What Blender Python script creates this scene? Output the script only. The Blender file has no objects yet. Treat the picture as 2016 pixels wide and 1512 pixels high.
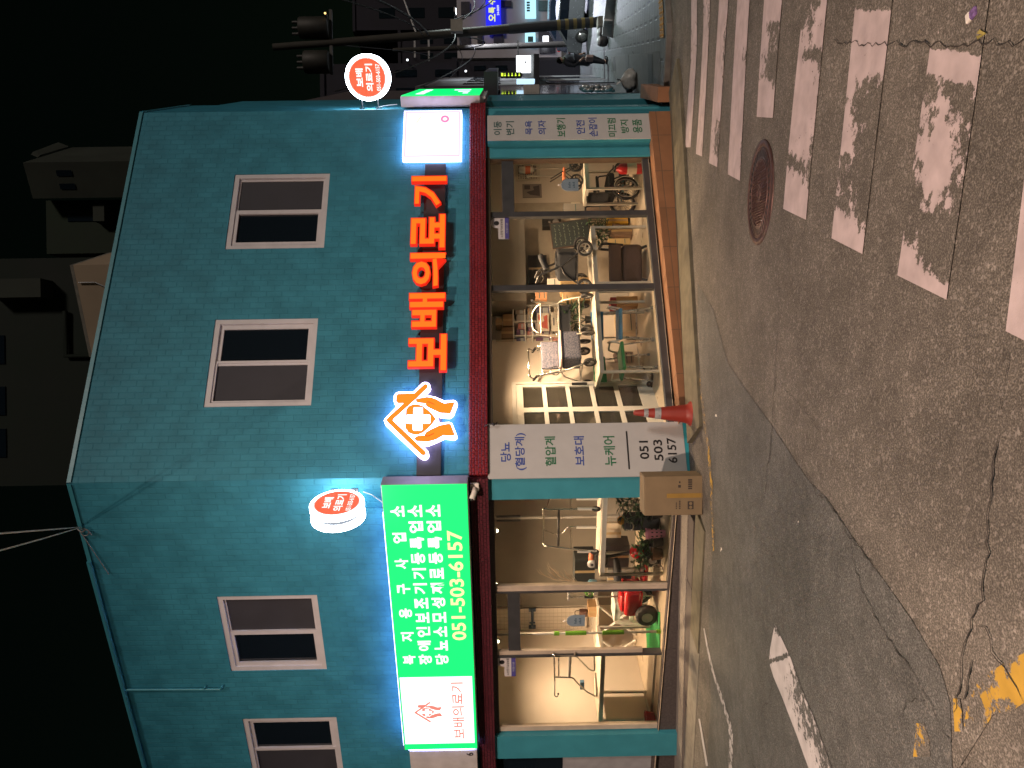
import bpy, bmesh, math, random
from mathutils import Vector, Matrix
R_ = math.radians
random.seed(7)
S = bpy.context.scene
COL = S.collection

# ---------------------------------------------------------------- camera, world, lights, exposure
FPX, PIT, ROL = 1514.9, R_(0.4646), R_(-0.9157)      # focal length in photo pixels, tilt down, roll
H = 2.1827                                           # camera height above the foot of the corner pillar
_c, _s = math.cos(ROL), math.sin(ROL)
_fw = Vector((0, math.cos(PIT), -math.sin(PIT))); _up = Vector((0, math.sin(PIT), math.cos(PIT))); _rt = Vector((1, 0, 0))
RIGHT = _c*_rt + _s*_up; DOWN = _s*_rt - _c*_up
cam = bpy.data.objects.new("camera", bpy.data.cameras.new("camera")); COL.objects.link(cam)
cam.matrix_world = Matrix((( DOWN.x, RIGHT.x, -_fw.x, 0), (DOWN.y, RIGHT.y, -_fw.y, 0), (DOWN.z, RIGHT.z, -_fw.z, H), (0, 0, 0, 1)))
cam.data.sensor_fit = 'HORIZONTAL'; cam.data.sensor_width = 36.0; cam.data.lens = FPX/2016*36
cam.data.clip_start = 0.05; cam.data.clip_end = 500
S.camera = cam
S.view_settings.view_transform = 'Standard'; S.view_settings.look = 'None'
S.view_settings.exposure = 0.0; S.view_settings.gamma = 1.0; S.view_settings.use_curve_mapping = False
S.cycles.use_denoising = True
S.cycles.max_bounces = 8; S.cycles.transparent_max_bounces = 16
S.cycles.caustics_reflective = False; S.cycles.caustics_refractive = False
S.cycles.sample_clamp_indirect = 4.0

W = bpy.data.worlds.new("World"); S.world = W; W.use_nodes = True
wn = W.node_tree.nodes; wl = W.node_tree.links
bg = wn['Background']
sky = wn.new('ShaderNodeTexSky'); sky.sky_type = 'NISHITA'; sky.sun_disc = False
sky.sun_elevation = R_(30); sky.sun_rotation = R_(146)
tint = wn.new('ShaderNodeMix'); tint.data_type = 'RGBA'; tint.blend_type = 'MULTIPLY'; tint.inputs[0].default_value = 1.0
tint.inputs[7].default_value = (0.75, 1.0, 0.42, 1)
wl.new(sky.outputs[0], tint.inputs[6]); wl.new(tint.outputs[2], bg.inputs[0])
bg.inputs[1].default_value = 0.0008

def lamp(name, kind, loc, energy, color, **kw):
    d = bpy.data.lights.new(name, kind); d.energy = energy; d.color = color
    for k, v in kw.items(): setattr(d, k, v)
    o = bpy.data.objects.new(name, d); COL.objects.link(o); o.location = loc
    return o
sun = lamp('sun', 'SUN', (0, 0, 20), 0.85, (1.0, 0.84, 0.72), angle=R_(8))
sun.rotation_euler = (R_(60), 0, R_(34))

# ---------------------------------------------------------------- frames: the three street fronts of the building
A1, A2, A3 = R_(68.68), R_(67.125), R_(22.8)
C0 = Vector((-1.0933, 9.2)); dR = Vector((math.sin(A1), math.cos(A1)))
dL = Vector((math.sin(A2), -math.cos(A2))); dT = Vector((math.sin(A3), math.cos(A3)))
RW = 5.484
C3 = C0 + dR*RW
def frame(o, d):
    return Matrix(((d.x, -d.y, 0, o.x), (d.y, d.x, 0, o.y), (0, 0, 1, 0), (0, 0, 0, 1)))
FM = {'R': frame(C0, dR), 'L': frame(C0, dL), 'T': frame(C3, dT), 'W': Matrix.Identity(4)}
def ray(x, y):
    a, b = (1512-y)-756, x-1008
    return (_fw*FPX + RIGHT*a + DOWN*b)/FPX
CAM = Vector((0, 0, H))
def pl(F, x, y, dep=0.0):                 # photo point on the vertical plane at depth dep behind a front -> (along, z)
    M = FM[F]; o = M.translation; d = M.col[0].to_3d(); n = M.col[1].to_3d()
    r = ray(x, y); t = ((o-CAM).dot(n)+dep)/r.dot(n); P = CAM+r*t
    return (P-o).dot(d), P.z
def hz(F, x, y, z):                       # photo point on a level plane z -> (along, depth)
    M = FM[F]; o = M.translation; d = M.col[0].to_3d(); n = M.col[1].to_3d()
    r = ray(x, y); P = CAM + r*((z-H)/r.z)
    return (P-o).dot(d), (P-o).dot(n)
def wp(F, a, dep, z): return FM[F] @ Vector((a, dep, z))

def sstep(a, b, t):
    t = max(0., min(1., (t-a)/(b-a))); return t*t*(3-2*t)
def gz(X, Y):                             # height of the road surface
    p = Vector((X, Y))
    def dist(F):
        M = FM[F]; n = M.col[1].to_2d(); return -(p-M.translation.to_2d()).dot(n)
    d = max(dist('R'), dist('L'), dist('T'))
    s = (p-C3).dot(dT)
    sp = max(0., s)
    base = 0.0 + 0.045*sstep(0, 1.2, d) + 0.335*sstep(0.6, 5.2, d) + 0.2*sstep(5, 12, d)
    base *= math.exp(-sp/5.0)
    tilt = -0.055*(min(max(X, -1.1), 4.0)+1.1) if X > -1.1 else 0.045*(max(X, -9)+1.1)
    drop = -2.5*(1-math.exp(-sp/27.0))
    return base + tilt + drop
def gp(x, y, dz=0.0):                     # photo point on the ground
    r = ray(x, y); t = 2.0
    prev = t
    while t < 90:
        P = CAM+r*t
        if P.z <= gz(P.x, P.y)+dz:
            lo, hi = prev, t
            for _ in range(24):
                m = (lo+hi)/2; P = CAM+r*m
                if P.z <= gz(P.x, P.y)+dz: hi = m
                else: lo = m
            P = CAM+r*hi
            return Vector((P.x, P.y, gz(P.x, P.y)+dz))
        prev = t; t += 0.1
    P = CAM+r*60; return P

# ---------------------------------------------------------------- materials
MATS = {}
def mat(name, col, rough=0.6, metal=0.0, var=0.12, scale=6.0, bump=0.0, bscale=60.0, emit=None, estr=0.0, spec=0.5, coat=0.0):
    if name in MATS: return MATS[name]
    m = bpy.data.materials.new(name); m.use_nodes = True; nt = m.node_tree; N = nt.nodes; L = nt.links
    b = N['Principled BSDF']
    b.inputs['Roughness'].default_value = rough; b.inputs['Metallic'].default_value = metal
    b.inputs['Specular IOR Level'].default_value = spec; b.inputs['Coat Weight'].default_value = coat
    tc = N.new('ShaderNodeTexCoord')
    nz = N.new('ShaderNodeTexNoise'); nz.inputs['Scale'].default_value = scale; nz.inputs['Detail'].default_value = 5
    L.new(tc.outputs['Object'], nz.inputs['Vector'])
    if var > 0:
        rp = N.new('ShaderNodeValToRGB')
        rp.color_ramp.elements[0].position = 0.3; rp.color_ramp.elements[1].position = 0.7
        rp.color_ramp.elements[0].color = tuple(c*(1-var) for c in col)+(1,)
        rp.color_ramp.elements[1].color = tuple(min(1, c*(1+var)) for c in col)+(1,)
        L.new(nz.outputs[0], rp.inputs[0]); L.new(rp.outputs[0], b.inputs['Base Color'])
        mr = N.new('ShaderNodeMapRange'); mr.inputs[3].default_value = max(0.02, rough-0.08); mr.inputs[4].default_value = min(1, rough+0.08)
        L.new(nz.outputs[0], mr.inputs[0]); L.new(mr.outputs[0], b.inputs['Roughness'])
    else:
        b.inputs['Base Color'].default_value = tuple(col)+(1,)
    if bump > 0:
        n2 = N.new('ShaderNodeTexNoise'); n2.inputs['Scale'].default_value = bscale; n2.inputs['Detail'].default_value = 4
        L.new(tc.outputs['Object'], n2.inputs['Vector'])
        bp = N.new('ShaderNodeBump'); bp.inputs['Strength'].default_value = bump; bp.inputs['Distance'].default_value = 0.01
        L.new(n2.outputs[0], bp.inputs['Height']); L.new(bp.outputs[0], b.inputs['Normal'])
    if emit:
        b.inputs['Emission Color'].default_value = tuple(emit)+(1,); b.inputs['Emission Strength'].default_value = estr
    MATS[name] = m
    return m

def glass(name, tintc=(0.93, 0.97, 0.96), refl=0.10):
    m = bpy.data.materials.new(name); m.use_nodes = True; nt = m.node_tree; N = nt.nodes; L = nt.links
    N.remove(N['Principled BSDF']); out = N['Material Output']
    tr = N.new('ShaderNodeBsdfTransparent'); tr.inputs[0].default_value = tintc+(1,)
    gl = N.new('ShaderNodeBsdfGlossy'); gl.inputs['Roughness'].default_value = 0.02; gl.inputs[0].default_value = (1, 1, 1, 1)
    fr = N.new('ShaderNodeFresnel'); fr.inputs[0].default_value = 1.5
    mx = N.new('ShaderNodeMixShader')
    L.new(fr.outputs[0], mx.inputs[0]); L.new(tr.outputs[0], mx.inputs[1]); L.new(gl.outputs[0], mx.inputs[2]); L.new(mx.outputs[0], out.inputs[0])
    MATS[name] = m
    return m

def brick_mat(name, c1, c2, cm, bw, bh, mortar, offset=0.5, spec=0.5, rough=0.45, bump=0.6, var=True, squash=1.0, dist=0.006):
    """running-bond tiles on UVs measured in metres"""
    m = bpy.data.materials.new(name); m.use_nodes = True; nt = m.node_tree; N = nt.nodes; L = nt.links
    b = N['Principled BSDF']
    uv = N.new('ShaderNodeUVMap'); uv.uv_map = 'UVMap'
    br = N.new('ShaderNodeTexBrick'); br.offset = offset; br.squash = squash
    br.inputs['Color1'].default_value = c1+(1,); br.inputs['Color2'].default_value = c2+(1,); br.inputs['Mortar'].default_value = cm+(1,)
    br.inputs['Scale'].default_value = 1.0; br.inputs['Mortar Size'].default_value = mortar; br.inputs['Mortar Smooth'].default_value = 0.4
    br.inputs['Brick Width'].default_value = bw; br.inputs['Row Height'].default_value = bh; br.inputs['Bias'].default_value = 0
    # a little waviness so that courses are not ruler-straight
    nz = N.new('ShaderNodeTexNoise'); nz.inputs['Scale'].default_value = 2.2
    ad = N.new('ShaderNodeVectorMath'); ad.operation = 'MULTIPLY_ADD'; ad.inputs[1].default_value = (0.012, 0.012, 0)
    L.new(uv.outputs[0], nz.inputs['Vector']); L.new(nz.outputs[1], ad.inputs[0]); L.new(uv.outputs[0], ad.inputs[2])
    L.new(ad.outputs[0], br.inputs['Vector'])
    n2 = N.new('ShaderNodeTexNoise'); n2.inputs['Scale'].default_value = 3.0; n2.inputs['Detail'].default_value = 8
    L.new(uv.outputs[0], n2.inputs['Vector'])
    mx = N.new('ShaderNodeMix'); mx.data_type = 'RGBA'; mx.blend_type = 'MULTIPLY'
    rp = N.new('ShaderNodeValToRGB'); rp.color_ramp.elements[0].color = (0.78, 0.8, 0.8, 1); rp.color_ramp.elements[1].color = (1, 1, 1, 1)
    rp.color_ramp.elements[0].position = 0.35; rp.color_ramp.elements[1].position = 0.62
    L.new(n2.outputs[0], rp.inputs[0]); mx.inputs[0].default_value = 1.0
    L.new(br.outputs[0], mx.inputs[6]); L.new(rp.outputs[0], mx.inputs[7]); L.new(mx.outputs[2], b.inputs['Base Color'])
    b.inputs['Roughness'].default_value = rough; b.inputs['Specular IOR Level'].default_value = spec
    # height: mortar low, each brick a slightly different height, fine grain on top
    h = N.new('ShaderNodeMath'); h.operation = 'SUBTRACT'; h.inputs[0].default_value = 1.0; L.new(br.outputs[1], h.inputs[1])
    sep = N.new('ShaderNodeSeparateColor'); L.new(br.outputs[0], sep.inputs[0])
    sc = N.new('ShaderNodeMapRange'); L.new(sep.outputs[1], sc.inputs[0])
    lo, hi = sorted((c1[1], c2[1])); sc.inputs[1].default_value = lo; sc.inputs[2].default_value = hi+1e-4; sc.inputs[3].default_value = 0; sc.inputs[4].default_value = 0.9
    a2 = N.new('ShaderNodeMath'); a2.operation = 'ADD'; L.new(h.outputs[0], a2.inputs[0]); L.new(sc.outputs[0], a2.inputs[1])
    n3 = N.new('ShaderNodeTexNoise'); n3.inputs['Scale'].default_value = 45; n3.inputs['Detail'].default_value = 5; L.new(uv.outputs[0], n3.inputs['Vector'])
    a3 = N.new('ShaderNodeMath'); a3.operation = 'MULTIPLY_ADD'; a3.inputs[1].default_value = 0.5; L.new(n3.outputs[0], a3.inputs[0]); L.new(a2.outputs[0], a3.inputs[2])
    bp = N.new('ShaderNodeBump'); bp.inputs['Strength'].default_value = bump; bp.inputs['Distance'].default_value = dist
    L.new(a3.outputs[0], bp.inputs['Height']); L.new(bp.outputs[0], b.inputs['Normal'])
    MATS[name] = m
    return m

def asphalt(name, base=0.075, tintc=(1.0, 0.97, 0.95), paint=None, pebble=1.0, rough=0.75):
    """old asphalt in world space; with paint = colour, worn paint whose cover comes from the attribute 'cover'"""
    m = bpy.data.materials.new(name); m.use_nodes = True; nt = m.node_tree; N = nt.nodes; L = nt.links
    b = N['Principled BSDF']; b.inputs['Specular IOR Level'].default_value = 0.35
    geo = N.new('ShaderNodeNewGeometry'); P = geo.outputs['Position']
    vo = N.new('ShaderNodeTexVoronoi'); vo.inputs['Scale'].default_value = 75; L.new(P, vo.inputs['Vector'])
    n1 = N.new('ShaderNodeTexNoise'); n1.inputs['Scale'].default_value = 130; n1.inputs['Detail'].default_value = 3; L.new(P, n1.inputs['Vector'])
    n2 = N.new('ShaderNodeTexNoise'); n2.inputs['Scale'].default_value = 0.9; n2.inputs['Detail'].default_value = 6; L.new(P, n2.inputs['Vector'])
    n4 = N.new('ShaderNodeTexNoise'); n4.inputs['Scale'].default_value = 7; n4.inputs['Detail'].default_value = 7; L.new(P, n4.inputs['Vector'])
    rp = N.new('ShaderNodeValToRGB'); L.new(n1.outputs[0], rp.inputs[0]); e = rp.color_ramp.elements
    t = tintc
    e[0].position = 0.33; e[0].color = tuple(base*0.48*c for c in t)+(1,)
    e[1].position = 0.70; e[1].color = tuple(base*1.85*c for c in t)+(1,)
    k = e.new(0.52); k.color = tuple(base*0.9*c for c in t)+(1,)
    sepc = N.new('ShaderNodeSeparateColor'); L.new(vo.outputs['Color'], sepc.inputs[0])
    gl = N.new('ShaderNodeMapRange'); L.new(sepc.outputs[0], gl.inputs[0]); gl.inputs[1].default_value = 0.86; gl.inputs[2].default_value = 1.0; gl.inputs[4].default_value = 0.42*pebble
    mp = N.new('ShaderNodeMix'); mp.data_type = 'RGBA'; L.new(gl.outputs[0], mp.inputs[0]); L.new(rp.outputs[0], mp.inputs[6])
    mp.inputs[7].default_value = (base*3.2, base*3.0, base*2.8, 1)
    r2 = N.new('ShaderNodeMapRange'); L.new(n2.outputs[0], r2.inputs[0]); r2.inputs[1].default_value = 0.3; r2.inputs[2].default_value = 0.7; r2.inputs[3].default_value = 0.72; r2.inputs[4].default_value = 1.22
    r4 = N.new('ShaderNodeMapRange'); L.new(n4.outputs[0], r4.inputs[0]); r4.inputs[1].default_value = 0.3; r4.inputs[2].default_value = 0.7; r4.inputs[3].default_value = 0.82; r4.inputs[4].default_value = 1.15
    mm = N.new('ShaderNodeMath'); mm.operation = 'MULTIPLY'; L.new(r2.outputs[0], mm.inputs[0]); L.new(r4.outputs[0], mm.inputs[1])
    vm = N.new('ShaderNodeVectorMath'); vm.operation = 'SCALE'; L.new(mp.outputs[2], vm.inputs[0]); L.new(mm.outputs[0], vm.inputs['Scale'])
    colr = vm.outputs[0]
    bp = N.new('ShaderNodeBump'); bp.inputs['Strength'].default_value = 0.7; bp.inputs['Distance'].default_value = 0.004
    L.new(n1.outputs[0], bp.inputs['Height'])
    if paint:
        at = N.new('ShaderNodeAttribute'); at.attribute_name = 'cover'
        nb = N.new('ShaderNodeTexNoise'); nb.inputs['Scale'].default_value = 13; nb.inputs['Detail'].default_value = 9; nb.inputs['Roughness'].default_value = 0.72; L.new(P, nb.inputs['Vector'])
        nd = N.new('ShaderNodeMapRange'); L.new(nb.outputs[0], nd.inputs[0]); nd.inputs[1].default_value = 0.28; nd.inputs[2].default_value = 0.72
        sub = N.new('ShaderNodeMath'); sub.operation = 'SUBTRACT'; L.new(at.outputs['Fac'], sub.inputs[0]); L.new(nd.outputs[0], sub.inputs[1])
        th = N.new('ShaderNodeMapRange'); L.new(sub.outputs[0], th.inputs[0]); th.inputs[1].default_value = -0.02; th.inputs[2].default_value = 0.06
        pc = N.new('ShaderNodeMix'); pc.data_type = 'RGBA'; L.new(th.outputs[0], pc.inputs[0]); L.new(colr, pc.inputs[6])
        pv = N.new('ShaderNodeVectorMath'); pv.operation = 'SCALE'; pv.inputs[0].default_value = paint; L.new(r4.outputs[0], pv.inputs['Scale'])
        L.new(pv.outputs[0], pc.inputs[7]); colr = pc.outputs[2]
        inv = N.new('ShaderNodeMath'); inv.operation = 'MULTIPLY_ADD'; inv.inputs[1].default_value = -0.5; inv.inputs[2].default_value = 0.7
        L.new(th.outputs[0], inv.inputs[0]); L.new(inv.outputs[0], bp.inputs['Strength'])
    L.new(colr, b.inputs['Base Color']); L.new(bp.outputs[0], b.inputs['Normal'])
    b.inputs['Roughness'].default_value = rough
    MATS[name] = m
    return m

# ---------------------------------------------------------------- mesh builder
class MB:
    def __init__(s, M=None):
        s.v = []; s.f = []; s.sm = []; s.uv = {}; s.M = M if M is not None else Matrix.Identity(4); s.cov = None
    def add(s, vs, fs, smooth=False, uvs=None):
        o = len(s.v); s.v += [s.M @ Vector(p) for p in vs]
        for i, f in enumerate(fs):
            if uvs: s.uv[len(s.f)] = uvs[i]
            s.f.append([o+k for k in f]); s.sm.append(smooth)
        return s
    def quad(s, a, b, c, d, uv=None): return s.add([a, b, c, d], [(0, 1, 2, 3)], uvs=[uv] if uv else None)
    def box(s, x0, x1, y0, y1, z0, z1):
        x0, x1 = min(x0, x1), max(x0, x1); y0, y1 = min(y0, y1), max(y0, y1); z0, z1 = min(z0, z1), max(z0, z1)
        v = [(x0, y0, z0), (x1, y0, z0), (x1, y1, z0), (x0, y1, z0), (x0, y0, z1), (x1, y0, z1), (x1, y1, z1), (x0, y1, z1)]
        return s.add(v, [(0, 3, 2, 1), (4, 5, 6, 7), (0, 1, 5, 4), (1, 2, 6, 5), (2, 3, 7, 6), (3, 0, 4, 7)])
    def rbox(s, x0, x1, y0, y1, z0, z1, r=0.01, n=2):
        bm = bmesh.new(); bmesh.ops.create_cube(bm, size=1)
        for v in bm.verts: v.co = Vector(((x0+x1)/2+v.co.x*(x1-x0), (y0+y1)/2+v.co.y*(y1-y0), (z0+z1)/2+v.co.z*(z1-z0)))
        bmesh.ops.bevel(bm, geom=list(bm.edges), offset=r, segments=n, affect='EDGES', profile=0.5)
        bm.verts.index_update()
        s.add([v.co.copy() for v in bm.verts], [[v.index for v in f.verts] for f in bm.faces], False); bm.free(); return s
    def prism(s, pts, d0, d1, ax='y'):
        """outline pts in (x, z) pushed along y (or (x, y) along z, (y, z) along x)"""
        def mk(p, d): return (p[0], d, p[1]) if ax == 'y' else ((p[0], p[1], d) if ax == 'z' else (d, p[0], p[1]))
        n = len(pts); vs = [mk(p, d0) for p in pts]+[mk(p, d1) for p in pts]
        return s.add(vs, [list(range(n))[::-1], list(range(n, 2*n))]+[(i, (i+1) % n, n+(i+1) % n, n+i) for i in range(n)])
    def tube(s, pts, r, n=8, closed=False):
        P = [Vector(p) for p in pts]; m = len(P); rs = r if isinstance(r, (list, tuple)) else [r]*m
        T = []
        for i in range(m):
            a = P[(i-1) % m] if (closed or i > 0) else P[i]; b = P[(i+1) % m] if (closed or i < m-1) else P[i]
            t = (b-a); T.append(t.normalized() if t.length > 1e-9 else Vector((0, 0, 1)))
        u = T[0].orthogonal().normalized(); vs = []
        for i in range(m):
            u = (u - T[i]*u.dot(T[i]));  u = u.normalized() if u.length > 1e-6 else T[i].orthogonal().normalized()
            w = T[i].cross(u)
            for k in range(n):
                a = 2*math.pi*k/n; vs.append(P[i]+(u*math.cos(a)+w*math.sin(a))*rs[i])
        fs = []
        for i in range(m if closed else m-1):
            j = (i+1) % m
            for k in range(n): fs.append((i*n+k, i*n+(k+1) % n, j*n+(k+1) % n, j*n+k))
        s.add(vs, fs, True)
        if not closed:
            s.add(vs[:n], [list(range(n))[::-1]]); s.add(vs[-n:], [list(range(n))])
        return s
    def bend(s, pts, r, rad=0.04, n=8, closed=False):
        """tube with rounded corners"""
        P = [Vector(p) for p in pts]; out = []; m = len(P)
        for i in range(m):
            if not closed and i in (0, m-1): out.append(P[i]); continue
            a = P[(i-1) % m]-P[i]; b = P[(i+1) % m]-P[i]; q = min(rad, a.length*0.45, b.length*0.45)
            A = P[i]+a.normalized()*q; B = P[i]+b.normalized()*q
            for k in range(5):
                t = k/4; out.append(A*(1-t)**2+P[i]*2*t*(1-t)+B*t*t)
        return s.tube(out, r, n, closed)
    def cyl(s, p0, p1, r0, r1=None, n=14): return s.tube([p0, p1], [r0, r0 if r1 is None else r1], n)
    def lathe(s, prof, c=(0, 0, 0), axis='z', n=20, smooth=True):
        c = Vector(c); vs = []
        for r, h in prof:
            for k in range(n):
                a = 2*math.pi*k/n; x, y = r*math.cos(a), r*math.sin(a)
                vs.append(c+(Vector((x, y, h)) if axis == 'z' else Vector((x, h, y)) if axis == 'y' else Vector((h, x, y))))
        m = len(prof); fs = [(i*n+k, i*n+(k+1) % n, (i+1)*n+(k+1) % n, (i+1)*n+k) for i in range(m-1) for k in range(n)]
        s.add(vs, fs, smooth)
        s.add(vs[:n], [list(range(n))[::-1]]); s.add(vs[-n:], [list(range(n))])
        return s
    def torus(s, c, axis, R, r, n=28, k=8):
        c = Vector(c); a = Vector(axis).normalized(); u = a.orthogonal().normalized(); w = a.cross(u)
        return s.tube([c+(u*math.cos(2*math.pi*i/n)+w*math.sin(2*math.pi*i/n))*R for i in range(n)], r, k, True)
    def ball(s, c, r, sc=(1, 1, 1), n=14, m=9, noise=0.0):
        c = Vector(c); vs = []; fs = []
        for j in range(m+1):
            th = math.pi*j/m
            for k in range(n):
                ph = 2*math.pi*k/n; q = 1+random.uniform(-noise, noise)
                vs.append(c+Vector((math.sin(th)*math.cos(ph)*sc[0], math.sin(th)*math.sin(ph)*sc[1], math.cos(th)*sc[2]))*r*q)
        for j in range(m):
            for k in range(n): fs.append((j*n+k, (j+1)*n+k, (j+1)*n+(k+1) % n, j*n+(k+1) % n))
        return s.add(vs, fs, True)
    def leaf(s, p, d, up, L, w):
        p = Vector(p); d = Vector(d).normalized(); sd = d.cross(Vector(up)); sd = sd.normalized() if sd.length > 1e-5 else d.orthogonal().normalized(); nn = sd.cross(d)
        return s.add([p, p+d*L*0.5+sd*w+nn*L*0.06, p+d*L-nn*L*0.1, p+d*L*0.5-sd*w+nn*L*0.06], [(0, 1, 2), (0, 2, 3)])

def setup(o, label=None, cat=None, group=None, kind=None):
    if label: o['label'] = label
    if cat: o['category'] = cat
    if group: o['group'] = group
    if kind: o['kind'] = kind
    return o
def build(name, mb, m, parent=None, bevel=0.0, doubles=False):
    inv = parent.matrix_world.inverted() if parent else Matrix.Identity(4)
    me = bpy.data.meshes.new(name); me.from_pydata([inv @ p for p in mb.v], [], mb.f)
    for i, p in enumerate(me.polygons): p.use_smooth = mb.sm[i]
    if mb.uv:
        lay = me.uv_layers.new(name='UVMap')
        for i, p in enumerate(me.polygons):
            u = mb.uv.get(i)
            if u:
                for k, li in enumerate(p.loop_indices): lay.data[li].uv = u[k]
    if mb.cov:
        at = me.attributes.new('cover', 'FLOAT', 'POINT')
        for i, c in enumerate(mb.cov): at.data[i].value = c
    if bevel:
        bm = bmesh.new(); bm.from_mesh(me); bmesh.ops.remove_doubles(bm, verts=bm.verts, dist=1e-5)
        bmesh.ops.bevel(bm, geom=[e for e in bm.edges if len(e.link_faces) == 2 and e.calc_face_angle(0) > 0.6], offset=bevel, segments=2, affect='EDGES', profile=0.6)
        bm.to_mesh(me); bm.free()
    me.validate(); me.update()
    if m: me.materials.append(m)
    o = bpy.data.objects.new(name, me); COL.objects.link(o)
    if parent:
        o.parent = parent
    return o
def _mw(o): return o.matrix_world
def thing(name, label, cat, F='W', loc=(0, 0, 0), rot=0.0, group=None):
    o = bpy.data.objects.new(name, None); COL.objects.link(o); o.empty_display_size = 0.2
    o.matrix_world = FM[F] @ Matrix.Translation(loc) @ Matrix.Rotation(rot, 4, 'Z')
    return setup(o, label, cat, group)
def part(root, name, mb, m, bevel=0.0):
    """root: thing or part; mb in world space"""
    top = root
    while top.parent: top = top.parent
    o = build(name, mb, m, top, bevel)
    o.parent = root
    return o
def struct(name, mb, m): return setup(build(name, mb, m), kind='structure')
def lone(name, mb, m, label, cat, group=None, bevel=0.0, base=None):
    """a thing that is one mesh; its origin goes to the middle of its foot"""
    xs = [p.x for p in mb.v]; ys = [p.y for p in mb.v]; zs = [p.z for p in mb.v]
    b = Vector(((min(xs)+max(xs))/2, (min(ys)+max(ys))/2, min(zs)))
    e = bpy.data.objects.new('tmp', None); e.matrix_world = Matrix.Translation(b)
    o = build(name, mb, m, None, bevel)
    o.data.transform(Matrix.Translation(-b)); o.location = b
    bpy.data.objects.remove(e)
    return setup(o, label, cat, group)
def loc(root): return MB(root.matrix_world.copy())
def fr(F): return MB(FM[F])

_tc = {}
def text(mb, body, cx, cz, hgt, dep, M=None, width=None, bold=0.0, thick=0.0, align='CENTER', depaxis='y'):
    """add lettering to mb: text in the local x-z plane at y = dep (facing -y), capital height fitted to hgt, optional fitted width"""
    key = (body, bold)
    if key not in _tc:
        cu = bpy.data.curves.new('t', 'FONT'); cu.body = body; cu.size = 1; cu.offset = bold; cu.resolution_u = 3
        o = bpy.data.objects.new('t', cu); COL.objects.link(o)
        me = bpy.data.meshes.new_from_object(o.evaluated_get(bpy.context.evaluated_depsgraph_get()))
        _tc[key] = ([v.co.copy() for v in me.vertices], [list(p.vertices) for p in me.polygons])
        bpy.data.objects.remove(o); bpy.data.curves.remove(cu); bpy.data.meshes.remove(me)
    vs, fs = _tc[key]
    x0, x1 = min(v.x for v in vs), max(v.x for v in vs); y0, y1 = min(v.y for v in vs), max(v.y for v in vs)
    k = hgt/(y1-y0); kx = width/(x1-x0) if width else k
    off = {'CENTER': (x0+x1)/2, 'LEFT': x0, 'RIGHT': x1}[align]
    T = M or Matrix.Identity(4)
    P = [T @ Vector((cx+(v.x-off)*kx, dep, cz+(v.y-(y0+y1)/2)*k)) for v in vs]
    if not thick:
        mb.add(P, [f for f in fs])
    else:
        ed = {}
        for f in fs:
            for i in range(len(f)):
                a, b = f[i], f[(i+1) % len(f)]; ed[(a, b)] = ed.get((a, b), 0)+1
        P2 = [T @ Vector((cx+(v.x-off)*kx, dep+thick, cz+(v.y-(y0+y1)/2)*k)) for v in vs]
        n = len(P)
        side = [(b, a, a+n, b+n) for (a, b) in ed if (b, a) not in ed]
        mb.add(P+P2, [f for f in fs]+[[i+n for i in f][::-1] for f in fs]+side)
    return mb
LAMP_W = 4900
# ---------------------------------------------------------------- colours
TEAL = brick_mat('painted_tiles', (0.036, 0.232, 0.335), (0.043, 0.262, 0.375), (0.037, 0.238, 0.342), 0.20, 0.082, 0.006, rough=0.55, bump=0.65, spec=0.25)
TEALP = mat('teal_paint', (0.045, 0.26, 0.34), 0.4, var=0.08, scale=4, bump=0.12, bscale=25)
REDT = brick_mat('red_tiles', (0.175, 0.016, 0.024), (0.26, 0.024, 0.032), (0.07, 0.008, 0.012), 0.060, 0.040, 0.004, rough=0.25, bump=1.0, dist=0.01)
RED_SHADE = brick_mat('shaded_red_tiles', (0.075, 0.016, 0.026), (0.11, 0.022, 0.034), (0.03, 0.008, 0.012), 0.060, 0.040, 0.004, rough=0.35, bump=1.0, dist=0.01)  # same red tile as the right front, with shade painted into the colour
BRK = brick_mat('step_brick', (0.27, 0.13, 0.065), (0.31, 0.15, 0.075), (0.15, 0.09, 0.055), 0.60, 0.30, 0.006, offset=0.0, rough=0.55, bump=0.3)
FRAME_D = mat('dark_metal', (0.10, 0.105, 0.115), 0.38, 0.6, var=0.1)
FRAME_B = mat('brown_metal', (0.13, 0.095, 0.07), 0.45, 0.4)
WHITE = mat('white_frame', (0.56, 0.56, 0.60), 0.4, var=0.06)
WHITEP = mat('white_paint', (0.74, 0.72, 0.68), 0.4, var=0.05)
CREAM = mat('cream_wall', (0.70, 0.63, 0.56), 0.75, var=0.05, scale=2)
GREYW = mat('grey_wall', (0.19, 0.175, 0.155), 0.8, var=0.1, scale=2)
CEIL = mat('ceiling', (0.7, 0.68, 0.64), 0.8, var=0.04)
FLOORM = mat('floor_tile', (0.62, 0.52, 0.40), 0.3, var=0.1, scale=3)
GRAN = mat('granite', (0.22, 0.20, 0.18), 0.6, var=0.25, scale=40, bump=0.2)
GRAND = mat('dark_granite', (0.075, 0.065, 0.065), 0.55, var=0.3, scale=40, bump=0.15)
CONC = mat('concrete', (0.19, 0.18, 0.155), 0.85, var=0.22, scale=9, bump=0.35)
KERB = mat('kerb_concrete', (0.125, 0.115, 0.08), 0.85, var=0.25, scale=7, bump=0.35)
BLACK = mat('black_plastic', (0.016, 0.016, 0.018), 0.45)
RUB = mat('rubber', (0.022, 0.021, 0.022), 0.7)
ALU = mat('aluminium', (0.62, 0.6, 0.57), 0.28, 0.9, var=0.05)
CHROME = mat('chrome', (0.75, 0.73, 0.7), 0.14, 1.0, var=0.03)
GREYM = mat('grey_metal', (0.30, 0.30, 0.31), 0.45, 0.5)
GLASS = glass('window_glass')
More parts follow.
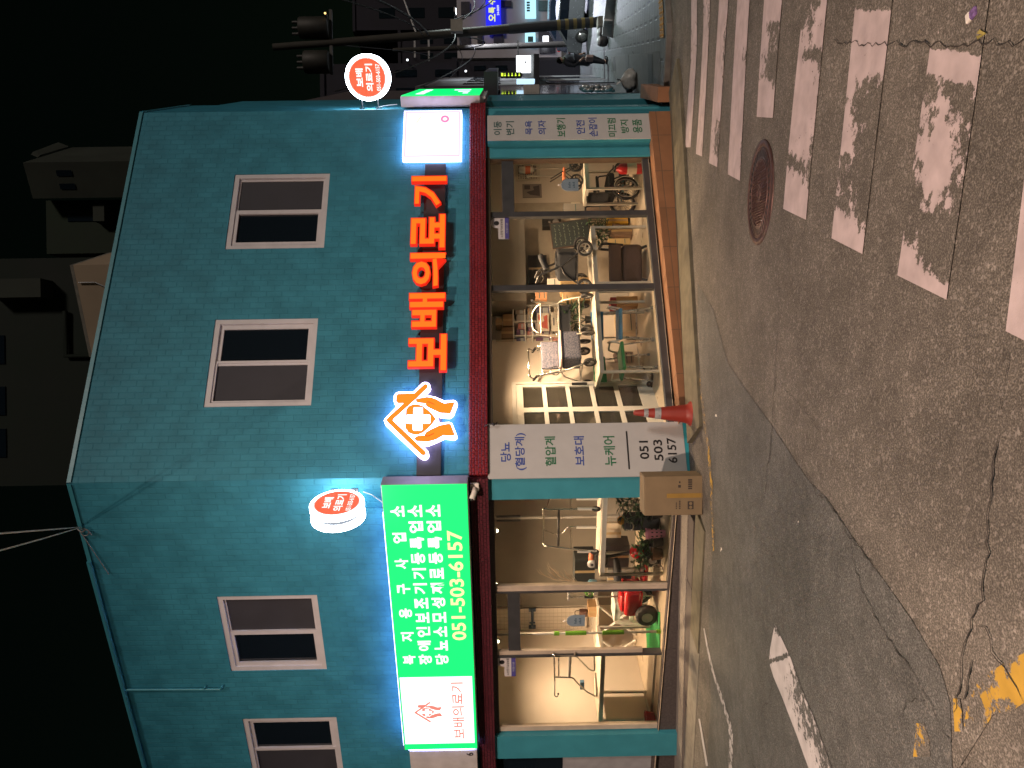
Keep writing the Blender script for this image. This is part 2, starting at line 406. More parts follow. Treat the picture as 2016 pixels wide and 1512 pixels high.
DGLASS = mat('dark_glass', (0.006, 0.011, 0.018), 0.06, var=0.0, spec=0.6)
SCREEN = mat('insect_screen', (0.034, 0.036, 0.048), 0.7, var=0.15, scale=2)
CARD = mat('cardboard', (0.20, 0.15, 0.088), 0.8, var=0.1, scale=5, bump=0.1)
PANEL = mat('sign_panel', (0.44, 0.465, 0.48), 0.38, var=0.03)
INKB = mat('blue_ink', (0.035, 0.075, 0.33), 0.5, var=0.0)
INKG = mat('green_ink', (0.02, 0.15, 0.07), 0.5, var=0.0)
INKD = mat('grey_green_ink', (0.05, 0.12, 0.12), 0.5, var=0.0)
INKK = mat('black_ink', (0.012, 0.012, 0.014), 0.5, var=0.0)
LEAF = mat('leaf_green', (0.04, 0.10, 0.03), 0.5, var=0.4, scale=12)
LEAFD = mat('leaf_dark', (0.022, 0.055, 0.022), 0.5, var=0.4, scale=12)
def glow(name, col, s, back=0.3):
    return mat(name, tuple(min(1, c*back+0.02) for c in col), 0.4, var=0.0, emit=col, estr=s)

# ---------------------------------------------------------------- road
def axis(a, b, lo, hi, fine, coarse):
    out = []; x = a
    while x < b:
        out.append(x); x += fine if lo <= x < hi else coarse
    return out+[b]
xs = axis(-60, 80, -9, 9, 0.12, 1.4); ys = axis(-40, 140, 0.5, 16, 0.12, 1.6)
road = MB(); nx = len(xs)
road.add([(x, y, gz(x, y)) for y in ys for x in xs], [(j*nx+i, j*nx+i+1, (j+1)*nx+i+1, (j+1)*nx+i) for j in range(len(ys)-1) for i in range(nx-1)], True)
ASPH = asphalt('asphalt', 0.124, (1.06, .99, .87))
struct('road', road, ASPH)

def resample(P, n):
    P = [Vector(p) for p in P]; d = [0]
    for a, b in zip(P, P[1:]): d.append(d[-1]+(b-a).length)
    out = []
    for i in range(n):
        t = d[-1]*i/(n-1); k = 0
        while k < len(d)-2 and d[k+1] < t: k += 1
        q = (t-d[k])/max(1e-9, d[k+1]-d[k]); out.append(P[k].lerp(P[k+1], q))
    return out
def ground_strip(mb, left, right, n, m, dz, cover=None):
    """sheet on the road between two photo-pixel edges, laid on the ground; cover(u along, v across) -> 0..1"""
    A = resample([gp(*p) for p in left], n); B = resample([gp(*p) for p in right], n)
    vs = []; cv = []
    for i in range(n):
        for j in range(m):
            q = A[i].lerp(B[i], j/(m-1)); vs.append((q.x, q.y, gz(q.x, q.y)+dz)); cv.append(cover(i/(n-1), j/(m-1)) if cover else 1)
    mb.add(vs, [(i*m+j, i*m+j+1, (i+1)*m+j+1, (i+1)*m+j) for i in range(n-1) for j in range(m-1)], True)
    if cover: mb.cov = (mb.cov or [])+cv
def tab(rows):
    """rows of (u, c0, c1, c2 ...) -> bilinear cover"""
    def f(u, v):
        k = 0
        while k < len(rows)-2 and rows[k+1][0] < u: k += 1
        a, b = rows[k], rows[k+1]; q = max(0, min(1, (u-a[0])/max(1e-6, b[0]-a[0])))
        row = [x*(1-q)+y*q for x, y in zip(a[1:], b[1:])]; t = v*(len(row)-1); j = min(int(t), len(row)-2); t -= j
        return row[j]*(1-t)+row[j+1]*t
    return f

# newer, darker asphalt laid in front of the shop
pm = MB()
bR = [(1375, 560), (1405, 610), (1433, 714), (1470, 768), (1521, 838), (1594, 947), (1630, 982), (1678, 1055), (1744, 1146), (1798, 1223), (1850, 1310), (1872, 1380), (1876, 1512), (1880, 1640)]
bL = [(1374, 555), (1376, 620), (1378, 720), (1380, 768), (1392, 838), (1404, 947), (1404, 982), (1404, 1055), (1402, 1146), (1396, 1223), (1398, 1310), (1400, 1380), (1392, 1512), (1392, 1640)]
ground_strip(pm, bL, bR, 90, 26, 0.0035)
struct('asphalt_patch', pm, asphalt('patch_asphalt', 0.104, (0.97, 1.0, .97), pebble=0.6, rough=0.7))

PAINT = asphalt('worn_white_paint', 0.124, (1.06, .99, .87), paint=(0.47, 0.405, 0.42))
YPAINT = asphalt('worn_yellow_paint', 0.124, (1.06, .99, .87), paint=(0.46, 0.29, 0.045))
TPAINT = asphalt('faint_white_paint', 0.07, paint=(0.42, 0.44, 0.42))
X = 1.3
cw = MB()
def stripe(tl, tr, bl, br, rows, y0=-90, m=12, n=70):
    """stripe given by its photo corners; extended to y0 beyond the frame"""
    def ext(p, q): 
        t = (y0-q[1])/(p[1]-q[1]); return (q[0]+(p[0]-q[0])*t, y0)
    L = [ext(tl, bl), tl, bl]; Rr = [ext(tr, br), tr, br]
    ground_strip(cw, L[::1], Rr, n, m, 0.006, tab(rows))
F_ = X
stripe((1362, 0), (1373, 0), (1349.4, 290), (1360.3, 290), [(0, .8, .8, .8), (.25, .9, .9, .6), (.45, .5, .8, .7), (.6, .7, .95, .7), (1, F_, F_, .9)])
stripe((1386, 0), (1399, 0), (1371, 303), (1383, 308), [(0, .4, .8, .6), (.2, .5, .7, .5), (.4, .8, .9, .6), (.6, .7, .85, .9), (1, .9, .8, .7)])
stripe((1417, 0), (1435, 0), (1397, 321), (1413, 329), [(0, .9, .9, .9), (.3, .9, .95, .6), (.45, .9, .95, .3), (.6, .95, 1, .8), (.72, .9, .95, .8), (.8, .8, .6, .4), (.93, .8, .5, .3), (1, F_, F_, F_)])
stripe((1453, 0), (1477, 0), (1434, 343), (1458, 356), [(0, F_, F_, F_), (.35, 1, 1, F_), (.4, .7, .8, .4), (.5, .9, .95, .6), (.7, F_, F_, 1), (.85, F_, F_, .55), (.95, F_, F_, .6), (1, F_, F_, F_)])
stripe((1506, 0), (1541, 0), (1491, 230), (1523, 232), [(0, F_, F_, F_), (.36, 1, F_, F_), (.42, .9, .4, .3), (.55, .9, .5, .25), (.65, .9, .3, .2), (.74, .6, .3, .2), (.8, 1, .9, .6), (1, F_, F_, F_)])
stripe((1585, 0), (1630, 0), (1543.6, 411), (1588.5, 432.6), [(0, .2, .3, F_), (.25, .2, .5, 1), (.32, .9, .6, .9), (.38, .95, .2, .3), (.42, 1, .9, .5), (.55, 1, 1, .75), (.68, .9, .9, .5), (.75, .6, .75, .55), (.8, .25, .3, .45), (.84, .7, .65, .4), (.9, F_, 1, .7), (1, F_, F_, F_)])
stripe((1687, 0), (1759, 0), (1639, 469), (1700, 500), [(0, .5, .5, .6), (.17, .2, .2, .25), (.2, 1, .9, F_), (.3, F_, F_, F_), (.33, .9, .5, F_), (.36, F_, F_, .8), (.42, 1, .45, .15), (.5, .5, .12, .05), (.58, .95, .35, .05), (.66, 1, .45, .1), (.7, .4, .3, .1), (.86, .35, .3, .2), (.92, .95, .7, .4), (1, F_, F_, F_)], m=14)
stripe((1847, 0), (1950, 0), (1769, 542), (1866, 590), [(0, .2, .2, .2), (.27, .1, .2, .1), (.285, F_, F_, F_), (.335, F_, F_, F_), (.35, .5, .6, .6), (.38, .3, .3, .3), (.42, .5, .55, .2), (.5, .45, .75, .45), (.57, .6, .95, .4), (.66, .25, .95, .35), (.74, .1, .6, .3), (.79, .15, .1, .05), (.86, .6, .15, .05), (.93, 1, .4, .15), (.965, F_, 1, .6), (1, F_, F_, F_)], m=18)
stripe((2026, 300), (2130, 300), (1983, 652), (2080, 700), [(0, .2, .2, .2), (.5, .3, .3, .2), (.7, .8, .7, .4), (.9, 1, .9, .9), (1, F_, F_, F_)], m=16)
struct('crosswalk_markings', cw, PAINT)

lm = MB()
ground_strip(lm, [(1527, 1229), (1518, 1277), (1516, 1303), (1524, 1331), (1542, 1373), (1569, 1443), (1594, 1512), (1622, 1590)],
             [(1528, 1229.5), (1544.8, 1265.7), (1559, 1296), (1567, 1320), (1588, 1375), (1609, 1424), (1640, 1512), (1668, 1590)], 70, 12, 0.007,
             tab([(0, .5, .5, .5), (.08, .8, .5, .3), (.16, F_, F_, .8), (.22, F_, F_, .9), (.235, .2, .3, .4), (.255, .2, .1, .2), (.27, F_, 1, .7), (.4, 1, .72, .35), (.5, .95, .5, .3), (.62, .9, .42, .5), (.75, .95, .6, .35), (1, .95, .75, .25)]))
ground_strip(lm, [(1386, 1237), (1393, 1279), (1402, 1320), (1416, 1366), (1434, 1426), (1437, 1450), (1436, 1512), (1436, 1580)],
             [(1388, 1237), (1396.5, 1279), (1406, 1320), (1422, 1366), (1441, 1426), (1445, 1450), (1443, 1512), (1443, 1580)], 50, 5, 0.007,
             tab([(0, .7, .8, .7), (.3, .55, .65, .55), (.5, .5, .62, .5), (1, .5, .55, .5)]))
ground_strip(lm, [(1376, 1415), (1385, 1470), (1391, 1508)], [(1379, 1415), (1389, 1470), (1395, 1508)], 20, 4, 0.007, tab([(0, .7, .8, .7), (1, 1, 1, 1)]))
struct('lane_markings', lm, asphalt('worn_lane_paint', 0.104, (0.97, 1.0, .97), paint=(0.48, 0.47, 0.48)))
ym = MB()
ground_strip(ym, [(1350, 330), (1357, 500), (1366, 640), (1377, 760), (1392, 870), (1399, 950), (1402, 1030), (1404, 1085)],
             [(1352, 330), (1360, 500), (1370, 640), (1381, 760), (1397, 870), (1404, 950), (1407, 1030), (1407, 1085)], 90, 5, 0.006,
             tab([(0, .3, .3, .3), (.3, .36, .4, .36), (.6, .4, .42, .4), (.72, .35, .36, .35), (.78, .52, .5, .42), (.9, .42, .45, .42), (.93, .3, .3, .3), (1, .6, .6, .5)]))
ground_strip(ym, [(1888, 1512), (1905, 1400), (1925, 1340), (1990, 1300), (2060, 1265)], [(1880, 1530), (1960, 1404), (1995, 1400), (2040, 1370), (2090, 1330)], 40, 14, 0.006,
             tab([(0, .3, .1, .0), (.35, .4, .3, .0), (.45, .35, .5, .4), (.6, .4, .62, .45), (.8, .55, .8, .5), (1, .6, .8, .6)]))
ground_strip(ym, [(1806, 1424), (1804, 1455), (1800, 1490)], [(1822, 1424), (1832, 1455), (1834, 1490)], 14, 8, 0.006, tab([(0, .7, .55, .3), (.5, .65, .6, .4), (1, .5, .4, .3)]))
ground_strip(ym, [(1879, 1375), (1880, 1405), (1882, 1440)], [(1892, 1375), (1897, 1405), (1898, 1440)], 14, 6, 0.006, tab([(0, .6, .6, .4), (.2, .2, .2, .1), (.3, .85, .8, .5), (1, .75, .6, .4)]))
struct('yellow_markings', ym, YPAINT)

# cracks in the asphalt: thin dark seams on the road
CRACK = mat('crack_dirt', (0.036, 0.032, 0.029), 0.9, var=0.3)
ck = MB()
def crack(pts, w=0.012, jag=0.016, step=0.035):
    w *= 0.32
    P = [gp(*p) for p in pts]; L = sum((b-a).length for a, b in zip(P, P[1:])); n = max(4, int(L/step)); Q = resample(P, n)
    l = []; r = []
    for i, q in enumerate(Q):
        t = (Q[min(i+1, n-1)]-Q[max(i-1, 0)]); nn = Vector((-t.y, t.x, 0)); nn = nn.normalized() if nn.length > 0 else Vector((1, 0, 0))
        c = q+nn*random.uniform(-jag, jag); ww = w*random.uniform(0.25, 1.0)*(1 if 0 < i < n-1 else .2)
        l.append(c-nn*ww); r.append(c+nn*ww)
    vs = [Vector((p.x, p.y, gz(p.x, p.y)+0.009)) for p in l+r]
    ck.add(vs, [(i, i+1, n+i+1, n+i) for i in range(n-1)])
crack([(1640, 78), (1690, 86), (1757, 86), (1840, 86), (1925, 84), (2016, 82), (2070, 80)], 0.014)
crack([(1534, 650), (1528, 740), (1524, 810), (1520, 870), (1512, 930), (1506, 990)], 0.022)
crack([(1535, 745), (1555, 775), (1580, 800), (1620, 850)], 0.006)
crack([(1580, 900), (1600, 950), (1612, 975), (1630, 985), (1660, 1030), (1676, 1056), (1700, 1085), (1728, 1125)], 0.010)
crack([(1676, 1056), (1686, 1115), (1702, 1160), (1722, 1205), (1745, 1245), (1780, 1292), (1800, 1320), (1830, 1370), (1850, 1420), (1880, 1470)], 0.012)
crack([(1965, 860), (1957, 935), (1952, 1000), (1952, 1040), (1948, 1090), (1938, 1170), (1918, 1230), (1900, 1300), (1890, 1360), (1880, 1400)], 0.016)
crack([(1930, 1225), (1950, 1250), (1960, 1290), (1990, 1330), (2016, 1372), (2050, 1410)], 0.010)
crack([(1916, 1300), (1908, 1340), (1900, 1380)], 0.02)
crack([(1500, 1180), (1506, 1240), (1516, 1272), (1520, 1300), (1524, 1330), (1518, 1375), (1503, 1395), (1500, 1440), (1496, 1512)], 0.010)
crack([(1462, 1440), (1474, 1480), (1494, 1525)], 0.010)
crack([(1519, 1090), (1535, 1110), (1550, 1140), (1556, 1180)], 0.006)
crack([(1560, 940), (1578, 980), (1592, 1030), (1600, 1060), (1640, 1056)], 0.006)
crack([(1575, 1020), (1556, 1010), (1540, 1000), (1520, 1020)], 0.005)
crack([(1980, 690), (1990, 730), (1975, 780), (1972, 830)], 0.006)
crack([(1830, 1370), (1790, 1380), (1776, 1430)], 0.006)
crack([(1930, 370), (1950, 420), (1940, 470)], 0.005)
crack([(1544, 470), (1556, 520), (1540, 560), (1530, 610)], 0.005)
for i in range(26):
    x0, y0 = random.uniform(1450, 1640), random.uniform(840, 1120)
    crack([(x0, y0), (x0+random.uniform(-14, 14), y0+25), (x0+random.uniform(-22, 22), y0+random.uniform(40, 75))], 0.004)
struct('road_cracks', ck, CRACK)

# ---------------------------------------------------------------- pavement round the right corner
TILE = brick_mat('paving_tiles', (0.105, 0.125, 0.130), (0.125, 0.140, 0.140), (0.02, 0.022, 0.02), 0.62, 0.50, 0.028, offset=0.5, rough=0.38, bump=0.4)
pv = MB(); SK = MB()
fe = []
for (x, y) in [(1312, 195), (1315.5, 160), (1319, 99), (1321, 53), (1317.6, 0), (1312, -60), (1306, -110)]:
    P = gp(x, y); q = P.to_2d()-C3; fe.append((q.dot(Vector((dT.y, -dT.x))), q.dot(dT)))   # (outward, along)
fe.sort()
def front(q):
    if q <= fe[0][0]: return fe[0][1]
    for a, b in zip(fe, fe[1:]):
        if q <= b[0]: return a[1]+(b[1]-a[1])*(q-a[0])/(b[0]-a[0])
    return fe[-1][1]
KH = 0.07
def tw(q, s, dz): 
    p = C3+dT*s+Vector((dT.y, -dT.x))*q; return Vector((p.x, p.y, gz(p.x, p.y)+dz))
qs = [-0.4+0.15*i for i in range(30)]; rows = 70
vs = []; uvs = {}
for j in range(rows):
    for q in qs:
        s0 = front(q); s = s0+(44-s0)*(j/(rows-1))**2.2; vs.append((tw(q, s, KH), (q, s)))
n = len(qs)
for j in range(rows-1):
    for i in range(n-1):
        f = (j*n+i, j*n+i+1, (j+1)*n+i+1, (j+1)*n+i)
        pv.add([vs[k][0] for k in f], [(0, 1, 2, 3)], uvs=[[vs[k][1] for k in f]])
struct('sidewalk', pv, TILE)
for i in range(n-1):
    a, b = qs[i], qs[i+1]
    SK.box(0, 0, 0, 0, 0, 0) if False else None
    A, B = tw(a, front(a)-0.14, -0.05), tw(b, front(b)-0.14, -0.05)
    A2, B2 = tw(a, front(a)-0.13, KH+0.002), tw(b, front(b)-0.13, KH+0.002); A3_, B3_ = tw(a, front(a)+0.02, KH+0.004), tw(b, front(b)+0.02, KH+0.004)
    SK.add([A, B, B2, A2, A3_, B3_], [(0, 1, 2, 3), (3, 2, 5, 4)])
struct('kerb', SK, mat('grey_kerb', (0.13, 0.13, 0.125), 0.7, var=0.25, scale=5, bump=0.2))
# yellow tactile blocks near the kerb
tb = MB()
for i in range(9):
    q0 = 0.92+i*0.31
    for k in range(2):
        s0 = front(q0)+0.17+0.31*k
        a, b, c, d = tw(q0, s0, KH), tw(q0+0.30, front(q0+.3)+0.17+0.31*k, KH), tw(q0+0.30, front(q0+.3)+0.47+.31*k, KH), tw(q0, s0+0.30, KH)
        up = Vector((0, 0, 0.012)); tb.add([a+up, b+up, c+up, d+up], [(0, 1, 2, 3)])
        for u in range(4):
            for v in range(4):
                p = a.lerp(b, (u+.5)/4).lerp(d.lerp(c, (u+.5)/4), (v+.5)/4); tb.lathe([(0.016, 0.012), (0.008, 0.018)], p, 'z', 6)
struct('tactile_paving', tb, mat('tactile_yellow', (0.30, 0.17, 0.035), 0.6, var=0.4, scale=9))
# dark patched slabs before the tiles begin, with two drain slots
ds = MB()
def gq(mb, px, dz): mb.add([gp(x, y, dz) for x, y in px], [tuple(range(len(px)))])
ground_strip(ds, [(1208, 112), (1210, 140), (1224, 176)], [(1308, 100), (1310, 135), (1308, 166)], 16, 24, KH+.004)
struct('pavement_slabs', ds, mat('old_slab', (0.060, 0.064, 0.060), 0.45, var=0.3, scale=3, bump=0.3, bscale=30))
dg = MB()
for q in ([(1275, 106), (1284, 106), (1285, 165), (1276, 165)], [(1231, 108), (1237, 108), (1238, 140), (1232, 140)], [(1207, 112), (1211, 112), (1212, 140), (1207, 140)], [(1244, 101), (1246, 101), (1248, 106), (1246, 106)]): gq(dg, q, KH+.009)
struct('drain_slots', dg, mat('drain_dark', (0.010, 0.012, 0.013), 0.5))

# low concrete strip and kerb stones along the shop
st = MB()
def along(F, x0, x1, d0, d1, h0, h1, mb, n=24, z=None):
    """slab along a front between depths d0 > d1 (outward negative) with its foot in the road"""
    for i in range(n):
        a = x0+(x1-x0)*i/n; b = x0+(x1-x0)*(i+1)/n
        P = [wp(F, a, d0, 0), wp(F, b, d0, 0), wp(F, b, d1, 0), wp(F, a, d1, 0)]
        top = [Vector((p.x, p.y, (z if z is not None else gz(p.x, p.y))+h)) for p, h in zip(P, (h0, h0, h1, h1))]
        lowr = [Vector((p.x, p.y, gz(p.x, p.y)-0.2)) for p in P]
        mb.add(top+lowr, [(0, 3, 2, 1), (3, 7, 6, 2), (0, 1, 5, 4)]+([(0, 4, 7, 3)] if i == 0 else [])+([(1, 2, 6, 5)] if i == n-1 else []))
along('R', 0.3, RW+0.05, -0.22, -0.86, 0.06, 0.04, st)
along('L', -0.2, -1.9, -0.52, -0.95, 0.03, 0.02, st, 10)
struct('kerb_strip', st, KERB)
sl = MB()
def lslab(mb, x0, x1, d0, d1, h0, h1):
    P = [wp('L', a, d, h+0.055*a) for a, d, h in ((x0, d0, h0), (x1, d0, h0), (x1, d1, h1), (x0, d1, h1))]
    mb.add(P+[p-Vector((0, 0, .25)) for p in P], [(0, 3, 2, 1), (3, 7, 6, 2), (0, 1, 5, 4), (0, 4, 7, 3), (1, 2, 6, 5)])
for i in range(8): lslab(sl, -8.5+i*1.02, -8.5+i*1.02+1.012, 0.12, -0.30, .085, .078)
struct('doorstep_slab', sl, GRAN)
ks = MB()
for i in range(9):
    a = -9+i*0.96; lslab(ks, a, a+.952, -.302, -.50, .066+.003*(i % 2), .056)
struct('kerb_stones', ks, GRAND)
ap = MB(); along('L', -9, -1.9, -0.503, -0.98, 0.022, 0.008, ap, 14)
struct('apron', ap, CONC)
# ---------------------------------------------------------------- the shop building
ZR, ZB1, ZB0 = 7.42, 2.625, 2.415        # roof edge, top and bottom of the red band
B = thing('shop_building', 'two-storey teal tiled corner building with a lit shop on the ground floor', 'building', 'R', (0, 0, 0))
uw = MB()
def facade(F, x0, x1, z0, z1, holes, mb, rev=0.09, dep=0.0):
    X = sorted({x0, x1, *[h[0] for h in holes], *[h[1] for h in holes]}); Z = sorted({z0, z1, *[h[2] for h in holes], *[h[3] for h in holes]})
    off = {'R': 0, 'L': 3.3, 'T': 7.7}[F]
    for a, b in zip(X, X[1:]):
        for c, d in zip(Z, Z[1:]):
            if any(h[0] <= a and b <= h[1] and h[2] <= c and d <= h[3] for h in holes): continue
            mb.quad(*[wp(F, p, dep, q) for p, q in ((a, c), (b, c), (b, d), (a, d))], uv=[(q+off, p) for p, q in ((a, c), (b, c), (b, d), (a, d))])
    for h in holes:
        for (p0, q0), (p1, q1) in (((h[0], h[2]), (h[1], h[2])), ((h[1], h[2]), (h[1], h[3])), ((h[1], h[3]), (h[0], h[3])), ((h[0], h[3]), (h[0], h[2]))):
            mb.quad(wp(F, p0, dep, q0), wp(F, p0, dep+rev, q0), wp(F, p1, dep+rev, q1), wp(F, p1, dep, q1), uv=[(p0, q0), (p0+rev, q0), (p1+rev, q1), (p1, q1)])
w4a = pl('L', 469, 1415.6)[0]
WIN = [('R', 0.93, 2.135, 4.596, 5.926), ('R', 3.18, 4.39, 4.596, 5.926), ('L', -2.93, -1.697, 4.641, 5.923), ('L', w4a-1.25, w4a, 4.60, 5.90), ('L', w4a-4.2, w4a-2.95, 4.60, 5.90)]
facade('R', 0, RW, ZB1-0.2, ZR, [w[1:] for w in WIN if w[0] == 'R'], uw)
facade('L', -9.5, 0, ZB1-0.2, ZR, [w[1:] for w in WIN if w[0] == 'L'], uw)
TL = 1.93
facade('T', 0, TL, ZB1-0.2, ZR, [], uw)
facade('T', TL, 3.3, ZB1-0.2, 6.95, [], uw)
part(B, 'upper_wall', uw, TEAL)
# roof slab with a thin coping and the back of the block
c_ = [wp('L', -9.5, .06, 0), wp('R', .03, .06, 0), wp('R', RW-.03, .06, 0), wp('T', TL, .06, 0), wp('T', TL, 5.5, 0), wp('L', -9.5, 6.5, 0)]
rf = MB(); rf.prism([(p.x, p.y) for p in c_], ZR-0.25, ZR-0.20, 'z')
cp = MB()
for F, a, b in (('L', -9.5, 0.0), ('R', 0.0, RW), ('T', 0.0, TL)):
    for i in range(8):
        q = a+(b-a)*i/8; e = a+(b-a)*(i+1)/8
        cp.add([wp(F, q, -0.02, ZR), wp(F, e, -0.02, ZR), wp(F, e, 0.16, ZR+.005), wp(F, q, 0.16, ZR+.005), wp(F, q, -0.02, ZR-0.05), wp(F, e, -0.02, ZR-0.05), wp(F, q, .16, ZR-.25), wp(F, e, .16, ZR-.25)],
               [(0, 1, 2, 3), (0, 4, 5, 1), (3, 2, 7, 6)])
rfo = part(B, 'roof', rf, CONC); part(rfo, 'coping', cp, TEALP)
bw = MB()
P = [wp('T', 3.3, 0, 0), wp('T', 3.3, 5.5, 0), wp('L', -9.5, 6.5, 0), wp('L', -9.5, 0, 0)]
for a, b in zip(P, P[1:]): bw.add([a-Vector((0, 0, .6)), b-Vector((0, 0, .6)), b+Vector((0, 0, ZR-.5)), a+Vector((0, 0, ZR-.5))], [(0, 1, 2, 3)])
part(B, 'rear_wall', bw, TEALP)
# red tiled band above the shop windows
rb = MB()
def band(F, a, b, z0, z1, out, mb, n=1):
    P = [(0.02, z0), (-out, z0), (-out, z1), (0.0, z1+0.02)]
    for (d0, q0), (d1, q1) in zip(P, P[1:]):
        mb.quad(wp(F, a, d0, q0), wp(F, b, d0, q0), wp(F, b, d1, q1), wp(F, a, d1, q1), uv=[(a, q0-d0), (b, q0-d0), (b, q1-d1), (a, q1-d1)])
    for e in (a, b): mb.quad(*[wp(F, e, d, q) for d, q in P], uv=[(d, q) for d, q in P])
band('R', 0.0, RW+0.04, ZB0, ZB1, 0.07, rb); ldb = MB(); band('L', -9.5, -0.0, ZB0, ZB1, 0.068, ldb); part(B, 'red_tile_band', ldb, RED_SHADE)['label'] = 'red tiled band under the green light box, shade painted into its colour'; band('T', -0.02, 3.3, ZB0, ZB1, 0.07, rb)
part(B, 'red_tile_band', rb, REDT)

# upper windows: frame, two sashes (one dark glass, one insect screen), recessed
def window(F, a, b, z0, z1, left_dark, label=None):
    f = MB(FM[F]); t = 0.062; d0, d1 = 0.015, 0.09
    f.box(a, b, d0, d1, z0, z0+t); f.box(a, b, d0, d1, z1-t*1.1, z1); f.box(a, a+t, d0, d1, z0+t, z1-t*1.1); f.box(b-t, b, d0, d1, z0+t, z1-t*1.1)
    w = part(B, 'window', f, WHITE)
    m = (a+b)/2
    s = MB(FM[F])
    for (p, q, e0, e1, wd) in ((a+t, m+0.03, 0.035, 0.06, 0.062 if left_dark else 0.03), (m-0.03, b-t, 0.05, 0.075, 0.03 if left_dark else 0.062)):
        zl, zh = z0+t, z1-t*1.1
        s.box(p, q, e0, e1, zl, zl+wd); s.box(p, q, e0, e1, zh-wd*.8, zh); s.box(p, p+wd, e0, e1, zl+wd, zh-wd*.8); s.box(q-wd, q, e0, e1, zl+wd, zh-wd*.8)
    part(w, 'sash', s, WHITE)
    g = MB(FM[F]); c = MB(FM[F])
    L = (a+t, m); Rr = (m, b-t)
    dk, sc = (L, Rr) if left_dark else (Rr, L)
    g.quad((dk[0], 0.068, z0+t), (dk[1], 0.068, z0+t), (dk[1], 0.068, z1-t), (dk[0], 0.068, z1-t))
    c.quad((sc[0], 0.064, z0+t), (sc[1], 0.064, z0+t), (sc[1], 0.064, z1-t), (sc[0], 0.064, z1-t))
    part(w, 'pane', g, DGLASS); part(w, 'insect_screen', c, SCREEN)
    return w
for i, (F, a, b, z0, z1) in enumerate(WIN): window(F, a, b, z0, z1, [False, True, True, False, True][i])

# corner pillar, right pillar, piers on the side street
cpil = MB()
cpil.add([wp('R', 0.62, 0.02, -.3), wp('R', 0, 0.0, -.3), wp('L', -0.335, 0.0, -.3), wp('L', -0.335, 0.3, -.3), wp('R', 0.62, 0.3, -.3)] +
         [wp('R', 0.62, 0.02, ZB0), wp('R', 0, 0.0, ZB0), wp('L', -0.335, 0.0, ZB0), wp('L', -0.335, 0.3, ZB0), wp('R', 0.62, 0.3, ZB0)],
         [(i, (i+1) % 5, 5+(i+1) % 5, 5+i) for i in range(5)])
part(B, 'corner_pillar', cpil, TEALP)
rp_ = MB(FM['R'])
xr = pl('R', 1281, 306, 0.0)[0]
rp_.box(xr, RW-0.01, 0.0, 0.125, -0.5, ZB0)
part(B, 'pillar', rp_, TEALP)
lp_ = MB(FM['L']); xl = pl('L', 1313, 1442, 0.0)[0]
lp_.box(xl-0.42, xl, -0.02, 0.125, -0.3, ZB0); lp_.box(-9.5, xl-1.9, 0.0, 0.125, -0.3, ZB0)
part(B, 'pillar', lp_, TEALP)
tp = MB(FM['T'])
tp.box(0.02, 0.42, 0, 0.3, -1.0, ZB0); tp.box(1.1, 3.3, -0.05, 0.3, -1.2, ZB0)
part(B, 'side_pier', tp, TEALP)
tg = MB(FM['T']); tg.box(0.42, 1.1, 0.12, 0.14, -0.9, ZB0); part(B, 'side_window', tg, DGLASS)
# beam above the glass and the shop's inside shell
bm_ = MB(FM['R']); bm_.box(0.55, RW, 0.02, 0.28, 2.392, 2.55); bm_.M = FM['L']; bm_.box(-9.5, -0.3, 0.02, 0.28, 2.40, 2.55)
part(B, 'lintel', bm_, FRAME_D)
ZF = 0.11
LB, RB = 2.55, 2.45          # depth of the two rooms' back walls
ptA = wp('R', 0.33, 0.28, 0); ptd = Vector((0.475, 0.819, 0)).normalized()     # partition wall between the rooms
pn = Vector((ptd.y, -ptd.x, 0))
fl = MB()
fl.add([wp('L', -9.4, 0.02, ZF-.002), wp('L', -0.02, 0.02, ZF-.002), wp('L', 0.3, 4, ZF-.002), wp('L', -9.4, 4, ZF-.002)], [(0, 1, 2, 3)])
fl.add([wp('R', 0, 0.02, ZF), wp('R', RW, 0.02, ZF), wp('R', RW, 4, ZF), wp('R', 0, 4, ZF)], [(0, 1, 2, 3)])
part(B, 'shop_floor', fl, FLOORM)
cl = MB()
cl.add([wp('L', -9.4, 0.02, 2.62), wp('L', -0.02, 0.02, 2.62), wp('L', 0.3, 4, 2.62), wp('L', -9.4, 4, 2.62)], [(0, 3, 2, 1)])
cl.add([wp('R', 0, 0.02, 2.60), wp('R', RW, 0.02, 2.60), wp('R', RW, 4, 2.60), wp('R', 0, 4, 2.60)], [(0, 3, 2, 1)])
part(B, 'ceiling', cl, CEIL)
iw = MB()
iw.M = FM['R']; iw.box(0.3, RW+1.2, RB, RB+0.1, ZF, 2.6)
iw.M = FM['T']; iw.box(-0.05, 4, 0.31, 0.36, ZF-.6, 2.6)
part(B, 'back_wall', iw, CREAM)
pw = MB(); P0 = ptA; P1 = ptA+ptd*3.2
def wallseg(mb, a, b, n, th, z0, z1):
    n = n*th; v = [a, b, b+n, a+n]
    mb.add([Vector((p.x, p.y, z0)) for p in v]+[Vector((p.x, p.y, z1)) for p in v], [(3, 2, 1, 0), (4, 5, 6, 7), (0, 1, 5, 4), (1, 2, 6, 5), (2, 3, 7, 6), (3, 0, 4, 7)])
wallseg(pw, P0-pn*0.05, P1-pn*0.05, pn, 0.05, ZF, 2.6)
part(B, 'partition_wall', pw, CREAM)
lw = MB(); lw.M = FM['L']
lw.box(-9.4, -4.45, LB, LB+0.1, ZF, 2.6); lw.box(-4.62, -4.45, 0.3, LB, ZF, 2.6)
lw.box(-4.45, -0.1, LB, LB+0.1, ZF, 2.6)
part(B, 'shop_wall', lw, CREAM)
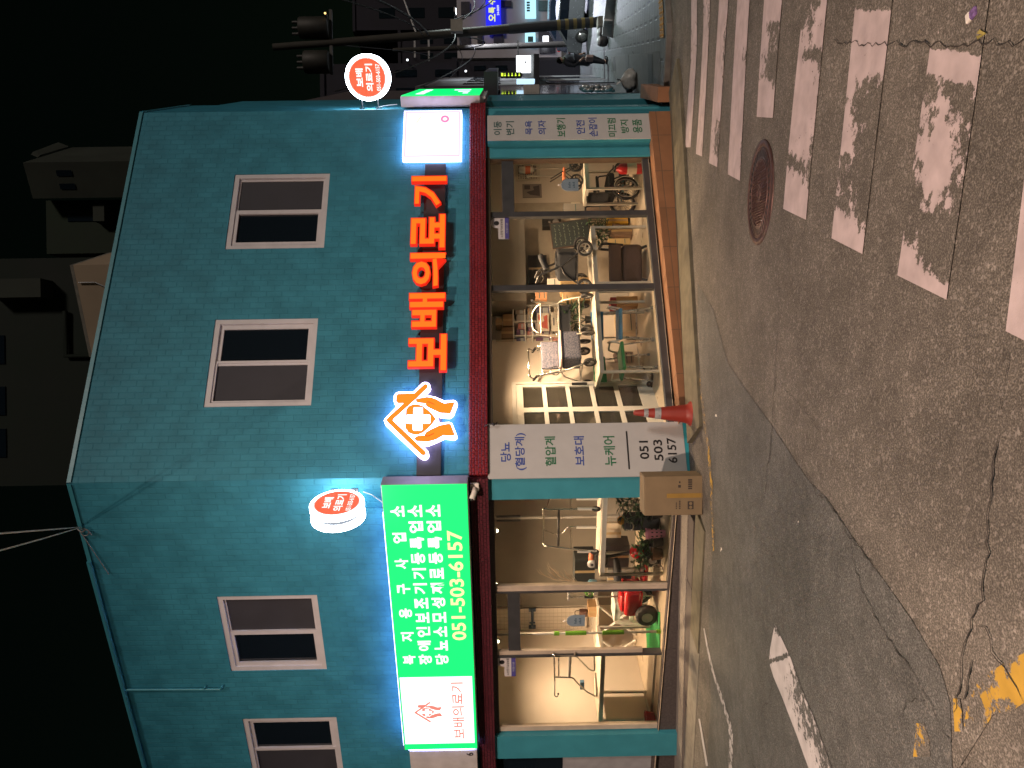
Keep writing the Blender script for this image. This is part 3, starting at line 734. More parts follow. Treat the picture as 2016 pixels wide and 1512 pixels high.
# grey lining on the window side of the partition
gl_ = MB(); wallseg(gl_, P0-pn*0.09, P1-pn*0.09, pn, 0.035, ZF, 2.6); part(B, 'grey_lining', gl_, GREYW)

# shop fronts: right front with three lights and a glass door
sf = MB(FM['R'])
xj = pl('R', 1285, 312, 0.05)[0]
m1 = [pl('R', 1130, 427, .08)[0], pl('R', 1130, 417, .08)[0]]; m2 = [pl('R', 1130, 572, .08)[0], pl('R', 1130, 561, .08)[0]]
sf.box(0.6, xj, 0.05, 0.13, 0.10, 0.195); sf.box(0.6, xj, 0.05, 0.13, 2.352, 2.392)
for m in (m1, m2): sf.box(m[0], m[1], 0.055, 0.125, 0.195, 2.352)
dtop = [pl('R', 1012, 370, .07)[1], pl('R', 988, 370, .07)[1]]
sf.box(m1[1], xj-0.001, 0.06, 0.12, dtop[0], dtop[1])
sfo = part(B, 'storefront_frame', sf, FRAME_D, 0.006)
jb = MB(FM['R']); jb.box(xj, xr, 0.03, 0.14, 0.06, 2.392); part(B, 'door_jamb', jb, FRAME_B)
def pane(F, a, b, z0, z1, d): 
    g = MB(FM[F]); g.quad((a, d, z0), (b, d, z0), (b, d, z1), (a, d, z1)); return part(B, 'shop_window', g, GLASS)
pane('R', 0.6, m2[0], 0.195, 2.352, 0.09); pane('R', m2[1], m1[0], 0.195, 2.352, 0.09)
pane('R', m1[1], xj, 0.195, dtop[0], 0.09); pane('R', m1[1], xj, dtop[1], 2.352, 0.09)
cov = MB(FM['R']); cov.box(0.6, 5.0, -0.002, 0.05, 2.36, 2.40); part(B, 'window_head_trim', cov, FRAME_B)
# left front: window, sliding door, window
lf = MB(FM['L'])
k1 = [pl('L', 1130, 1163, .08)[0], pl('L', 1130, 1150, .08)[0]]; k2 = [pl('L', 1130, 1290, .08)[0], pl('L', 1130, 1279, .08)[0]]
lf.box(xl, -0.33, 0.05, 0.13, 2.35, 2.40); part(B, 'storefront_frame', lf, GRAND); lf = MB(FM['L'])
lf.box(k1[0], -0.33, 0.05, 0.15, -.3, 0.14); part(B, 'window_base', lf, GRAND, .004); lf = MB(FM['L']); lf.box(xl, k2[1], 0.05, 0.15, -.4, 0.12); lf.box(k2[1], k1[0], 0.06, 0.14, -.4, 0.125)
ld = MB(FM['L']); ld.box(k1[0]-.005, k1[0]+0.022, 0.05, 0.16, 0.14, 2.35); ld.box(k2[0], k2[0]+0.035, 0.05, 0.16, 0.14, 2.35)
dt2 = [pl('L', 1024, 1215, .1)[1], pl('L', 1000, 1215, .1)[1]]
ld.box(k2[1], k1[0], 0.08, 0.14, dt2[0], dt2[1])
part(B, 'window_base', lf, GRAND, 0.004)
part(B, 'door_frame', ld, FRAME_D, 0.004)
POSTM = mat('post_reflected_cream', (.55, .47, .38), .35, .2)  # cream imitates the shop light reflected in the posts
lt = MB(FM['L'])
lt.box(k1[0]+.024, k1[1]-.032, 0.06, 0.12, 0.14, 2.35); part(B, 'window_post', lt, POSTM); lt = MB(FM['L']); lt.box(k1[1]-.028, k1[1], 0.06, 0.12, 0.14, 2.35); part(B, 'window_post', lt, POSTM); lt = MB(FM['L'])
lt.box(k2[0]+.037, k2[1], 0.07, 0.12, 0.40, 2.35); part(B, 'window_post', lt, POSTM); lt = MB(FM['L']); lt.box(xl+0.02, xl+0.10, .06, .12, .12, 2.35); part(B, 'window_post', lt, POSTM)
pane('L', k1[1], -0.33, 0.14, 2.35, 0.09); pane('L', xl, k2[0], 0.12, 2.35, 0.09); pane('L', k2[1], k1[0], 0.13, dt2[0], 0.11); pane('L', k2[1], k1[0], dt2[1], 2.35, 0.10)
hd = MB(FM['L']); zz = pl('L', 1115, 1278, 0.0)[1]; xh = k2[1]-0.03
hd.bend([(xh, 0.06, zz-0.12), (xh, 0.0, zz-0.12), (xh, 0.0, zz+0.17), (xh, 0.06, zz+0.17)], 0.011, 0.03); part(B, 'door_handle', hd, CHROME)
# dim doorway beyond the left pillar
sd = MB(FM['L']); za = pl('L', 1108, 1490, .1)[1]; zb = pl('L', 1282, 1490, .1)[1]
sd.quad((xl-1.9, .1, za), (xl-.42, .1, za), (xl-.42, .1, ZB0), (xl-1.9, .1, ZB0)); part(B, 'door_pane', sd, DGLASS)
sd = MB(FM['L']); sd.box(xl-1.9, xl-.42, .085, .12, zb, za-.002); part(B, 'door_panel', sd, mat('grey_panel', (.30, .31, .34), .5))
sd = MB(FM['L']); sd.box(xl-1.9, xl-.42, .09, .12, -.3, zb-.002); part(B, 'door_sill', sd, GRAND)
# soffit and grey wall in the middle of the right room
sx0 = pl('R', 1030, 592, 1.9)[0]; sx1 = pl('R', 1030, 424, 1.9)[0]
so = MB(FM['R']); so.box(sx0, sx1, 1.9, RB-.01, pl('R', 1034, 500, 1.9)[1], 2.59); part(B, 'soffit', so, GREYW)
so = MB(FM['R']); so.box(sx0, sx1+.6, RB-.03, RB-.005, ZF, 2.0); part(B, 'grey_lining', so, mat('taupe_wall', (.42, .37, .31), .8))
# brick step under the right front
stp = MB(FM['R'])
def ubox(mb, x0, x1, y0, y1, z0, z1):
    mb.quad((x0, y0, z1), (x1, y0, z1), (x1, y1, z1), (x0, y1, z1), uv=[(x0, y0), (x1, y0), (x1, y1), (x0, y1)])
    mb.quad((x0, y0, z0), (x1, y0, z0), (x1, y0, z1), (x0, y0, z1), uv=[(x0, z0), (x1, z0), (x1, z1), (x0, z1)])
    mb.quad((x1, y0, z0), (x1, y1, z0), (x1, y1, z1), (x1, y0, z1), uv=[(y0, z0), (y1, z0), (y1, z1), (y0, z1)])
ubox(stp, 0.6, pl('R', 1300, 219, -.21)[0], -0.21, 0.055, -0.5, 0.085)
part(B, 'brick_step', stp, BRK)
# conduit and rainwater pipes on the left front
pp = MB(FM['L'])
cpt = [pl('L', 247, 1358, -0.03), pl('L', 434, 1357, -0.03)]
pp.tube([(cpt[0][0], -0.03, ZR-0.02), (cpt[1][0], -0.03, cpt[1][1])], 0.018, 8); pp.tube([(cpt[1][0], -0.03, cpt[1][1]), (cpt[1][0]+0.07, -0.05, cpt[1][1]-0.04)], 0.014, 8)
pp.tube([(cpt[1][0], -0.03, cpt[1][1]+.22), (cpt[1][0]+0.07, -0.05, cpt[1][1]+.19)], 0.012, 8)
part(B, 'conduit', pp, TEALP)
gp_ = MB(FM['L']); gp_.tube([(-9.4, -0.04, ZR-0.03), (-1.1, -0.04, ZR-0.03)], 0.03, 8); part(B, 'eaves_pipe', gp_, TEALP)
# loose cable along the wall beside the round sign on the left
# ---------------------------------------------------------------- signs
def sign_text(mb, F, dep, body, x0, x1, yl, yr, bold=0.012, thick=0.0, slope=True):
    """letters between photo rows x0..x1 (top, bottom at mid) and columns yl (left) .. yr (right) on the plane at depth dep"""
    a = pl(F, (x0[0]+x1[0])/2 if isinstance(x0, tuple) else (x0+x1)/2, yl, dep); b = pl(F, (x0[1]+x1[1])/2 if isinstance(x0, tuple) else (x0+x1)/2, yr, dep)
    t = pl(F, x0 if not isinstance(x0, tuple) else sum(x0)/2, (yl+yr)/2, dep)[1]; u = pl(F, x1 if not isinstance(x1, tuple) else sum(x1)/2, (yl+yr)/2, dep)[1]
    text(mb, body, (a[0]+b[0])/2, (t+u)/2, abs(t-u), dep-0.003, FM[F], width=b[0]-a[0], bold=bold, thick=thick)
def poly(F, pts, dep): return [pl(F, x, y, dep) for x, y in pts]
E_WHITE = glow('lit_white', (0.64, 0.52, 1.0), 9.0)
E_RIM = glow('lit_rim', (0.80, 0.90, 1.0), 17.0)
E_GREEN = glow('lit_green', (0.0, 0.85, 0.17), 1.25, 0.2)
E_YELL = glow('lit_cream', (1.0, 0.86, 0.42), 1.05)
E_TEXT = glow('lit_text_white', (0.95, 1.0, 0.97), 1.15)
E_PANEL = glow('lit_panel', (0.80, 1.0, 1.0), 1.6)
E_RED = glow('lit_red', (1.0, 0.115, 0.045), 1.0)
E_CORAL = glow('lit_coral', (0.95, 0.30, 0.24), 0.75)
E_ORNG = glow('lit_orange', (1.0, 0.115, 0.002), 1.6)
E_ORED = glow('lit_orange_edge', (1.0, 0.022, 0.004), 0.75)
E_ADDGLOW = glow('added_wall_glow', (0.38, 0.45, 1.0), 7.0)
BOX_G = mat('sign_cabinet', (0.27, 0.27, 0.26), 0.45, 0.2)

# long green light box on the left front
D = -0.24
zt, zb = 0.5*(pl('L', 752, 955, D)[1]+pl('L', 793, 1477, D)[1]), 0.5*(pl('L', 922, 953, D)[1]+pl('L', 940, 1475, D)[1])
xa, xb = pl('L', 866, 1476, D)[0], pl('L', 840, 954, D)[0]
G = thing('lightbox_sign', 'long green lit light box with white lettering and a white logo panel', 'sign', 'L', ((xa+xb)/2, -0.02, zb))
m = MB(FM['L']); m.box(xa, xb, D+.01, -0.035, zb, zt); part(G, 'cabinet', m, BOX_G, 0.006)
m = MB(FM['L']); m.box(xa+.012, xb-.004, D, D+.012, zb+.012, zt-.012); part(G, 'green_face', m, E_GREEN)
m = MB(FM['L']); m.box(xa-.03, xa-.002, D+.03, -.04, zb+.05, zt-.05); m.box(xa+.05, xb-.4, -.2, -.06, zt+.002, zt+.012); part(G, 'added_glow_strips', m, E_ADDGLOW)  # added glow strips that wash the wall blue round the box
m = MB()
s0 = pl('L', 803, 1307, D)[0]; s1 = pl('L', 783, 995, D)[0]
zl = [(pl('L', a, 1290, D)[1]+pl('L', b, 1010, D)[1])/2 for a, b in ((804, 784), (837, 817), (869, 853.5))]
hh = 0.168
for i, ch in enumerate('복지용구사업소'): text(m, ch, s0+0.07+(s1-s0-0.15)*i/6, zl[0], hh*(.98), D-.004, FM['L'], width=0.15, bold=0.035)
for k, body in ((1, '장애인보조기기등록업소'), (2, '당뇨소모성재료등록업소')):
    for i, ch in enumerate(body): text(m, ch, s0+0.07+(s1-s0-0.15)*i/10, zl[k], hh*1.02, D-.004, FM['L'], width=0.165, bold=0.035)
part(G, 'lettering', m, E_TEXT)
m = MB(FM['L']); m.M = Matrix.Identity(4)
sign_text(m, 'L', D, '051-503-6157', (889.6, 880), (919, 909), 1260, 1044, bold=0.02); part(G, 'phone_number', m, E_YELL)
lp = [pl('L', x, y, D) for x, y in ((786, 1333), (929, 1332), (934.7, 1461), (799, 1465))]
lx0, lx1 = (lp[2][0]+lp[3][0])/2, (lp[0][0]+lp[1][0])/2; lz0, lz1 = (lp[1][1]+lp[2][1])/2, (lp[0][1]+lp[3][1])/2
m = MB(FM['L']); m.box(lx0, lx1, D-.006, D-.001, lz0, lz1); part(G, 'logo_panel', m, E_PANEL)
EMB = {
 'roof': [(170, 735), (190, 765), (745, 1300), (775, 1315), (810, 1310), (832, 1285), (825, 1255), (280, 735), (300, 705), (680, 365), (855, 195), (862, 165), (845, 140), (815, 133), (790, 148), (635, 290), (370, 298), (338, 325), (332, 420), (365, 452), (462, 452), (185, 705)],
 'drop': [(495, 640), (500, 560), (540, 505), (610, 475), (690, 468), (780, 500), (870, 570), (940, 640), (995, 710), (930, 800), (860, 870), (780, 940), (700, 970), (620, 970), (540, 940), (495, 880), (482, 810), (498, 715)],
 'cross': [(625, 540), (640, 528), (760, 528), (775, 540), (775, 648), (885, 650), (900, 665), (900, 778), (885, 790), (770, 790), (765, 890), (750, 905), (630, 905), (615, 890), (615, 790), (520, 790), (507, 778), (507, 660), (520, 650), (625, 650)],
 'hand': [(670, 380), (760, 362), (850, 348), (930, 362), (1000, 385), (1070, 425), (1130, 455), (1310, 432), (1235, 625), (1060, 612), (920, 548), (845, 510), (826, 490), (820, 458), (690, 440), (665, 425), (658, 400)],
 'hand2': [(670, 1080), (760, 1086), (850, 1090), (930, 1072), (1000, 1050), (1060, 1015), (1110, 985), (1290, 990), (1305, 965), (1240, 800), (1200, 790), (1050, 820), (900, 890), (825, 935), (812, 960), (805, 985), (700, 990), (655, 1010), (635, 1045)],
 'back': [(130, 735), (150, 700), (350, 490), (310, 460), (296, 420), (298, 320), (330, 275), (370, 260), (620, 255), (760, 115), (800, 98), (850, 100), (890, 135), (900, 175), (880, 215), (790, 318), (850, 315), (990, 345), (1130, 405), (1290, 395), (1335, 420), (1345, 450), (1275, 630), (1230, 665), (1200, 668), (1060, 655), (975, 620), (1035, 715), (970, 805), (1060, 770), (1210, 758), (1260, 780), (1340, 980), (1330, 1010), (1290, 1030), (1130, 1010), (1000, 1070), (850, 1130), (760, 1130), (860, 1240), (872, 1290), (850, 1335), (810, 1360), (760, 1355), (720, 1330), (150, 790)],
 'thumb': [(845, 432), (880, 430), (970, 472), (966, 478), (880, 440), (848, 440)],
 'thumb2': [(812, 985), (835, 1004), (880, 1000), (962, 958), (958, 950), (878, 990), (838, 994), (818, 980)],
}
def emb(key, f, mb, d0, d1):
    p = [f(x, y) for x, y in EMB[key]]
    A = sum(a[0]*b[1]-b[0]*a[1] for a, b in zip(p, p[1:]+p[:1]))
    mb.prism(p if A > 0 else p[::-1], d0, d1)
cxl, czl = (pl('L', 843, 1401, D)[0], pl('L', 843, 1401, D)[1]); k_ = 0.40/1220
fl_ = lambda x, y: (cxl-(y-720)*k_*0.92, czl-(x-740)*k_)
m = MB(FM['L'])
for k in ('roof', 'hand', 'hand2', 'drop'): emb(k, fl_, m, D-.010, D-.007)
part(G, 'logo', m, E_CORAL)
m = MB(FM['L']); emb('cross', fl_, m, D-.014, D-.0105); part(G, 'logo_cross', m, E_PANEL)
m = MB(); sign_text(m, 'L', D-.006, '보배의료기', (890, 890), (916, 912), 1454, 1343, bold=0.015); part(G, 'logo_lettering', m, E_CORAL)

# unlit pale box of the neighbour at the left edge
NB = thing('lightbox_sign', 'unlit pale grey sign box left of the long green one', 'sign', 'L', (xa-.9, -.02, zb))
m = MB(FM['L']); m.box(xa-2.2, xa-.09, D+.06, -.035, zb+.02, zt-.06); part(NB, 'cabinet', m, mat('pale_cabinet', (0.50, 0.49, 0.50), 0.45), .006)
m = MB(); text(m, '6', xa-.16, zb+.12, .10, D+.056, FM['L'], bold=.02); part(NB, 'lettering', m, INKK)
# channel letters on a dark rail, right front
rail = MB(FM['R']); r0 = pl('R', 820, 938, -.03); r1 = pl('R', 868, 938, -.03); xe = pl('R', 840, 325, -.03)[0]
CS = thing('shop_name_sign', 'row of five large lit orange letters on a dark rail above the red band', 'sign', 'R', (2.4, 0, r1[1]))
rail.box(r0[0]+.01, xe, -0.055, 0.0-.002, r1[1], r0[1]); part(CS, 'rail', rail, mat('rail_metal', (0.05, 0.055, 0.065), 0.5, 0.4), 0.004)
lets = [('보', 803, 880, 731, 657), ('배', 804, 877, 645, 576), ('의', 806, 878, 565, 497), ('료', 808, 877, 489, 421), ('기', 809, 880, 406, 346)]
for ch, a, b, yl, yr in lets:
    m = MB(); sign_text(m, 'R', -0.17, ch, a, b, yl, yr, bold=0.048, thick=0.06); part(CS, 'letter', m, E_ORED)
    p = [o for o in CS.children if o.name.startswith('letter')][-1]
    m = MB(); sign_text(m, 'R', -0.172, ch, a+1.5, b-1.5, yl-1.5, yr+1.5, bold=0.022); part(p, 'letter_face', m, E_ORNG)
# emblem
E_EMB = glow('lit_amber', (1.0, .19, .003), 1.35)
fr_ = lambda x, y: pl('R', 740+x*0.119, 740+y*0.119, -0.16)
EM = thing('emblem_sign', 'lit orange emblem of a roof over a cross held by two hands, white rim', 'sign', 'R', (0.9, 0, 2.9))
m = MB(FM['R']); emb('back', fr_, m, -0.15, -0.06); part(EM, 'backing', m, E_WHITE)
for k in ('roof', 'drop'):
    m = MB(FM['R']); emb(k, fr_, m, -0.166, -0.151); part(EM, k if k == 'roof' else 'drop', m, E_EMB)
for k in ('hand', 'hand2'):
    m = MB(FM['R']); emb(k, fr_, m, -0.166, -0.151); part(EM, 'hand', m, E_EMB)
m = MB(FM['R']); emb('cross', fr_, m, -0.172, -0.1665); part(EM, 'cross', m, E_WHITE)
m = MB(FM['R']); emb('thumb', fr_, m, -0.169, -0.1665); emb('thumb2', fr_, m, -0.169, -0.1665); part(EM, 'thumb_line', m, E_ORED)

# white square light box
q = [pl('R', x, y, -0.12) for x, y in ((792, 311), (795.9, 218), (909, 217), (908, 310.7))]
sx0, sx1 = (q[0][0]+q[3][0])/2, (q[1][0]+q[2][0])/2; sz0, sz1 = (q[2][1]+q[3][1])/2, (q[0][1]+q[1][1])/2
SQ = thing('square_lightbox_sign', 'white square lit box with a thin pink border and a small pink ring', 'sign', 'R', ((sx0+sx1)/2, 0, sz0))
m = MB(FM['R']); m.box(sx0, sx1, -0.119, -0.025, sz0, sz1); m2 = MB(FM['R']); m2.box(sx0+.004, sx1-.004, -.1215, -.1202, sz0+.004, sz1-.004); part(SQ, 'face', m2, glow('lit_face', (1.0, 1.0, 1.0), 1.08))
part(SQ, 'cabinet', m, glow('lit_cabinet', (0.66, 0.60, 1.0), 8.0))
pk = glow('lit_pink', (1.0, 0.52, 0.74), 0.95); i_ = 0.026
m = MB(FM['R'])
for (a, b, c, d) in ((sx0+i_, sx1-i_, sz0+i_, sz0+i_+.012), (sx0+i_, sx1-i_, sz1-i_-.012, sz1-i_), (sx0+i_, sx0+i_+.012, sz0+i_+.012, sz1-i_-.012), (sx1-i_-.012, sx1-i_, sz0+i_+.012, sz1-i_-.012)): m.box(a, b, -0.125, -0.122, c, d)
part(SQ, 'border', m, pk)
m = MB(FM['R']); c = pl('R', 876, 234.5, -0.122); m.torus((c[0], -0.124, c[1]), (0, 1, 0), 0.046, 0.014, 24, 6); part(SQ, 'ring_mark', m, glow('lit_magenta', (0.95, 0.25, 0.55), 0.9))
m = MB(); sign_text(m, 'R', -0.1225, '국민건강보험공단', 883, 891, 299, 240, bold=0.0); part(SQ, 'lettering', m, glow('lit_pale_grey', (0.72, 0.72, 0.74), 1.0))
m = MB(FM['R']); c = pl('R', 823, 237, -0.122); m.tube([(c[0]-.05, -.124, c[1]+.02), (c[0], -.124, c[1]-.005), (c[0]+.06, -.124, c[1]-.04)], 0.006, 6); part(SQ, 'swoosh_mark', m, glow('lit_lime', (0.75, 0.85, 0.55), 1.0))

# green light box on the side street, seen edge-on
def perp(F, x, y, a):                       # photo point on the plane across a front at distance a along it -> (depth, z)
    M = FM[F]; o = M.translation; d = M.col[0].to_3d(); n = M.col[1].to_3d(); r = ray(x, y); t = ((o-CAM).dot(d)+a)/r.dot(d); P = CAM+r*t
    return (P-o).dot(n), P.z
a0 = 0.12
g0, g1 = perp('T', 788, 186, a0), perp('T', 945, 186, a0); gd = perp('T', 870, 187, a0)[0]
SG = thing('lightbox_sign', 'green light box round the right corner seen edge-on above the side street', 'sign', 'T', (1.2, -.05, g1[1]))
m = MB(FM['T']); m.box(a0, 2.9, gd+.012, -.02, g1[1], g0[1]); part(SG, 'cabinet', m, mat('pale_cabinet', (0.50, 0.49, 0.50), 0.45), 0.006)
m = MB(FM['T']); m.box(a0+.01, 2.88, gd, gd+.012, g1[1]+.01, g0[1]-.01); part(SG, 'green_face', m, E_GREEN)
m = MB(FM['T'])
for i in range(3): m.box(.6+i*.7, .9+i*.7, gd-.004, gd-.001, g1[1]+.2, g1[1]+.28+.1*i); m.box(.5+i*.7, 1.0+i*.7, gd-.004, gd-.001, g0[1]-.3, g0[1]-.18)
part(SG, 'lettering', m, E_PANEL)
m = MB(FM['T']); 
for i in range(3): m.box(.3+i*.9, .34+i*.9, gd+.03, -.03, g1[1]-.05, g1[1]-.002)
m.box(.2, 2.5, gd+.03, gd+.06, g1[1]-.075, g1[1]-.051); part(SG, 'bracket', m, WHITE)

# round double-faced signs
def round_sign(F, x, y, a, rpx, label, look):
    dep, z = perp(F, x, y, a); Pw = wp(F, a, dep, z); dist = (Pw-CAM).dot(_fw); r = rpx/FPX*dist
    t = thing('round_sign', label, 'sign', F, (a, dep, z-r), 0, 'round projecting signs')
    M = FM[F] @ Matrix.Translation((a, dep, z)) @ (Matrix(((0, 1, 0, 0), (-1, 0, 0, 0), (0, 0, 1, 0), (0, 0, 0, 1))) if look > 0 else Matrix(((0, -1, 0, 0), (1, 0, 0, 0), (0, 0, 1, 0), (0, 0, 0, 1))))
    # M: local x = viewer's right, y = away from the viewer
    for d0, d1 in ((-0.10, -0.034), (0.034, 0.10)):
        m = MB(M); m.lathe([(r-.012, d0), (r, d0+.006), (r, d1-.006), (r-.012, d1)], (0, 0, 0), 'y', 48); part(t, 'rim', m, E_RIM)
    m = MB(M); m.lathe([(r-.05, -0.033), (r-.05, 0.033)], (0, 0, 0), 'y', 40); part(t, 'core', m, INKK)
    fo = None
    for sgn in (-1, 1):
        m = MB(M); m.lathe([(0.001, 0.103*sgn), (r*0.855, 0.103*sgn)], (0, 0, 0), 'y', 48, False)
        f = part(t, 'red_face', m, E_RED); fo = fo or f
    m = MB(M); m.torus((0, -0.104, 0), (0, 1, 0), r*0.82, r*0.008, 48, 5); part(fo, 'ring', m, E_TEXT)
    m = MB()
    text(m, '보배', -0.0*r, 0.34*r, 0.34*r, -0.106, M, width=0.78*r, bold=0.035)
    text(m, '의료기', 0, -0.10*r, 0.34*r, -0.106, M, width=1.16*r, bold=0.03)
    text(m, '051-503-6157', 0, -0.50*r, 0.19*r, -0.106, M, width=1.14*r, bold=0.02)
    part(fo, 'lettering', m, E_TEXT)
    m = MB(FM[F]); 
    for dz in (0.12, -0.12): 
        m.tube([(a, -0.0, z+dz), (a, dep+r*0.9, z+dz)], 0.012, 8); m.box(a-.03, a+.03, -.012, 0.0, z+dz-.04, z+dz+.04)
    part(t, 'bracket', m, FRAME_D)
    return t
round_sign('L', 665, 1005, -0.17, 53, 'round red and white lit sign with two rims beside the building corner', -1)
round_sign('T', 725, 152.5, 0.30, 43, 'round red and white lit sign standing out over the side street', 1)
m = MB(FM['L']); z_ = pl('L', 715, 975, -.05)[1]; m.tube([(-.17, -.03, z_), (-.2, -.05, z_-.1), (-.3, -.06, z_-.22), (-.32, -.08, z_-.3)], 0.006, 6)
part([o for o in bpy.data.objects if o.name == 'round_sign'][0], 'cable', m, WHITE)
m = MB(FM['T']); m.tube([(.25, -.02, 4.0), (.22, -.04, 3.9), (.2, -.06, 3.72)], 0.006, 6); part([o for o in bpy.data.objects if o.name == 'round_sign.001'][0], 'cable', m, WHITE)

# panel signs on the two pillars
PS = thing('pillar_sign', 'tall white panel with coloured words and a black phone number on the corner pillar', 'sign', 'R', (0.28, -.03, 0.03))
m = MB(FM['R']); m.box(-0.045, 0.632, -0.03, -0.001, 0.03, 2.413); part(PS, 'panel', m, PANEL, 0.003)
m = MB(FM['R']); m.box(-0.045, 0.632, -0.028, -0.001, -0.05, 0.028); part(PS, 'base_strip', m, mat('teal_strip', (0.03, 0.30, 0.38), 0.4))
T1 = [('당뇨', 985, 1005.7, 909, 870.7, 'b'), ('(혈당계)', 1013.6, 1036, 926, 852.6, 'b'), ('혈압계', 1072.7, 1094, 917.8, 859.5, 'g'), ('보호대', 1130.5, 1151, 916.6, 859, 'b'), ('뉴케어', 1188.7, 1211.6, 917, 858.8, 'g'),
      ('051', 1259, 1277, 904, 868, 'k'), ('503', 1287, 1304.6, 907, 865.7, 'k'), ('6157', 1314, 1332, 911.6, 862, 'k')]
T2 = [('이동', 971.7, 987.6, 266, 239, 'd'), ('변기', 996, 1012.4, 266, 239, 'd'), ('목욕', 1034, 1048, 265, 238, 'b'), ('의자', 1059, 1075, 264.8, 237, 'b'), ('보행기', 1096, 1113.6, 269.5, 233, 'g'), ('안전', 1134.4, 1151, 264, 237, 'b'),
      ('손잡이', 1159, 1176, 269, 232, 'b'), ('미끄럼', 1196.5, 1213, 269, 233, 'g'), ('방지', 1221.7, 1237.6, 262, 236, 'g'), ('용품', 1245.5, 1263.8, 262, 235, 'g')]
def panel_text(root, rows, dep):
    for key, mt in (('b', INKB), ('g', INKG), ('k', INKK), ('d', INKD)):
        m = MB()
        for body, a, b, yl, yr, c in rows:
            if c == key: sign_text(m, 'R', dep, body, a, b, yl, yr, bold=0.016)
        if key == 'k' and len(m.v): 
            p, q = pl('R', 1238, 924, dep), pl('R', 1234, 849, dep); zc = (p[1]+q[1])/2
            m.M = FM['R']; m.box(p[0], q[0], dep-.003, dep-.001, zc-.009, zc+.009)
        if m.v: part(root, 'lettering', m, mt)
panel_text(PS, T1, -0.0305)
s20, s21 = pl('R', 1100, 274.5, -.15)[0], pl('R', 1100, 225.5, -.15)[0]
PS2 = thing('pillar_sign', 'narrow white panel with product words and no phone number on the right pillar', 'sign', 'R', ((s20+s21)/2, -.1, 0.03))
m = MB(FM['R']); m.box(s20, s21, -0.15, -0.135, 0.03, 2.385); part(PS2, 'panel', m, PANEL, 0.002)
m = MB(FM['R']); m.box(s20, s21, -0.134, -0.001, 0.03, 2.385); part(PS2, 'side_box', m, TEALP)
panel_text(PS2, T2, -0.1505)
# camera on the band, small bracket lamp
SC = thing('security_camera', 'small white security camera fixed at the end of the green light box', 'security camera', 'L', (-.04, -.09, 2.5))
c = pl('L', 934, 961, -.12)
m = MB(FM['L']); m.rbox(c[0]-.055, c[0]+.055, -.11, -.075, c[1]-.055, c[1]+.055, .012); part(SC, 'mount', m, WHITEP)
m = MB(FM['L']); m.tube([(c[0], -.11, c[1]+.01), (c[0]-.03, -.16, c[1]-.0), (c[0]-.09, -.22, c[1]+.03)], [.03, .034, .034], 14); part(SC, 'body', m, WHITEP)
m = MB(FM['L']); m.ball((c[0]-.092, -.222, c[1]+.031), .022); part(SC, 'lens', m, BLACK)
m = MB(FM['R']); c = pl('R', 972, 836, -.08)
m.tube([(c[0]-.02, -.07, 2.45), (c[0], -.10, 2.40), (c[0]+.01, -.10, c[1]), (c[0]+.0, -.09, c[1]-.04)], .008, 7); m.ball((c[0], -.095, c[1]), .02); m.tube([(c[0], -.09, c[1]-.02), (c[0]+.03, -.09, c[1]-.045)], .006, 6)
lone('wall_hook', m, BLACK, 'small black hook bracket hanging under the red band beside the corner pillar', 'hook')
# stickers and hanging tags on the glass
def sticker(F, y0, y1, x0, x1, dep, label):
    a, z1 = pl(F, x0, y0, dep); b, z0 = pl(F, x1, y1, dep); a, b = min(a, b), max(a, b); h = z1-z0; w = b-a
    t = thing('window_sticker', label, 'sticker', F, ((a+b)/2, dep, z0), 0, 'shop window stickers')
    c = (a+w*0.55, z1-h*0.26)
    m = MB(FM[F]); m.prism([(a, z0), (b, z0), (b, z1-h*.3), (b-w*.02, z1-h*.25)]+[(b-w*.24+w*.24*math.cos(k), z1-w*.24+w*.24*math.sin(k)) for k in [0.0+i*math.pi/8 for i in range(9)]]+[(a+w*.5, z1-h*.42), (a, z1-h*.42)], dep, dep+.002)
    part(t, 'card', m, mat('sticker_white', (0.55, 0.54, 0.56), 0.4, var=.02))
    m = MB(FM[F]); m.box(a, b, dep-.0025, dep-.0005, z0, z0+h*.22); part(t, 'blue_band', m, mat('sticker_blue', (0.075, 0.07, 0.28), 0.4, var=.02))
    m = MB(); text(m, '노인장기요양보험', (a+b)/2, z0+h*.40, h*.13, dep-.003, FM[F], width=w*.86, bold=.01); 
    m.M = FM[F]; m.ball((b-w*.26, dep-.002, z1-w*.24), w*.11, (1, .05, 1), 8, 5); m.M = Matrix.Identity(4); part(t, 'print', m, INKK)
    m = MB(); text(m, '지정기관', (a+b)/2, z0+h*.11, h*.11, dep-.004, FM[F], width=w*.5, bold=.005); part(t, 'band_print', m, PANEL)
sticker('R', 471, 428.5, 966, 1001.5, .084, 'white and purple sticker high on the middle pane of the right front')
sticker('L', 1332, 1293, 977, 1015, .084, 'white and purple sticker high on the leftmost pane of the left front')
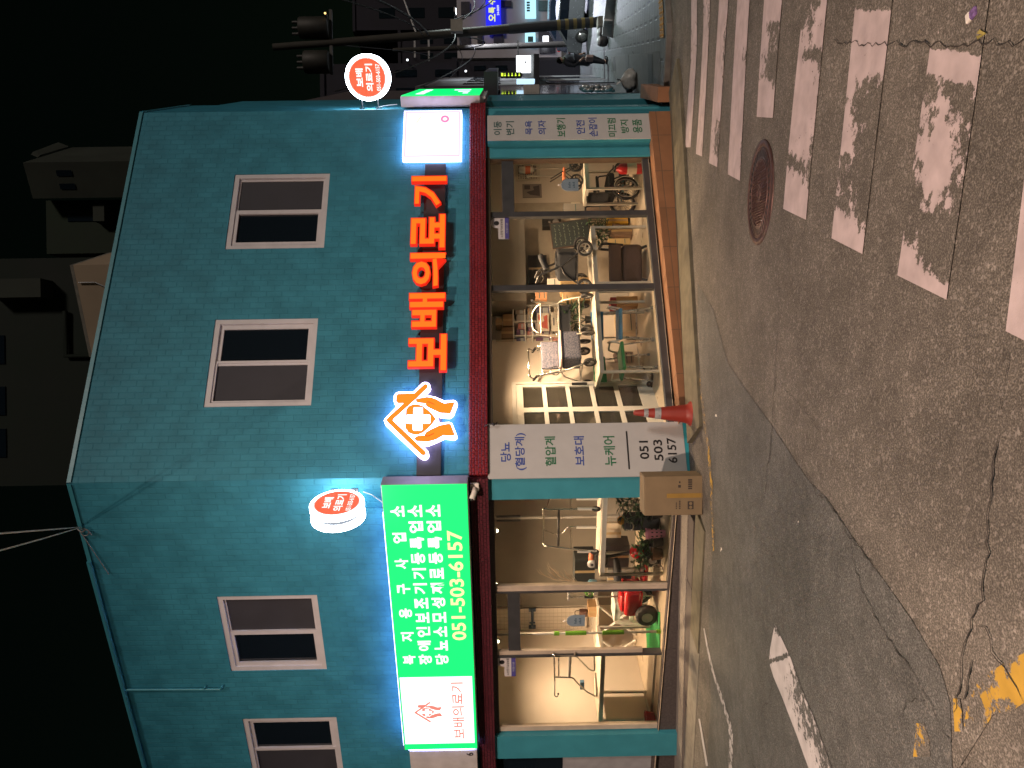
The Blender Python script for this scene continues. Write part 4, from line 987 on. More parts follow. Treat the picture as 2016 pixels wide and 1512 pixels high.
def tag(F, y0, y1, x0, x1, dep, label):
    a, z1 = pl(F, x0, y0, dep); b, z0 = pl(F, x1, y1, dep); a, b = min(a, b), max(a, b); w = b-a; h = z1-z0
    t = thing('hanging_sign', label, 'hanging sign', F, ((a+b)/2, dep, z0), 0, 'door tags')
    arc = [(a+w/2+w/2*math.cos(k*math.pi/10), z1-h*.38+h*.38*math.sin(k*math.pi/10)) for k in range(11)]
    m = MB(FM[F]); m.prism([(a, z0), (b, z0)]+arc, dep, dep+.006); part(t, 'board', m, mat('tag_blue', (0.20, 0.27, 0.33), 0.5))
    m = MB(FM[F]); m.tube([(a+w*.4, dep, z1-h*.05), (a+w/2, dep-.004, z1+h*.12), (a+w*.6, dep, z1-h*.05)], .004, 6); m.ball((a+w/2, dep-.004, z1+h*.13), .014); part(t, 'hook', m, WHITEP)
    m = MB(FM[F])
    for r in range(2):
        for k in range(4): m.box(a+w*(.26+.13*k), a+w*(.34+.13*k), dep-.002, dep-.0005, z0+h*(.2+.25*r), z0+h*(.29+.25*r+.04*((k+r) % 2)))
    part(t, 'lettering', m, mat('tag_ink', (.06, .11, .16), .6))
tag('R', 376, 352, 1105, 1138, .08, 'pale blue arched tag hanging on the glass of the right-hand door')
tag('L', 1233.5, 1211, 1115, 1152, .09, 'pale blue arched tag hanging on the sliding door of the left front')
# ---------------------------------------------------------------- things inside the shop
STEEL = mat('painted_steel', (0.60, 0.57, 0.52), 0.4, var=0.05)
WOODW = mat('white_board', (0.72, 0.66, 0.56), 0.45, var=0.05)
BLACKF = mat('black_fabric', (0.02, 0.022, 0.028), 0.85, bump=0.2, bscale=200)
BROWNF = mat('brown_fabric', (0.055, 0.032, 0.024), 0.7, bump=0.15, bscale=120)
def checker(name, c1, c2, sc):
    m = mat(name, c1, 0.8, var=0.0); nt = m.node_tree; N = nt.nodes
    v = N.new('ShaderNodeTexVoronoi'); v.inputs['Scale'].default_value = sc
    tc = [n for n in N if n.type == 'TEX_COORD'][0]; nt.links.new(tc.outputs['Object'], v.inputs['Vector'])
    r = N.new('ShaderNodeValToRGB'); r.color_ramp.interpolation = 'CONSTANT'; r.color_ramp.elements[0].color = c1+(1,); r.color_ramp.elements[1].color = c2+(1,); r.color_ramp.elements[1].position = 0.45
    nt.links.new(v.outputs['Distance'], r.inputs[0]); nt.links.new(r.outputs[0], N['Principled BSDF'].inputs['Base Color']); return m
PATT = checker('patterned_fabric', (0.05, 0.06, 0.11), (0.20, 0.20, 0.25), 60)

def wheel(t, M, c, ax, R, tr=0.014, spokes=6, tyre=None, rim=None, name='wheel'):
    c = Vector(c); ax = Vector(ax).normalized()
    m = MB(M); m.torus(c, ax, R-tr, tr, 30, 8); w = part(t, name, m, tyre or RUB)
    m = MB(M); m.torus(c, ax, R-2.2*tr, tr*0.55, 26, 6); m.cyl(c-ax*0.022, c+ax*0.022, R*0.16+.004, n=12)
    u = ax.orthogonal().normalized(); v = ax.cross(u)
    for i in range(spokes):
        a = 2*math.pi*i/spokes; e = c+(u*math.cos(a)+v*math.sin(a))*(R-2.2*tr); m.tube([c, e], 0.0035 if spokes > 8 else 0.008, 5)
    part(w, 'rim', m, rim or ALU); return w

def table(F, x0, x1, d0, d1, zf, zt, label, legs='both', shelf=None):
    t = thing('display_table', label, 'table', F, ((x0+x1)/2, (d0+d1)/2, zf), 0, 'white display tables')
    m = MB(FM[F]); m.box(x0, x1, d0-.004, d1, zt-.018, zt); part(t, 'tabletop', m, WOODW, .003)
    s = .032
    m = MB(FM[F]); m.box(x0, x1, d0, d0+s, zt-.018-.045, zt-.018); m.box(x0, x1, d1-s, d1, zt-.018-s, zt-.018); m.box(x0, x0+s, d0+s, d1-s, zt-.05, zt-.018); m.box(x1-s, x1, d0+s, d1-s, zt-.05, zt-.018)
    if shelf: m.box(x0+s, x1-s, d0, d0+s, shelf, shelf+s); m.box(x0, x0+s, d0+s, d1-s, shelf, shelf+s)
    part(t, 'rail', m, STEEL)
    for a in (x0, x1-s):
        for b in (d0, d1-s):
            m = MB(FM[F]); m.box(a, a+s, b, b+s, zf, zt-.018-(.045 if b == d0 else s)); part(t, 'leg', m, STEEL)
    return t
zT = pl('R', 1180, 729, .64)[1]
a1 = hz('R', 1298, 733, ZF)[0]; a2 = hz('R', 1280, 578, ZF)[0]; a3 = hz('R', 1272, 443, ZF)[0]; a4 = hz('R', 1264, 372, ZF)[0]
bk = hz('R', 1170, 766, zT)[1]
table('R', a1, a2, .62, bk, ZF, zT, 'white steel display table carrying the silver walker and the patterned walker, right front')
table('R', a2+.09, a3, .60, bk-.1, ZF, zT, 'white steel display table carrying the black walker in the middle pane')
zT3 = pl('R', 1153, 372, .63)[1]
table('R', a4, min(a4+.75, RW-.35), .62, 1.05, ZF, zT3, 'white steel stand over the wheelchair behind the right-hand glass door')
zL = pl('L', 1181, 1120, .48)[1]
b1, b2 = hz('L', 1303, 1126, ZF)[0], -0.40
table('L', b1, b2, .46, .98, ZF, zL, 'white display table carrying the tall walking frame, left front')
zLB = pl('L', 1183, 1290, .40)[1]
b3, b4 = hz('L', 1297, 1289, ZF)[0], -4.36
table('L', b4, b3, .38, .95, ZF, zLB, 'white framed display table carrying the chrome toilet rail, leftmost window', shelf=ZF+.012)

# walkers with four wheels -------------------------------------------------
def rollator(F, at, rot, label, tubem, seatm, wr, hgt, w, style):
    t = thing('rollator', label, 'walker', F, at, rot, 'wheeled walkers')
    M = t.matrix_world
    hw = w/2; L = 0.27
    for sx in (-1, 1):
        x = sx*hw
        m = MB(M)
        m.bend([(x, -L, wr+.03), (x*.93, -.02, hgt*.55), (x*.86, .10, hgt*.93), (x*.86, .20, hgt)], .016, .06)
        m.bend([(x, L, wr+.03), (x*.96, .10, hgt*.5), (x*.93, -.02, hgt*.56)], .012, .05)
        m.tube([(x, -L*.9, wr+.10), (x, L*.9, wr+.10)], .010)
        part(t, 'side_frame', m, tubem)
        m = MB(M); m.tube([(x*.86, .12, hgt*.955), (x*.86, .22, hgt+.005)], .019, 10); part(t, 'grip', m, BLACK)
        m = MB(M); m.bend([(x*.9, .09, hgt*.9), (x*.9, .16, hgt*.87), (x*.9, .21, hgt*.93)], .006, .03, 6); part(t, 'brake_lever', m, CHROME)
        for sy in (-1, 1):
            m = MB(M); m.box(x-.018, x+.018, sy*L-.02, sy*L+.02, wr, wr+.07); part(t, 'fork', m, BLACK)
            wheel(t, M, (x, sy*L, wr), (1, 0, 0), wr, .02, 5, RUB, ALU if style == 'black' else GREYM)
    m = MB(M)
    m.tube([(-hw*.93, 0, hgt*.56), (hw*.93, 0, hgt*.56)], .011); m.tube([(-hw, L*.5, wr+.1), (hw, L*.5, wr+.1)], .010)
    m.tube([(-hw*.86, .08, hgt*.86), (hw*.86, .08, hgt*.86)], .011)
    part(t, 'crossbar', m, tubem)
    if style == 'basket':
        m = MB(M); m.rbox(-hw*.8, hw*.8, -.02, -.26, hgt*.36, hgt*.54, .02); part(t, 'seat_bag', m, BLACKF)
        m = MB(M); m.bend([(-hw*.86, .08, hgt*.86), (-hw*.5, -.04, hgt*1.0), (hw*.5, -.04, hgt*1.0), (hw*.86, .08, hgt*.86)], .009, .1); part(t, 'back_strap', m, tubem)
    elif style == 'patterned':
        m = MB(M); m.rbox(-hw*.82, hw*.82, -.06, -.02, hgt*.58, hgt*.88, .018); part(t, 'backrest', m, seatm)
        m = MB(M); m.rbox(-hw*.85, hw*.85, -.32, -.03, hgt*.54, hgt*.585, .018); part(t, 'seat', m, mat('pink_pad', (.62, .45, .42), .7))
        m = MB(M); m.rbox(-hw*.82, hw*.82, -.31, -.02, hgt*.24, hgt*.535, .03); part(t, 'seat_bag', m, seatm)
        m = MB(M); m.bend([(-hw*.86, .2, hgt), (-hw*.86, .12, hgt+.07), (hw*.86, .12, hgt+.07), (hw*.86, .2, hgt)], .014, .09); part(t, 'push_bar', m, CHROME)
        m = MB(M); m.torus((-hw*1.06, -.1, hgt*.66), (.2, 1, 0), .065, .008, 18, 6); m.torus((hw*1.06, -.1, hgt*.66), (-.2, 1, 0), .065, .008, 18, 6); part(t, 'cane_ring', m, CHROME)
    else:
        m = MB(M); m.rbox(-hw*.95, hw*.95, -.22, .2, hgt*.26, hgt*.63, .04); part(t, 'seat_bag', m, BLACKF)
        m = MB(M); m.rbox(-hw*.8, hw*.8, -.16, .13, hgt*.60, hgt*.64, .015); part(t, 'seat', m, BLACKF)
        m = MB(M); m.rbox(-hw*.5, hw*.5, -.115, -.10, hgt*.36, hgt*.5, .006); part(t, 'pocket', m, PANEL)
        m = MB(M); m.bend([(-hw*.86, .02, hgt*.82), (-hw*.6, -.12, hgt*.9), (hw*.6, -.12, hgt*.9), (hw*.86, .02, hgt*.82)], .045, .1); part(t, 'back_strap', m, BLACKF)
    return t
p = hz('R', 1166, 628, zT); rollator('R', (p[0], p[1], zT), R_(168), 'silver four-wheeled walker with a black bag on the display table', mat('bare_alu', (.75, .70, .6), .3, .5), BLACKF, .095, .87, .54, 'basket')
p = hz('R', 1169, 703, zT); rollator('R', (p[0]+.02, p[1]+.02, zT), R_(12), 'chrome walker with patterned seat and pink pad on the display table', CHROME, PATT, .095, .86, .58, 'patterned')
p = hz('R', 1163, 520, zT); rollator('R', (p[0], p[1]+.02, zT), R_(52), 'black folding walker with grey wheels on the middle display table', mat('black_tube', (.03, .03, .032), .35, .5), BLACKF, .115, .80, .52, 'black')
# small walker with big spoked wheels and coral seat on the stand
t = thing('rollator', 'small walker with thin black spoked wheels and a coral seat behind the right-hand glass door', 'walker', 'R', (pl('R', 1140, 350, 1.0)[0], .86, zT3), R_(70), 'wheeled walkers'); M = t.matrix_world
for (x, y) in ((-.10, -.08), (.10, -.14), (-.1, .16), (.1, .16)): wheel(t, M, (x, y, .105), (1, 0, 0), .105, .011, 6, BLACK, BLACK)
m = MB(M); m.bend([(-.08, -.1, .1), (-.08, 0, .3), (-.08, .12, .5)], .009); m.bend([(.08, -.1, .1), (.08, 0, .3), (.08, .12, .5)], .009); m.tube([(-.08, .16, .1), (-.08, 0, .3)], .008); m.tube([(.08, .16, .1), (.08, 0, .3)], .008); part(t, 'frame', m, BLACK)
m = MB(M); m.rbox(-.09, .09, -.06, .1, .27, .31, .012); part(t, 'seat', m, mat('coral', (.75, .22, .10), .5))

# wheelchair under the stand, side on
c = pl('R', 1231, 377, .86); t = thing('wheelchair', 'black folding wheelchair with large spoked wheels under the white stand', 'wheelchair', 'R', (c[0], .98, ZF), R_(-90)); M = t.matrix_world
# local: x across, y forward
rw = c[1]-ZF
for sx in (-.2, .2): 
    wheel(t, M, (sx, 0, rw), (1, 0, 0), rw, .022, 16, RUB, GREYM)
    m = MB(M); m.torus((sx*1.25, 0, rw), (1, 0, 0), rw*.86, .007, 28, 6); part(t, 'push_rim', m, CHROME)
    wheel(t, M, (sx*.9, .36, .085), (1, 0, 0), .085, .016, 5, RUB, GREYM, 'caster')
    m = MB(M); x = sx*.85
    m.bend([(x, -.12, .80), (x, -.06, .78), (x, -.05, .28), (x, .36, .28), (x, .36, .17)], .012, .05); m.bend([(x, -.05, .46), (x, .30, .46), (x, .46, .30), (x, .52, .10)], .012, .06); m.bend([(x, -.05, .62), (x, .24, .62), (x, .26, .46)], .011, .04)
    part(t, 'side_frame', m, mat('dark_tube', (.06, .06, .065), .3, .6))
    m = MB(M); m.rbox(x-.022, x+.022, -.02, .24, .625, .655, .008); part(t, 'armrest', m, BLACK)
    m = MB(M); m.tube([(x, -.20, .80), (x, -.08, .795)], .017, 10); part(t, 'grip', m, BLACK)
    m = MB(M); m.rbox(x-.06, x+.06, .47, .60, .085, .10, .006); part(t, 'footrest', m, BLACK)
m = MB(M); m.rbox(-.17, .17, -.03, .32, .36, .48, .03); part(t, 'seat', m, BLACKF)
m = MB(M); m.rbox(-.17, .17, -.07, -.045, .46, .78, .01); part(t, 'backrest', m, BLACKF)
m = MB(M); m.tube([(-.17, .1, .24), (.17, .1, .45)], .011); m.tube([(.17, .12, .24), (-.17, .12, .45)], .011); part(t, 'cross_brace', m, CHROME)
# fire extinguisher
c = hz('R', 1266, 328, ZF); t = thing('fire_extinguisher', 'red fire extinguisher with a pale label on the floor by the right door jamb', 'fire extinguisher', 'R', (c[0]-.02, c[1]+.02, ZF)); M = t.matrix_world
m = MB(M); m.lathe([(.075, 0), (.08, .01), (.08, .30), (.07, .345), (.035, .375), (.02, .40)], n=20); part(t, 'cylinder', m, mat('ext_red', (.42, .012, .015), .3, var=.05))
m = MB(M); m.lathe([(.0812, .10), (.0812, .24)], n=20); part(t, 'label', m, mat('ext_label', (.55, .45, .35), .6))
m = MB(M); m.rbox(-.02, .02, -.06, .05, .40, .425, .005); m.rbox(-.012, .012, -.08, .02, .44, .455, .004); m.bend([(.02, 0, .41), (.1, 0, .38), (.095, 0, .1)], .01, .05); part(t, 'handle', m, BLACK)

# shower chairs under the first table
def shower_chair(at, rot, label, col, dark):
    t = thing('shower_chair', label, 'shower chair', 'R', at, rot, 'shower chairs'); M = t.matrix_world
    cm = mat(dark, col, .4); h = .42
    m = MB(M); m.rbox(-.22, .22, -.19, .19, h, h+.05, .02); part(t, 'seat', m, cm)
    m = MB(M); m.rbox(-.21, .21, .20, .235, h+.22, h+.40, .016); part(t, 'backrest', m, cm)
    for sx in (-1, 1):
        for sy in (-1, 1):
            m = MB(M); m.tube([(sx*.18, sy*.15, h), (sx*.215, sy*.19, .02)], .012); l = part(t, 'leg', m, ALU)
            m = MB(M); m.lathe([(.02, 0), (.018, .035)], (sx*.217, sy*.192, 0), 'z', 12); part(l, 'rubber_foot', m, GREYM)
        m = MB(M); m.bend([(sx*.17, .16, h+.02), (sx*.17, .22, h+.1), (sx*.17, .22, h+.38)], .011, .04); part(t, 'back_tube', m, ALU)
        m = MB(M); m.bend([(sx*.22, -.12, h+.03), (sx*.25, -.12, h+.18), (sx*.25, .12, h+.18), (sx*.22, .14, h+.05)], .012, .05); part(t, 'armrest', m, WHITEP)
    m = MB(M); m.tube([(-.2, 0, .2), (.2, 0, .2)], .009); part(t, 'crossbar', m, ALU)
    return t
p = hz('R', 1286, 627, ZF); shower_chair((p[0]+.02, .93, ZF), R_(-22), 'blue shower chair with white arms under the display table', (.06, .24, .50), 'blue_plastic')
p = hz('R', 1290, 697, ZF); shower_chair((p[0]-.03, .95, ZF), R_(8), 'green shower chair with clear legs under the display table', (.015, .22, .075), 'green_plastic')
# stack of small boxes, slippers
def carton(F, y0, y1, x0, x1, dep, th, label, col=None, name='cardboard_box', stripes=0, group=None, z0=None, cat='box'):
    a, zt = pl(F, x0, y0, dep); b, zb = pl(F, x1, y1, dep); a, b = min(a, b), max(a, b); zb = zb if z0 is None else z0
    t = thing(name, label, cat, F, ((a+b)/2, dep+th/2, zb), 0, group)
    m = MB(FM[F]); m.box(a, b, dep, dep+th, zb, zt); part(t, 'body', m, mat('box_%02d%02d%02d' % tuple(int(c*99) for c in (col or (.36, .24, .13))), col or (.36, .24, .13), .75, var=.08), .002)
    m = MB(FM[F])
    if stripes:
        for i in range(stripes): z = zb+(zt-zb)*(i+.55)/(stripes+.3); m.box(a+(b-a)*.1, b-(b-a)*(.1+.25*((i*7) % 3)/3), dep-.002, dep-.0005, z-.006, z+.006)
        part(t, 'print', m, INKD)
    else:
        m.box((a+b)/2-.02, (a+b)/2+.02, dep-.0025, dep-.0005, zb+.002, zt-.002); part(t, 'tape', m, mat('tape_tan', (.42, .30, .16), .35))
    return t
for i in range(4):
    carton('R', 722, 692, 1211+i*9, 1219.5+i*9, 1.75, .2, ['topmost', 'second from the top', 'third from the top', 'lowest'][i]+' small white carton in the stack behind the green shower chair', (.55, .42, .38), 'small_carton', 1, 'small white cartons')
for i, (y, x) in enumerate(((741, 1268), (751, 1284))):
    p = hz('R', x, y, ZF); t = thing('slipper', ['dark slipper farther inside beside the white glazed door', 'dark slipper nearer the window beside the white glazed door'][i], 'slipper', 'R', (p[0], p[1], ZF), R_(35), 'slippers'); M = t.matrix_world
    m = MB(M); m.prism([(-.045, -.13), (.04, -.13), (.05, .05), (.03, .13), (-.03, .13), (-.05, .05)], 0, .02, 'z'); part(t, 'sole', m, BROWNF, .005)
    m = MB(M); m.bend([(-.05, .03, .015), (-.035, .05, .06), (.035, .05, .06), (.05, .03, .015)], .016, .03); part(t, 'strap', m, BROWNF)

# office chair under the middle table
p = hz('R', 1272, 520, ZF); t = thing('armchair', 'dark brown padded chair with black arms under the middle display table', 'chair', 'R', (p[0]+.05, .98, ZF), R_(160)); M = t.matrix_world
m = MB(M); m.rbox(-.28, .28, -.27, .27, .07, .36, .06, 3); part(t, 'seat', m, BROWNF)
m = MB(M); m.rbox(-.27, .27, .24, .30, .38, .56, .025, 3); part(t, 'backrest', m, BROWNF)
for sx in (-1, 1):
    m = MB(M); m.bend([(sx*.27, .22, .34), (sx*.30, .22, .64), (sx*.30, -.2, .64), (sx*.27, -.2, .34)], .02, .06); part(t, 'armrest', m, BLACK)
    for sy in (-1, 1): m = MB(M); m.tube([(sx*.22, sy*.2, .10), (sx*.25, sy*.24, .0)], .02); part(t, 'leg', m, BLACK)

# pot plants
def plant(F, at, label, h, sp, pot, mleaf, nleaf=60, name='pot_plant', potr=.11, poth=.2, L=.16, w=.03, group=None):
    t = thing(name, label, 'plant', F, at, 0, group); M = t.matrix_world
    m = MB(M); m.lathe([(potr*.75, 0), (potr, poth*.95), (potr*1.06, poth), (potr*.9, poth), (potr*.85, poth*.9)], n=18); part(t, 'pot', m, pot)
    m = MB(M)
    for i in range(5):
        a = random.uniform(0, 6.28); m.tube([(0, 0, poth*.8), (math.cos(a)*sp*.3, math.sin(a)*sp*.3, poth+h*.5), (math.cos(a)*sp*.6, math.sin(a)*sp*.6, poth+h*.85)], .005, 5)
    part(t, 'stem', m, LEAFD)
    m = MB(M)
    for i in range(nleaf):
        a = random.uniform(0, 6.28); q = random.random()**.7; z = poth+h*random.uniform(.15, .95); p = Vector((math.cos(a)*sp*q*.6, math.sin(a)*sp*q*.6, z))
        d = Vector((math.cos(a), math.sin(a), random.uniform(-.5, .9))); m.leaf(p, d, (0, 0, 1), L*random.uniform(.6, 1.2), w*random.uniform(.7, 1.2))
    part(t, 'foliage', m, mleaf); return t
POTB = mat('dark_pot', (.03, .028, .026), .5); POTW = mat('white_pot', (.55, .5, .45), .5); POTP = mat('pink_pot', (.55, .22, .32), .5); POTT = mat('brown_pot', (.16, .09, .05), .7)
p = pl('R', 1190, 456, 1.7); plant('R', (p[0], 1.75, ZF), 'dark bushy pot plant behind the middle display table', .55, .32, POTT, LEAFD, 110, potr=.15, poth=.3)
p = pl('R', 1180, 434, 1.9); plant('R', (p[0], 1.9, ZF), 'fine green pot plant beside the yellow carton', .62, .28, POTB, LEAF, 130, L=.1, w=.012)
p = pl('R', 1145, 637, 1.35); plant('R', (p[0], 1.22, zT), 'small dark palm plant behind the silver walker', .26, .3, POTB, LEAFD, 70, L=.22, w=.014, potr=.06, poth=.08)
carton('R', 440, 427, 1196, 1236, 1.75, .2, 'yellow carton standing on the floor behind the glass between the two doors', (.65, .40, .03), 'yellow_carton', 0)
carton('R', 461, 447, 1204, 1244, 1.6, .25, 'brown fabric storage bin behind the middle display table', (.20, .13, .09), 'storage_bin', 0, cat='bin')
carton('R', 481, 469, 1198, 1240, 1.45, .06, 'yellow and brown carton leaning behind the brown chair', (.55, .38, .16), 'leaning_carton', 2)
carton('R', 572, 546, 1104, 1162, 1.15, .2, 'tan carton at the back of the middle display table', (.50, .34, .17), 'cardboard_box', 0, 'tan cartons', z0=zT)
carton('R', 592, 574, 1108, 1162, 1.15, .2, 'tan carton behind the window post at the end of the first display table', (.47, .31, .16), 'cardboard_box', 0, 'tan cartons', z0=zT)
carton('R', 545, 525, 1208, 1242, 1.5, .25, 'open tan carton under the middle display table', (.55, .38, .19), 'cardboard_box', 2, 'tan cartons')
carton('R', 602, 583, 1215, 1258, 1.7, .25, 'brown carton on the floor behind the blue shower chair', (.40, .25, .11), 'cardboard_box', 0, 'tan cartons')
carton('R', 603, 585, 1203, 1213, 1.7, .2, 'dark red carton standing on the brown one behind the blue shower chair', (.22, .03, .035), 'red_carton', 0)
carton('R', 655, 613, 1215, 1262, 1.9, .2, 'cream carton behind the blue shower chair', (.60, .48, .32), 'cardboard_box', 1, 'tan cartons')

# back wall: shelf unit with goods, posters, blackboard, speaker
DB = 2.2
sa, sz_t = pl('R', 1011, 690, DB); sb, sz_b = pl('R', 1108, 600, DB)
t = thing('shelf_unit', 'white open shelf unit full of small packs against the back wall', 'shelf', 'R', ((sa+sb)/2, DB+.1, sz_b)); 
m = MB(FM['R'])
zr = [pl('R', x, 645, DB)[1] for x in (1011, 1034, 1048, 1084, 1108)]; xr_ = [sa, pl('R', 1050, 660, DB)[0], pl('R', 1050, 632, DB)[0], sb]
m.box(sa, sb, DB+.2, DB+.215, zr[-1], zr[0])
for z in zr: m.box(sa, sb, DB, DB+.2, z-.01, z+.01)
part(t, 'shelf_board', m, WHITEP)
for x in xr_: m = MB(FM['R']); m.box(x-.009, x+.009, DB+.001, DB+.199, zr[-1]-.01, zr[0]+.01); part(t, 'side_panel', m, WHITEP)
cols = [(.5, .35, .25), (.12, .06, .13), (.42, .38, .36), (.1, .1, .2), (.5, .2, .18), (.35, .3, .25), (.55, .48, .4), (.2, .09, .18)]
wn_ = 0
for i in range(len(zr)-1):
    for j in range(3):
        x0 = xr_[j]+.02; x1 = xr_[j+1]-.02; zb_, ztop = zr[i+1]+.01, zr[i]-.015; n_ = random.choice((2, 2, 3))
        for k in range(n_):
            u0 = x0+(x1-x0)*k/n_; u1 = x0+(x1-x0)*(k+1)/n_-.006; hz_ = zb_+(ztop-zb_)*random.uniform(.6, .95)
            q = thing('product_pack', '%s pack on %s, %s' % (['tan', 'dark purple', 'grey', 'navy', 'dull red', 'brown', 'cream', 'plum'][(i*3+j+k*3) % 8], ['the top shelf', 'the second shelf', 'the third shelf', 'the bottom shelf'][i], ['left bay', 'middle bay', 'right bay'][j]+' '+['near side', 'centre', 'far side'][k]), 'pack', 'R', ((u0+u1)/2, DB+.09, zb_), 0, 'packs on the white shelf unit')
            m = MB(FM['R']); m.box(u0, u1, DB+.03, DB+.15, zb_, hz_); part(q, 'box', m, mat('pack%d' % ((i*3+j+k*3) % 8), cols[(i*3+j+k*3) % 8], .6))
            m = MB(FM['R']); m.box(u0+.01, u1-.01, DB+.027, DB+.0295, zb_+.02, zb_+(hz_-zb_)*.5); part(q, 'label', m, PANEL)
for (y0, y1, x0, x1, c, lab) in ((642, 618, 990, 1011, (.30, .20, .11), 'brown carton on top of the white shelf unit, right of the pair'), (666, 644, 987, 1011, (.22, .14, .09), 'darker brown carton on top of the white shelf unit'),
                                (690, 668, 977, 1011, (.5, .42, .32), 'pale carton on top of the shelf unit beside the large tan one'), (721, 691, 976, 1011, (.36, .2, .11), 'large tan carton with a flap on the high end of the shelf'),
                                (640, 626, 976, 989, (.4, .3, .2), 'small carton perched highest over the shelf unit')):
    carton('R', y0, y1, x0, x1, DB+.02, .2, lab, c, 'cardboard_box', 0, 'cartons on the shelf unit')
m = MB(FM['R']); a_, z_ = pl('R', 1011, 722, DB); m.box(a_, sa-.01, DB, DB+.24, z_-.03, z_-.003); lone('wall_shelf', m, WHITEP, 'white wall shelf under the large tan carton', 'shelf')
def poster(F, y0, y1, x0, x1, dep, label, col, ink, kind='lines', name='poster', ztilt=0):
    a, zt = pl(F, x0, y0, dep); b, zb = pl(F, x1, y1, dep); a, b = min(a, b), max(a, b)
    t = thing(name, label, 'poster' if name == 'poster' else name.replace('_', ' '), F, ((a+b)/2, dep, zb), 0)
    m = MB(FM[F]); m.box(a, b, dep, dep+.012, zb, zt); part(t, 'sheet', m, mat('sheet_%d%d%d' % tuple(int(c*99) for c in col), col, .6, var=.05))
    m = MB(FM[F]); w, h = b-a, zt-zb
    if kind == 'lines':
        for i in range(9):
            z = zt-h*(.12+.09*i); x = a+w*.1
            while x < b-w*.15:
                l = random.uniform(.05, .22)*w; m.box(x, min(x+l, b-w*.08), dep-.002, dep-.0004, z-h*.018, z+h*.018); x += l+w*.04
    elif kind == 'grid':
        for i in range(5):
            for j in range(7): m.box(a+w*(.1+.12*j), a+w*(.15+.12*j), dep-.002, dep-.0004, zb+h*(.1+.11*i), zb+h*(.15+.11*i))
        m.box(a+w*.3, a+w*.7, dep-.002, dep-.0004, zb+h*.75, zb+h*.86)
    else:
        m.prism([(a+w*.1, zb+h*.1), (a+w*.9, zb+h*.12), (a+w*.8, zb+h*.45), (a+w*.55, zb+h*.4), (a+w*.4, zb+h*.8), (a+w*.2, zb+h*.6)], dep-.002, dep-.0004); m.box(a+w*.6, a+w*.9, dep-.002, dep-.0004, zb+h*.6, zb+h*.9)
    part(t, 'print', m, mat('print_%d%d%d' % tuple(int(c*99) for c in ink), ink, .6, var=.05)); return t
poster('R', 389, 362, 1029, 1066, RB-.02, 'small grey picture on the back wall behind the right-hand glass door', (.25, .22, .21), (.08, .07, .075), 'shape')
poster('R', 356, 322, 1016, 1062, RB-.02, 'pale text sheets on the back wall near the door jamb', (.6, .54, .45), (.2, .18, .16), 'lines')
poster('R', 652, 616, 1058, 1080, DB-.06, 'white calendar sheet with a red strip above the silver walker', (.60, .52, .45), (.45, .09, .07), 'shape')
poster('R', 652, 614, 1086, 1110, DB-.06, 'pale calendar page with a grid of dates above the black walker bag', (.58, .54, .48), (.16, .15, .16), 'grid')
poster('R', 745, 716, 1024, 1058, 1.95, 'newspaper style leaflet sheet on the wall beside the white glazed door', (.50, .44, .38), (.14, .11, .12), 'lines')
poster('R', 745, 690, 1062, 1084, 1.98, 'purple and white product leaflet behind the patterned walker', (.50, .45, .42), (.16, .08, .13), 'grid')
c0, c1 = pl('R', 1087, 480, 1.55), pl('R', 1158, 431, 1.55)
t = thing('blackboard', 'blackboard with chalk writing leaning behind the black walker', 'blackboard', 'R', ((c0[0]+c1[0])/2, 1.55, c1[1])); w, h = c1[0]-c0[0], c0[1]-c1[1]
M = FM['R'] @ Matrix.Translation(((c0[0]+c1[0])/2, 1.55, c1[1])) @ Matrix.Rotation(R_(-4), 4, 'Y') @ Matrix.Rotation(R_(-6), 4, 'X')
m = MB(M); m.box(-w/2, w/2, 0, .02, 0, h); part(t, 'board', m, mat('slate', (.012, .020, .022), .7))
m = MB(M)
for (a, b, c, d) in ((-w/2-.012, w/2+.012, -.012, 0), (-w/2-.012, w/2+.012, h, h+.012), (-w/2-.012, -w/2, 0, h), (w/2, w/2+.012, 0, h)): m.box(a, b, -.004, .022, c, d)
part(t, 'frame', m, BROWNF)
m = MB(M)
for i in range(7):
    x = -w*.42; z = h*(.9-.125*i)
    while x < w*.36:
        l = random.uniform(.02, .05); m.tube([(x, -.003, z+random.uniform(-.01, .01)), (x+l*.5, -.003, z+random.uniform(-.018, .018)), (x+l, -.003, z+random.uniform(-.01, .01))], .0028, 4); x += l+random.uniform(.01, .04)
part(t, 'chalk_writing', m, mat('chalk', (.30, .36, .27), .8))
c0, c1 = pl('R', 1068, 446, RB-.15), pl('R', 1104, 428, RB-.15)
t = thing('loudspeaker', 'black wall loudspeaker above the blackboard', 'loudspeaker', 'R', ((c0[0]+c1[0])/2, RB-.1, c1[1]))
m = MB(FM['R']); m.rbox(c0[0], c1[0], RB-.15, RB-.005, c1[1], c0[1], .008); part(t, 'cabinet', m, BLACK)
m = MB(FM['R']); xm = (c0[0]+c1[0])/2; m.lathe([(.001, -.004), (.03, .0), (.052, -.008), (.056, 0)], (xm, RB-.152, c1[1]+.09), 'y', 20); m.lathe([(.001, -.002), (.022, 0)], (xm, RB-.152, c1[1]+.2), 'y', 16); part(t, 'cone', m, GREYM)
m = MB(FM['R']); c = pl('R', 1034, 334, RB-.1); m.lathe([(.02, -.16), (.06, -.13), (.07, .0), (.055, .1), (.02, .12)], (c[0], RB-.09, c[1]), 'z', 16)
t = thing('wall_lamp', 'small white and coral wall fitting near the right door jamb', 'lamp', 'R', (c[0], RB-.02, c[1]-.16)); part(t, 'shade', m, WHITEP)
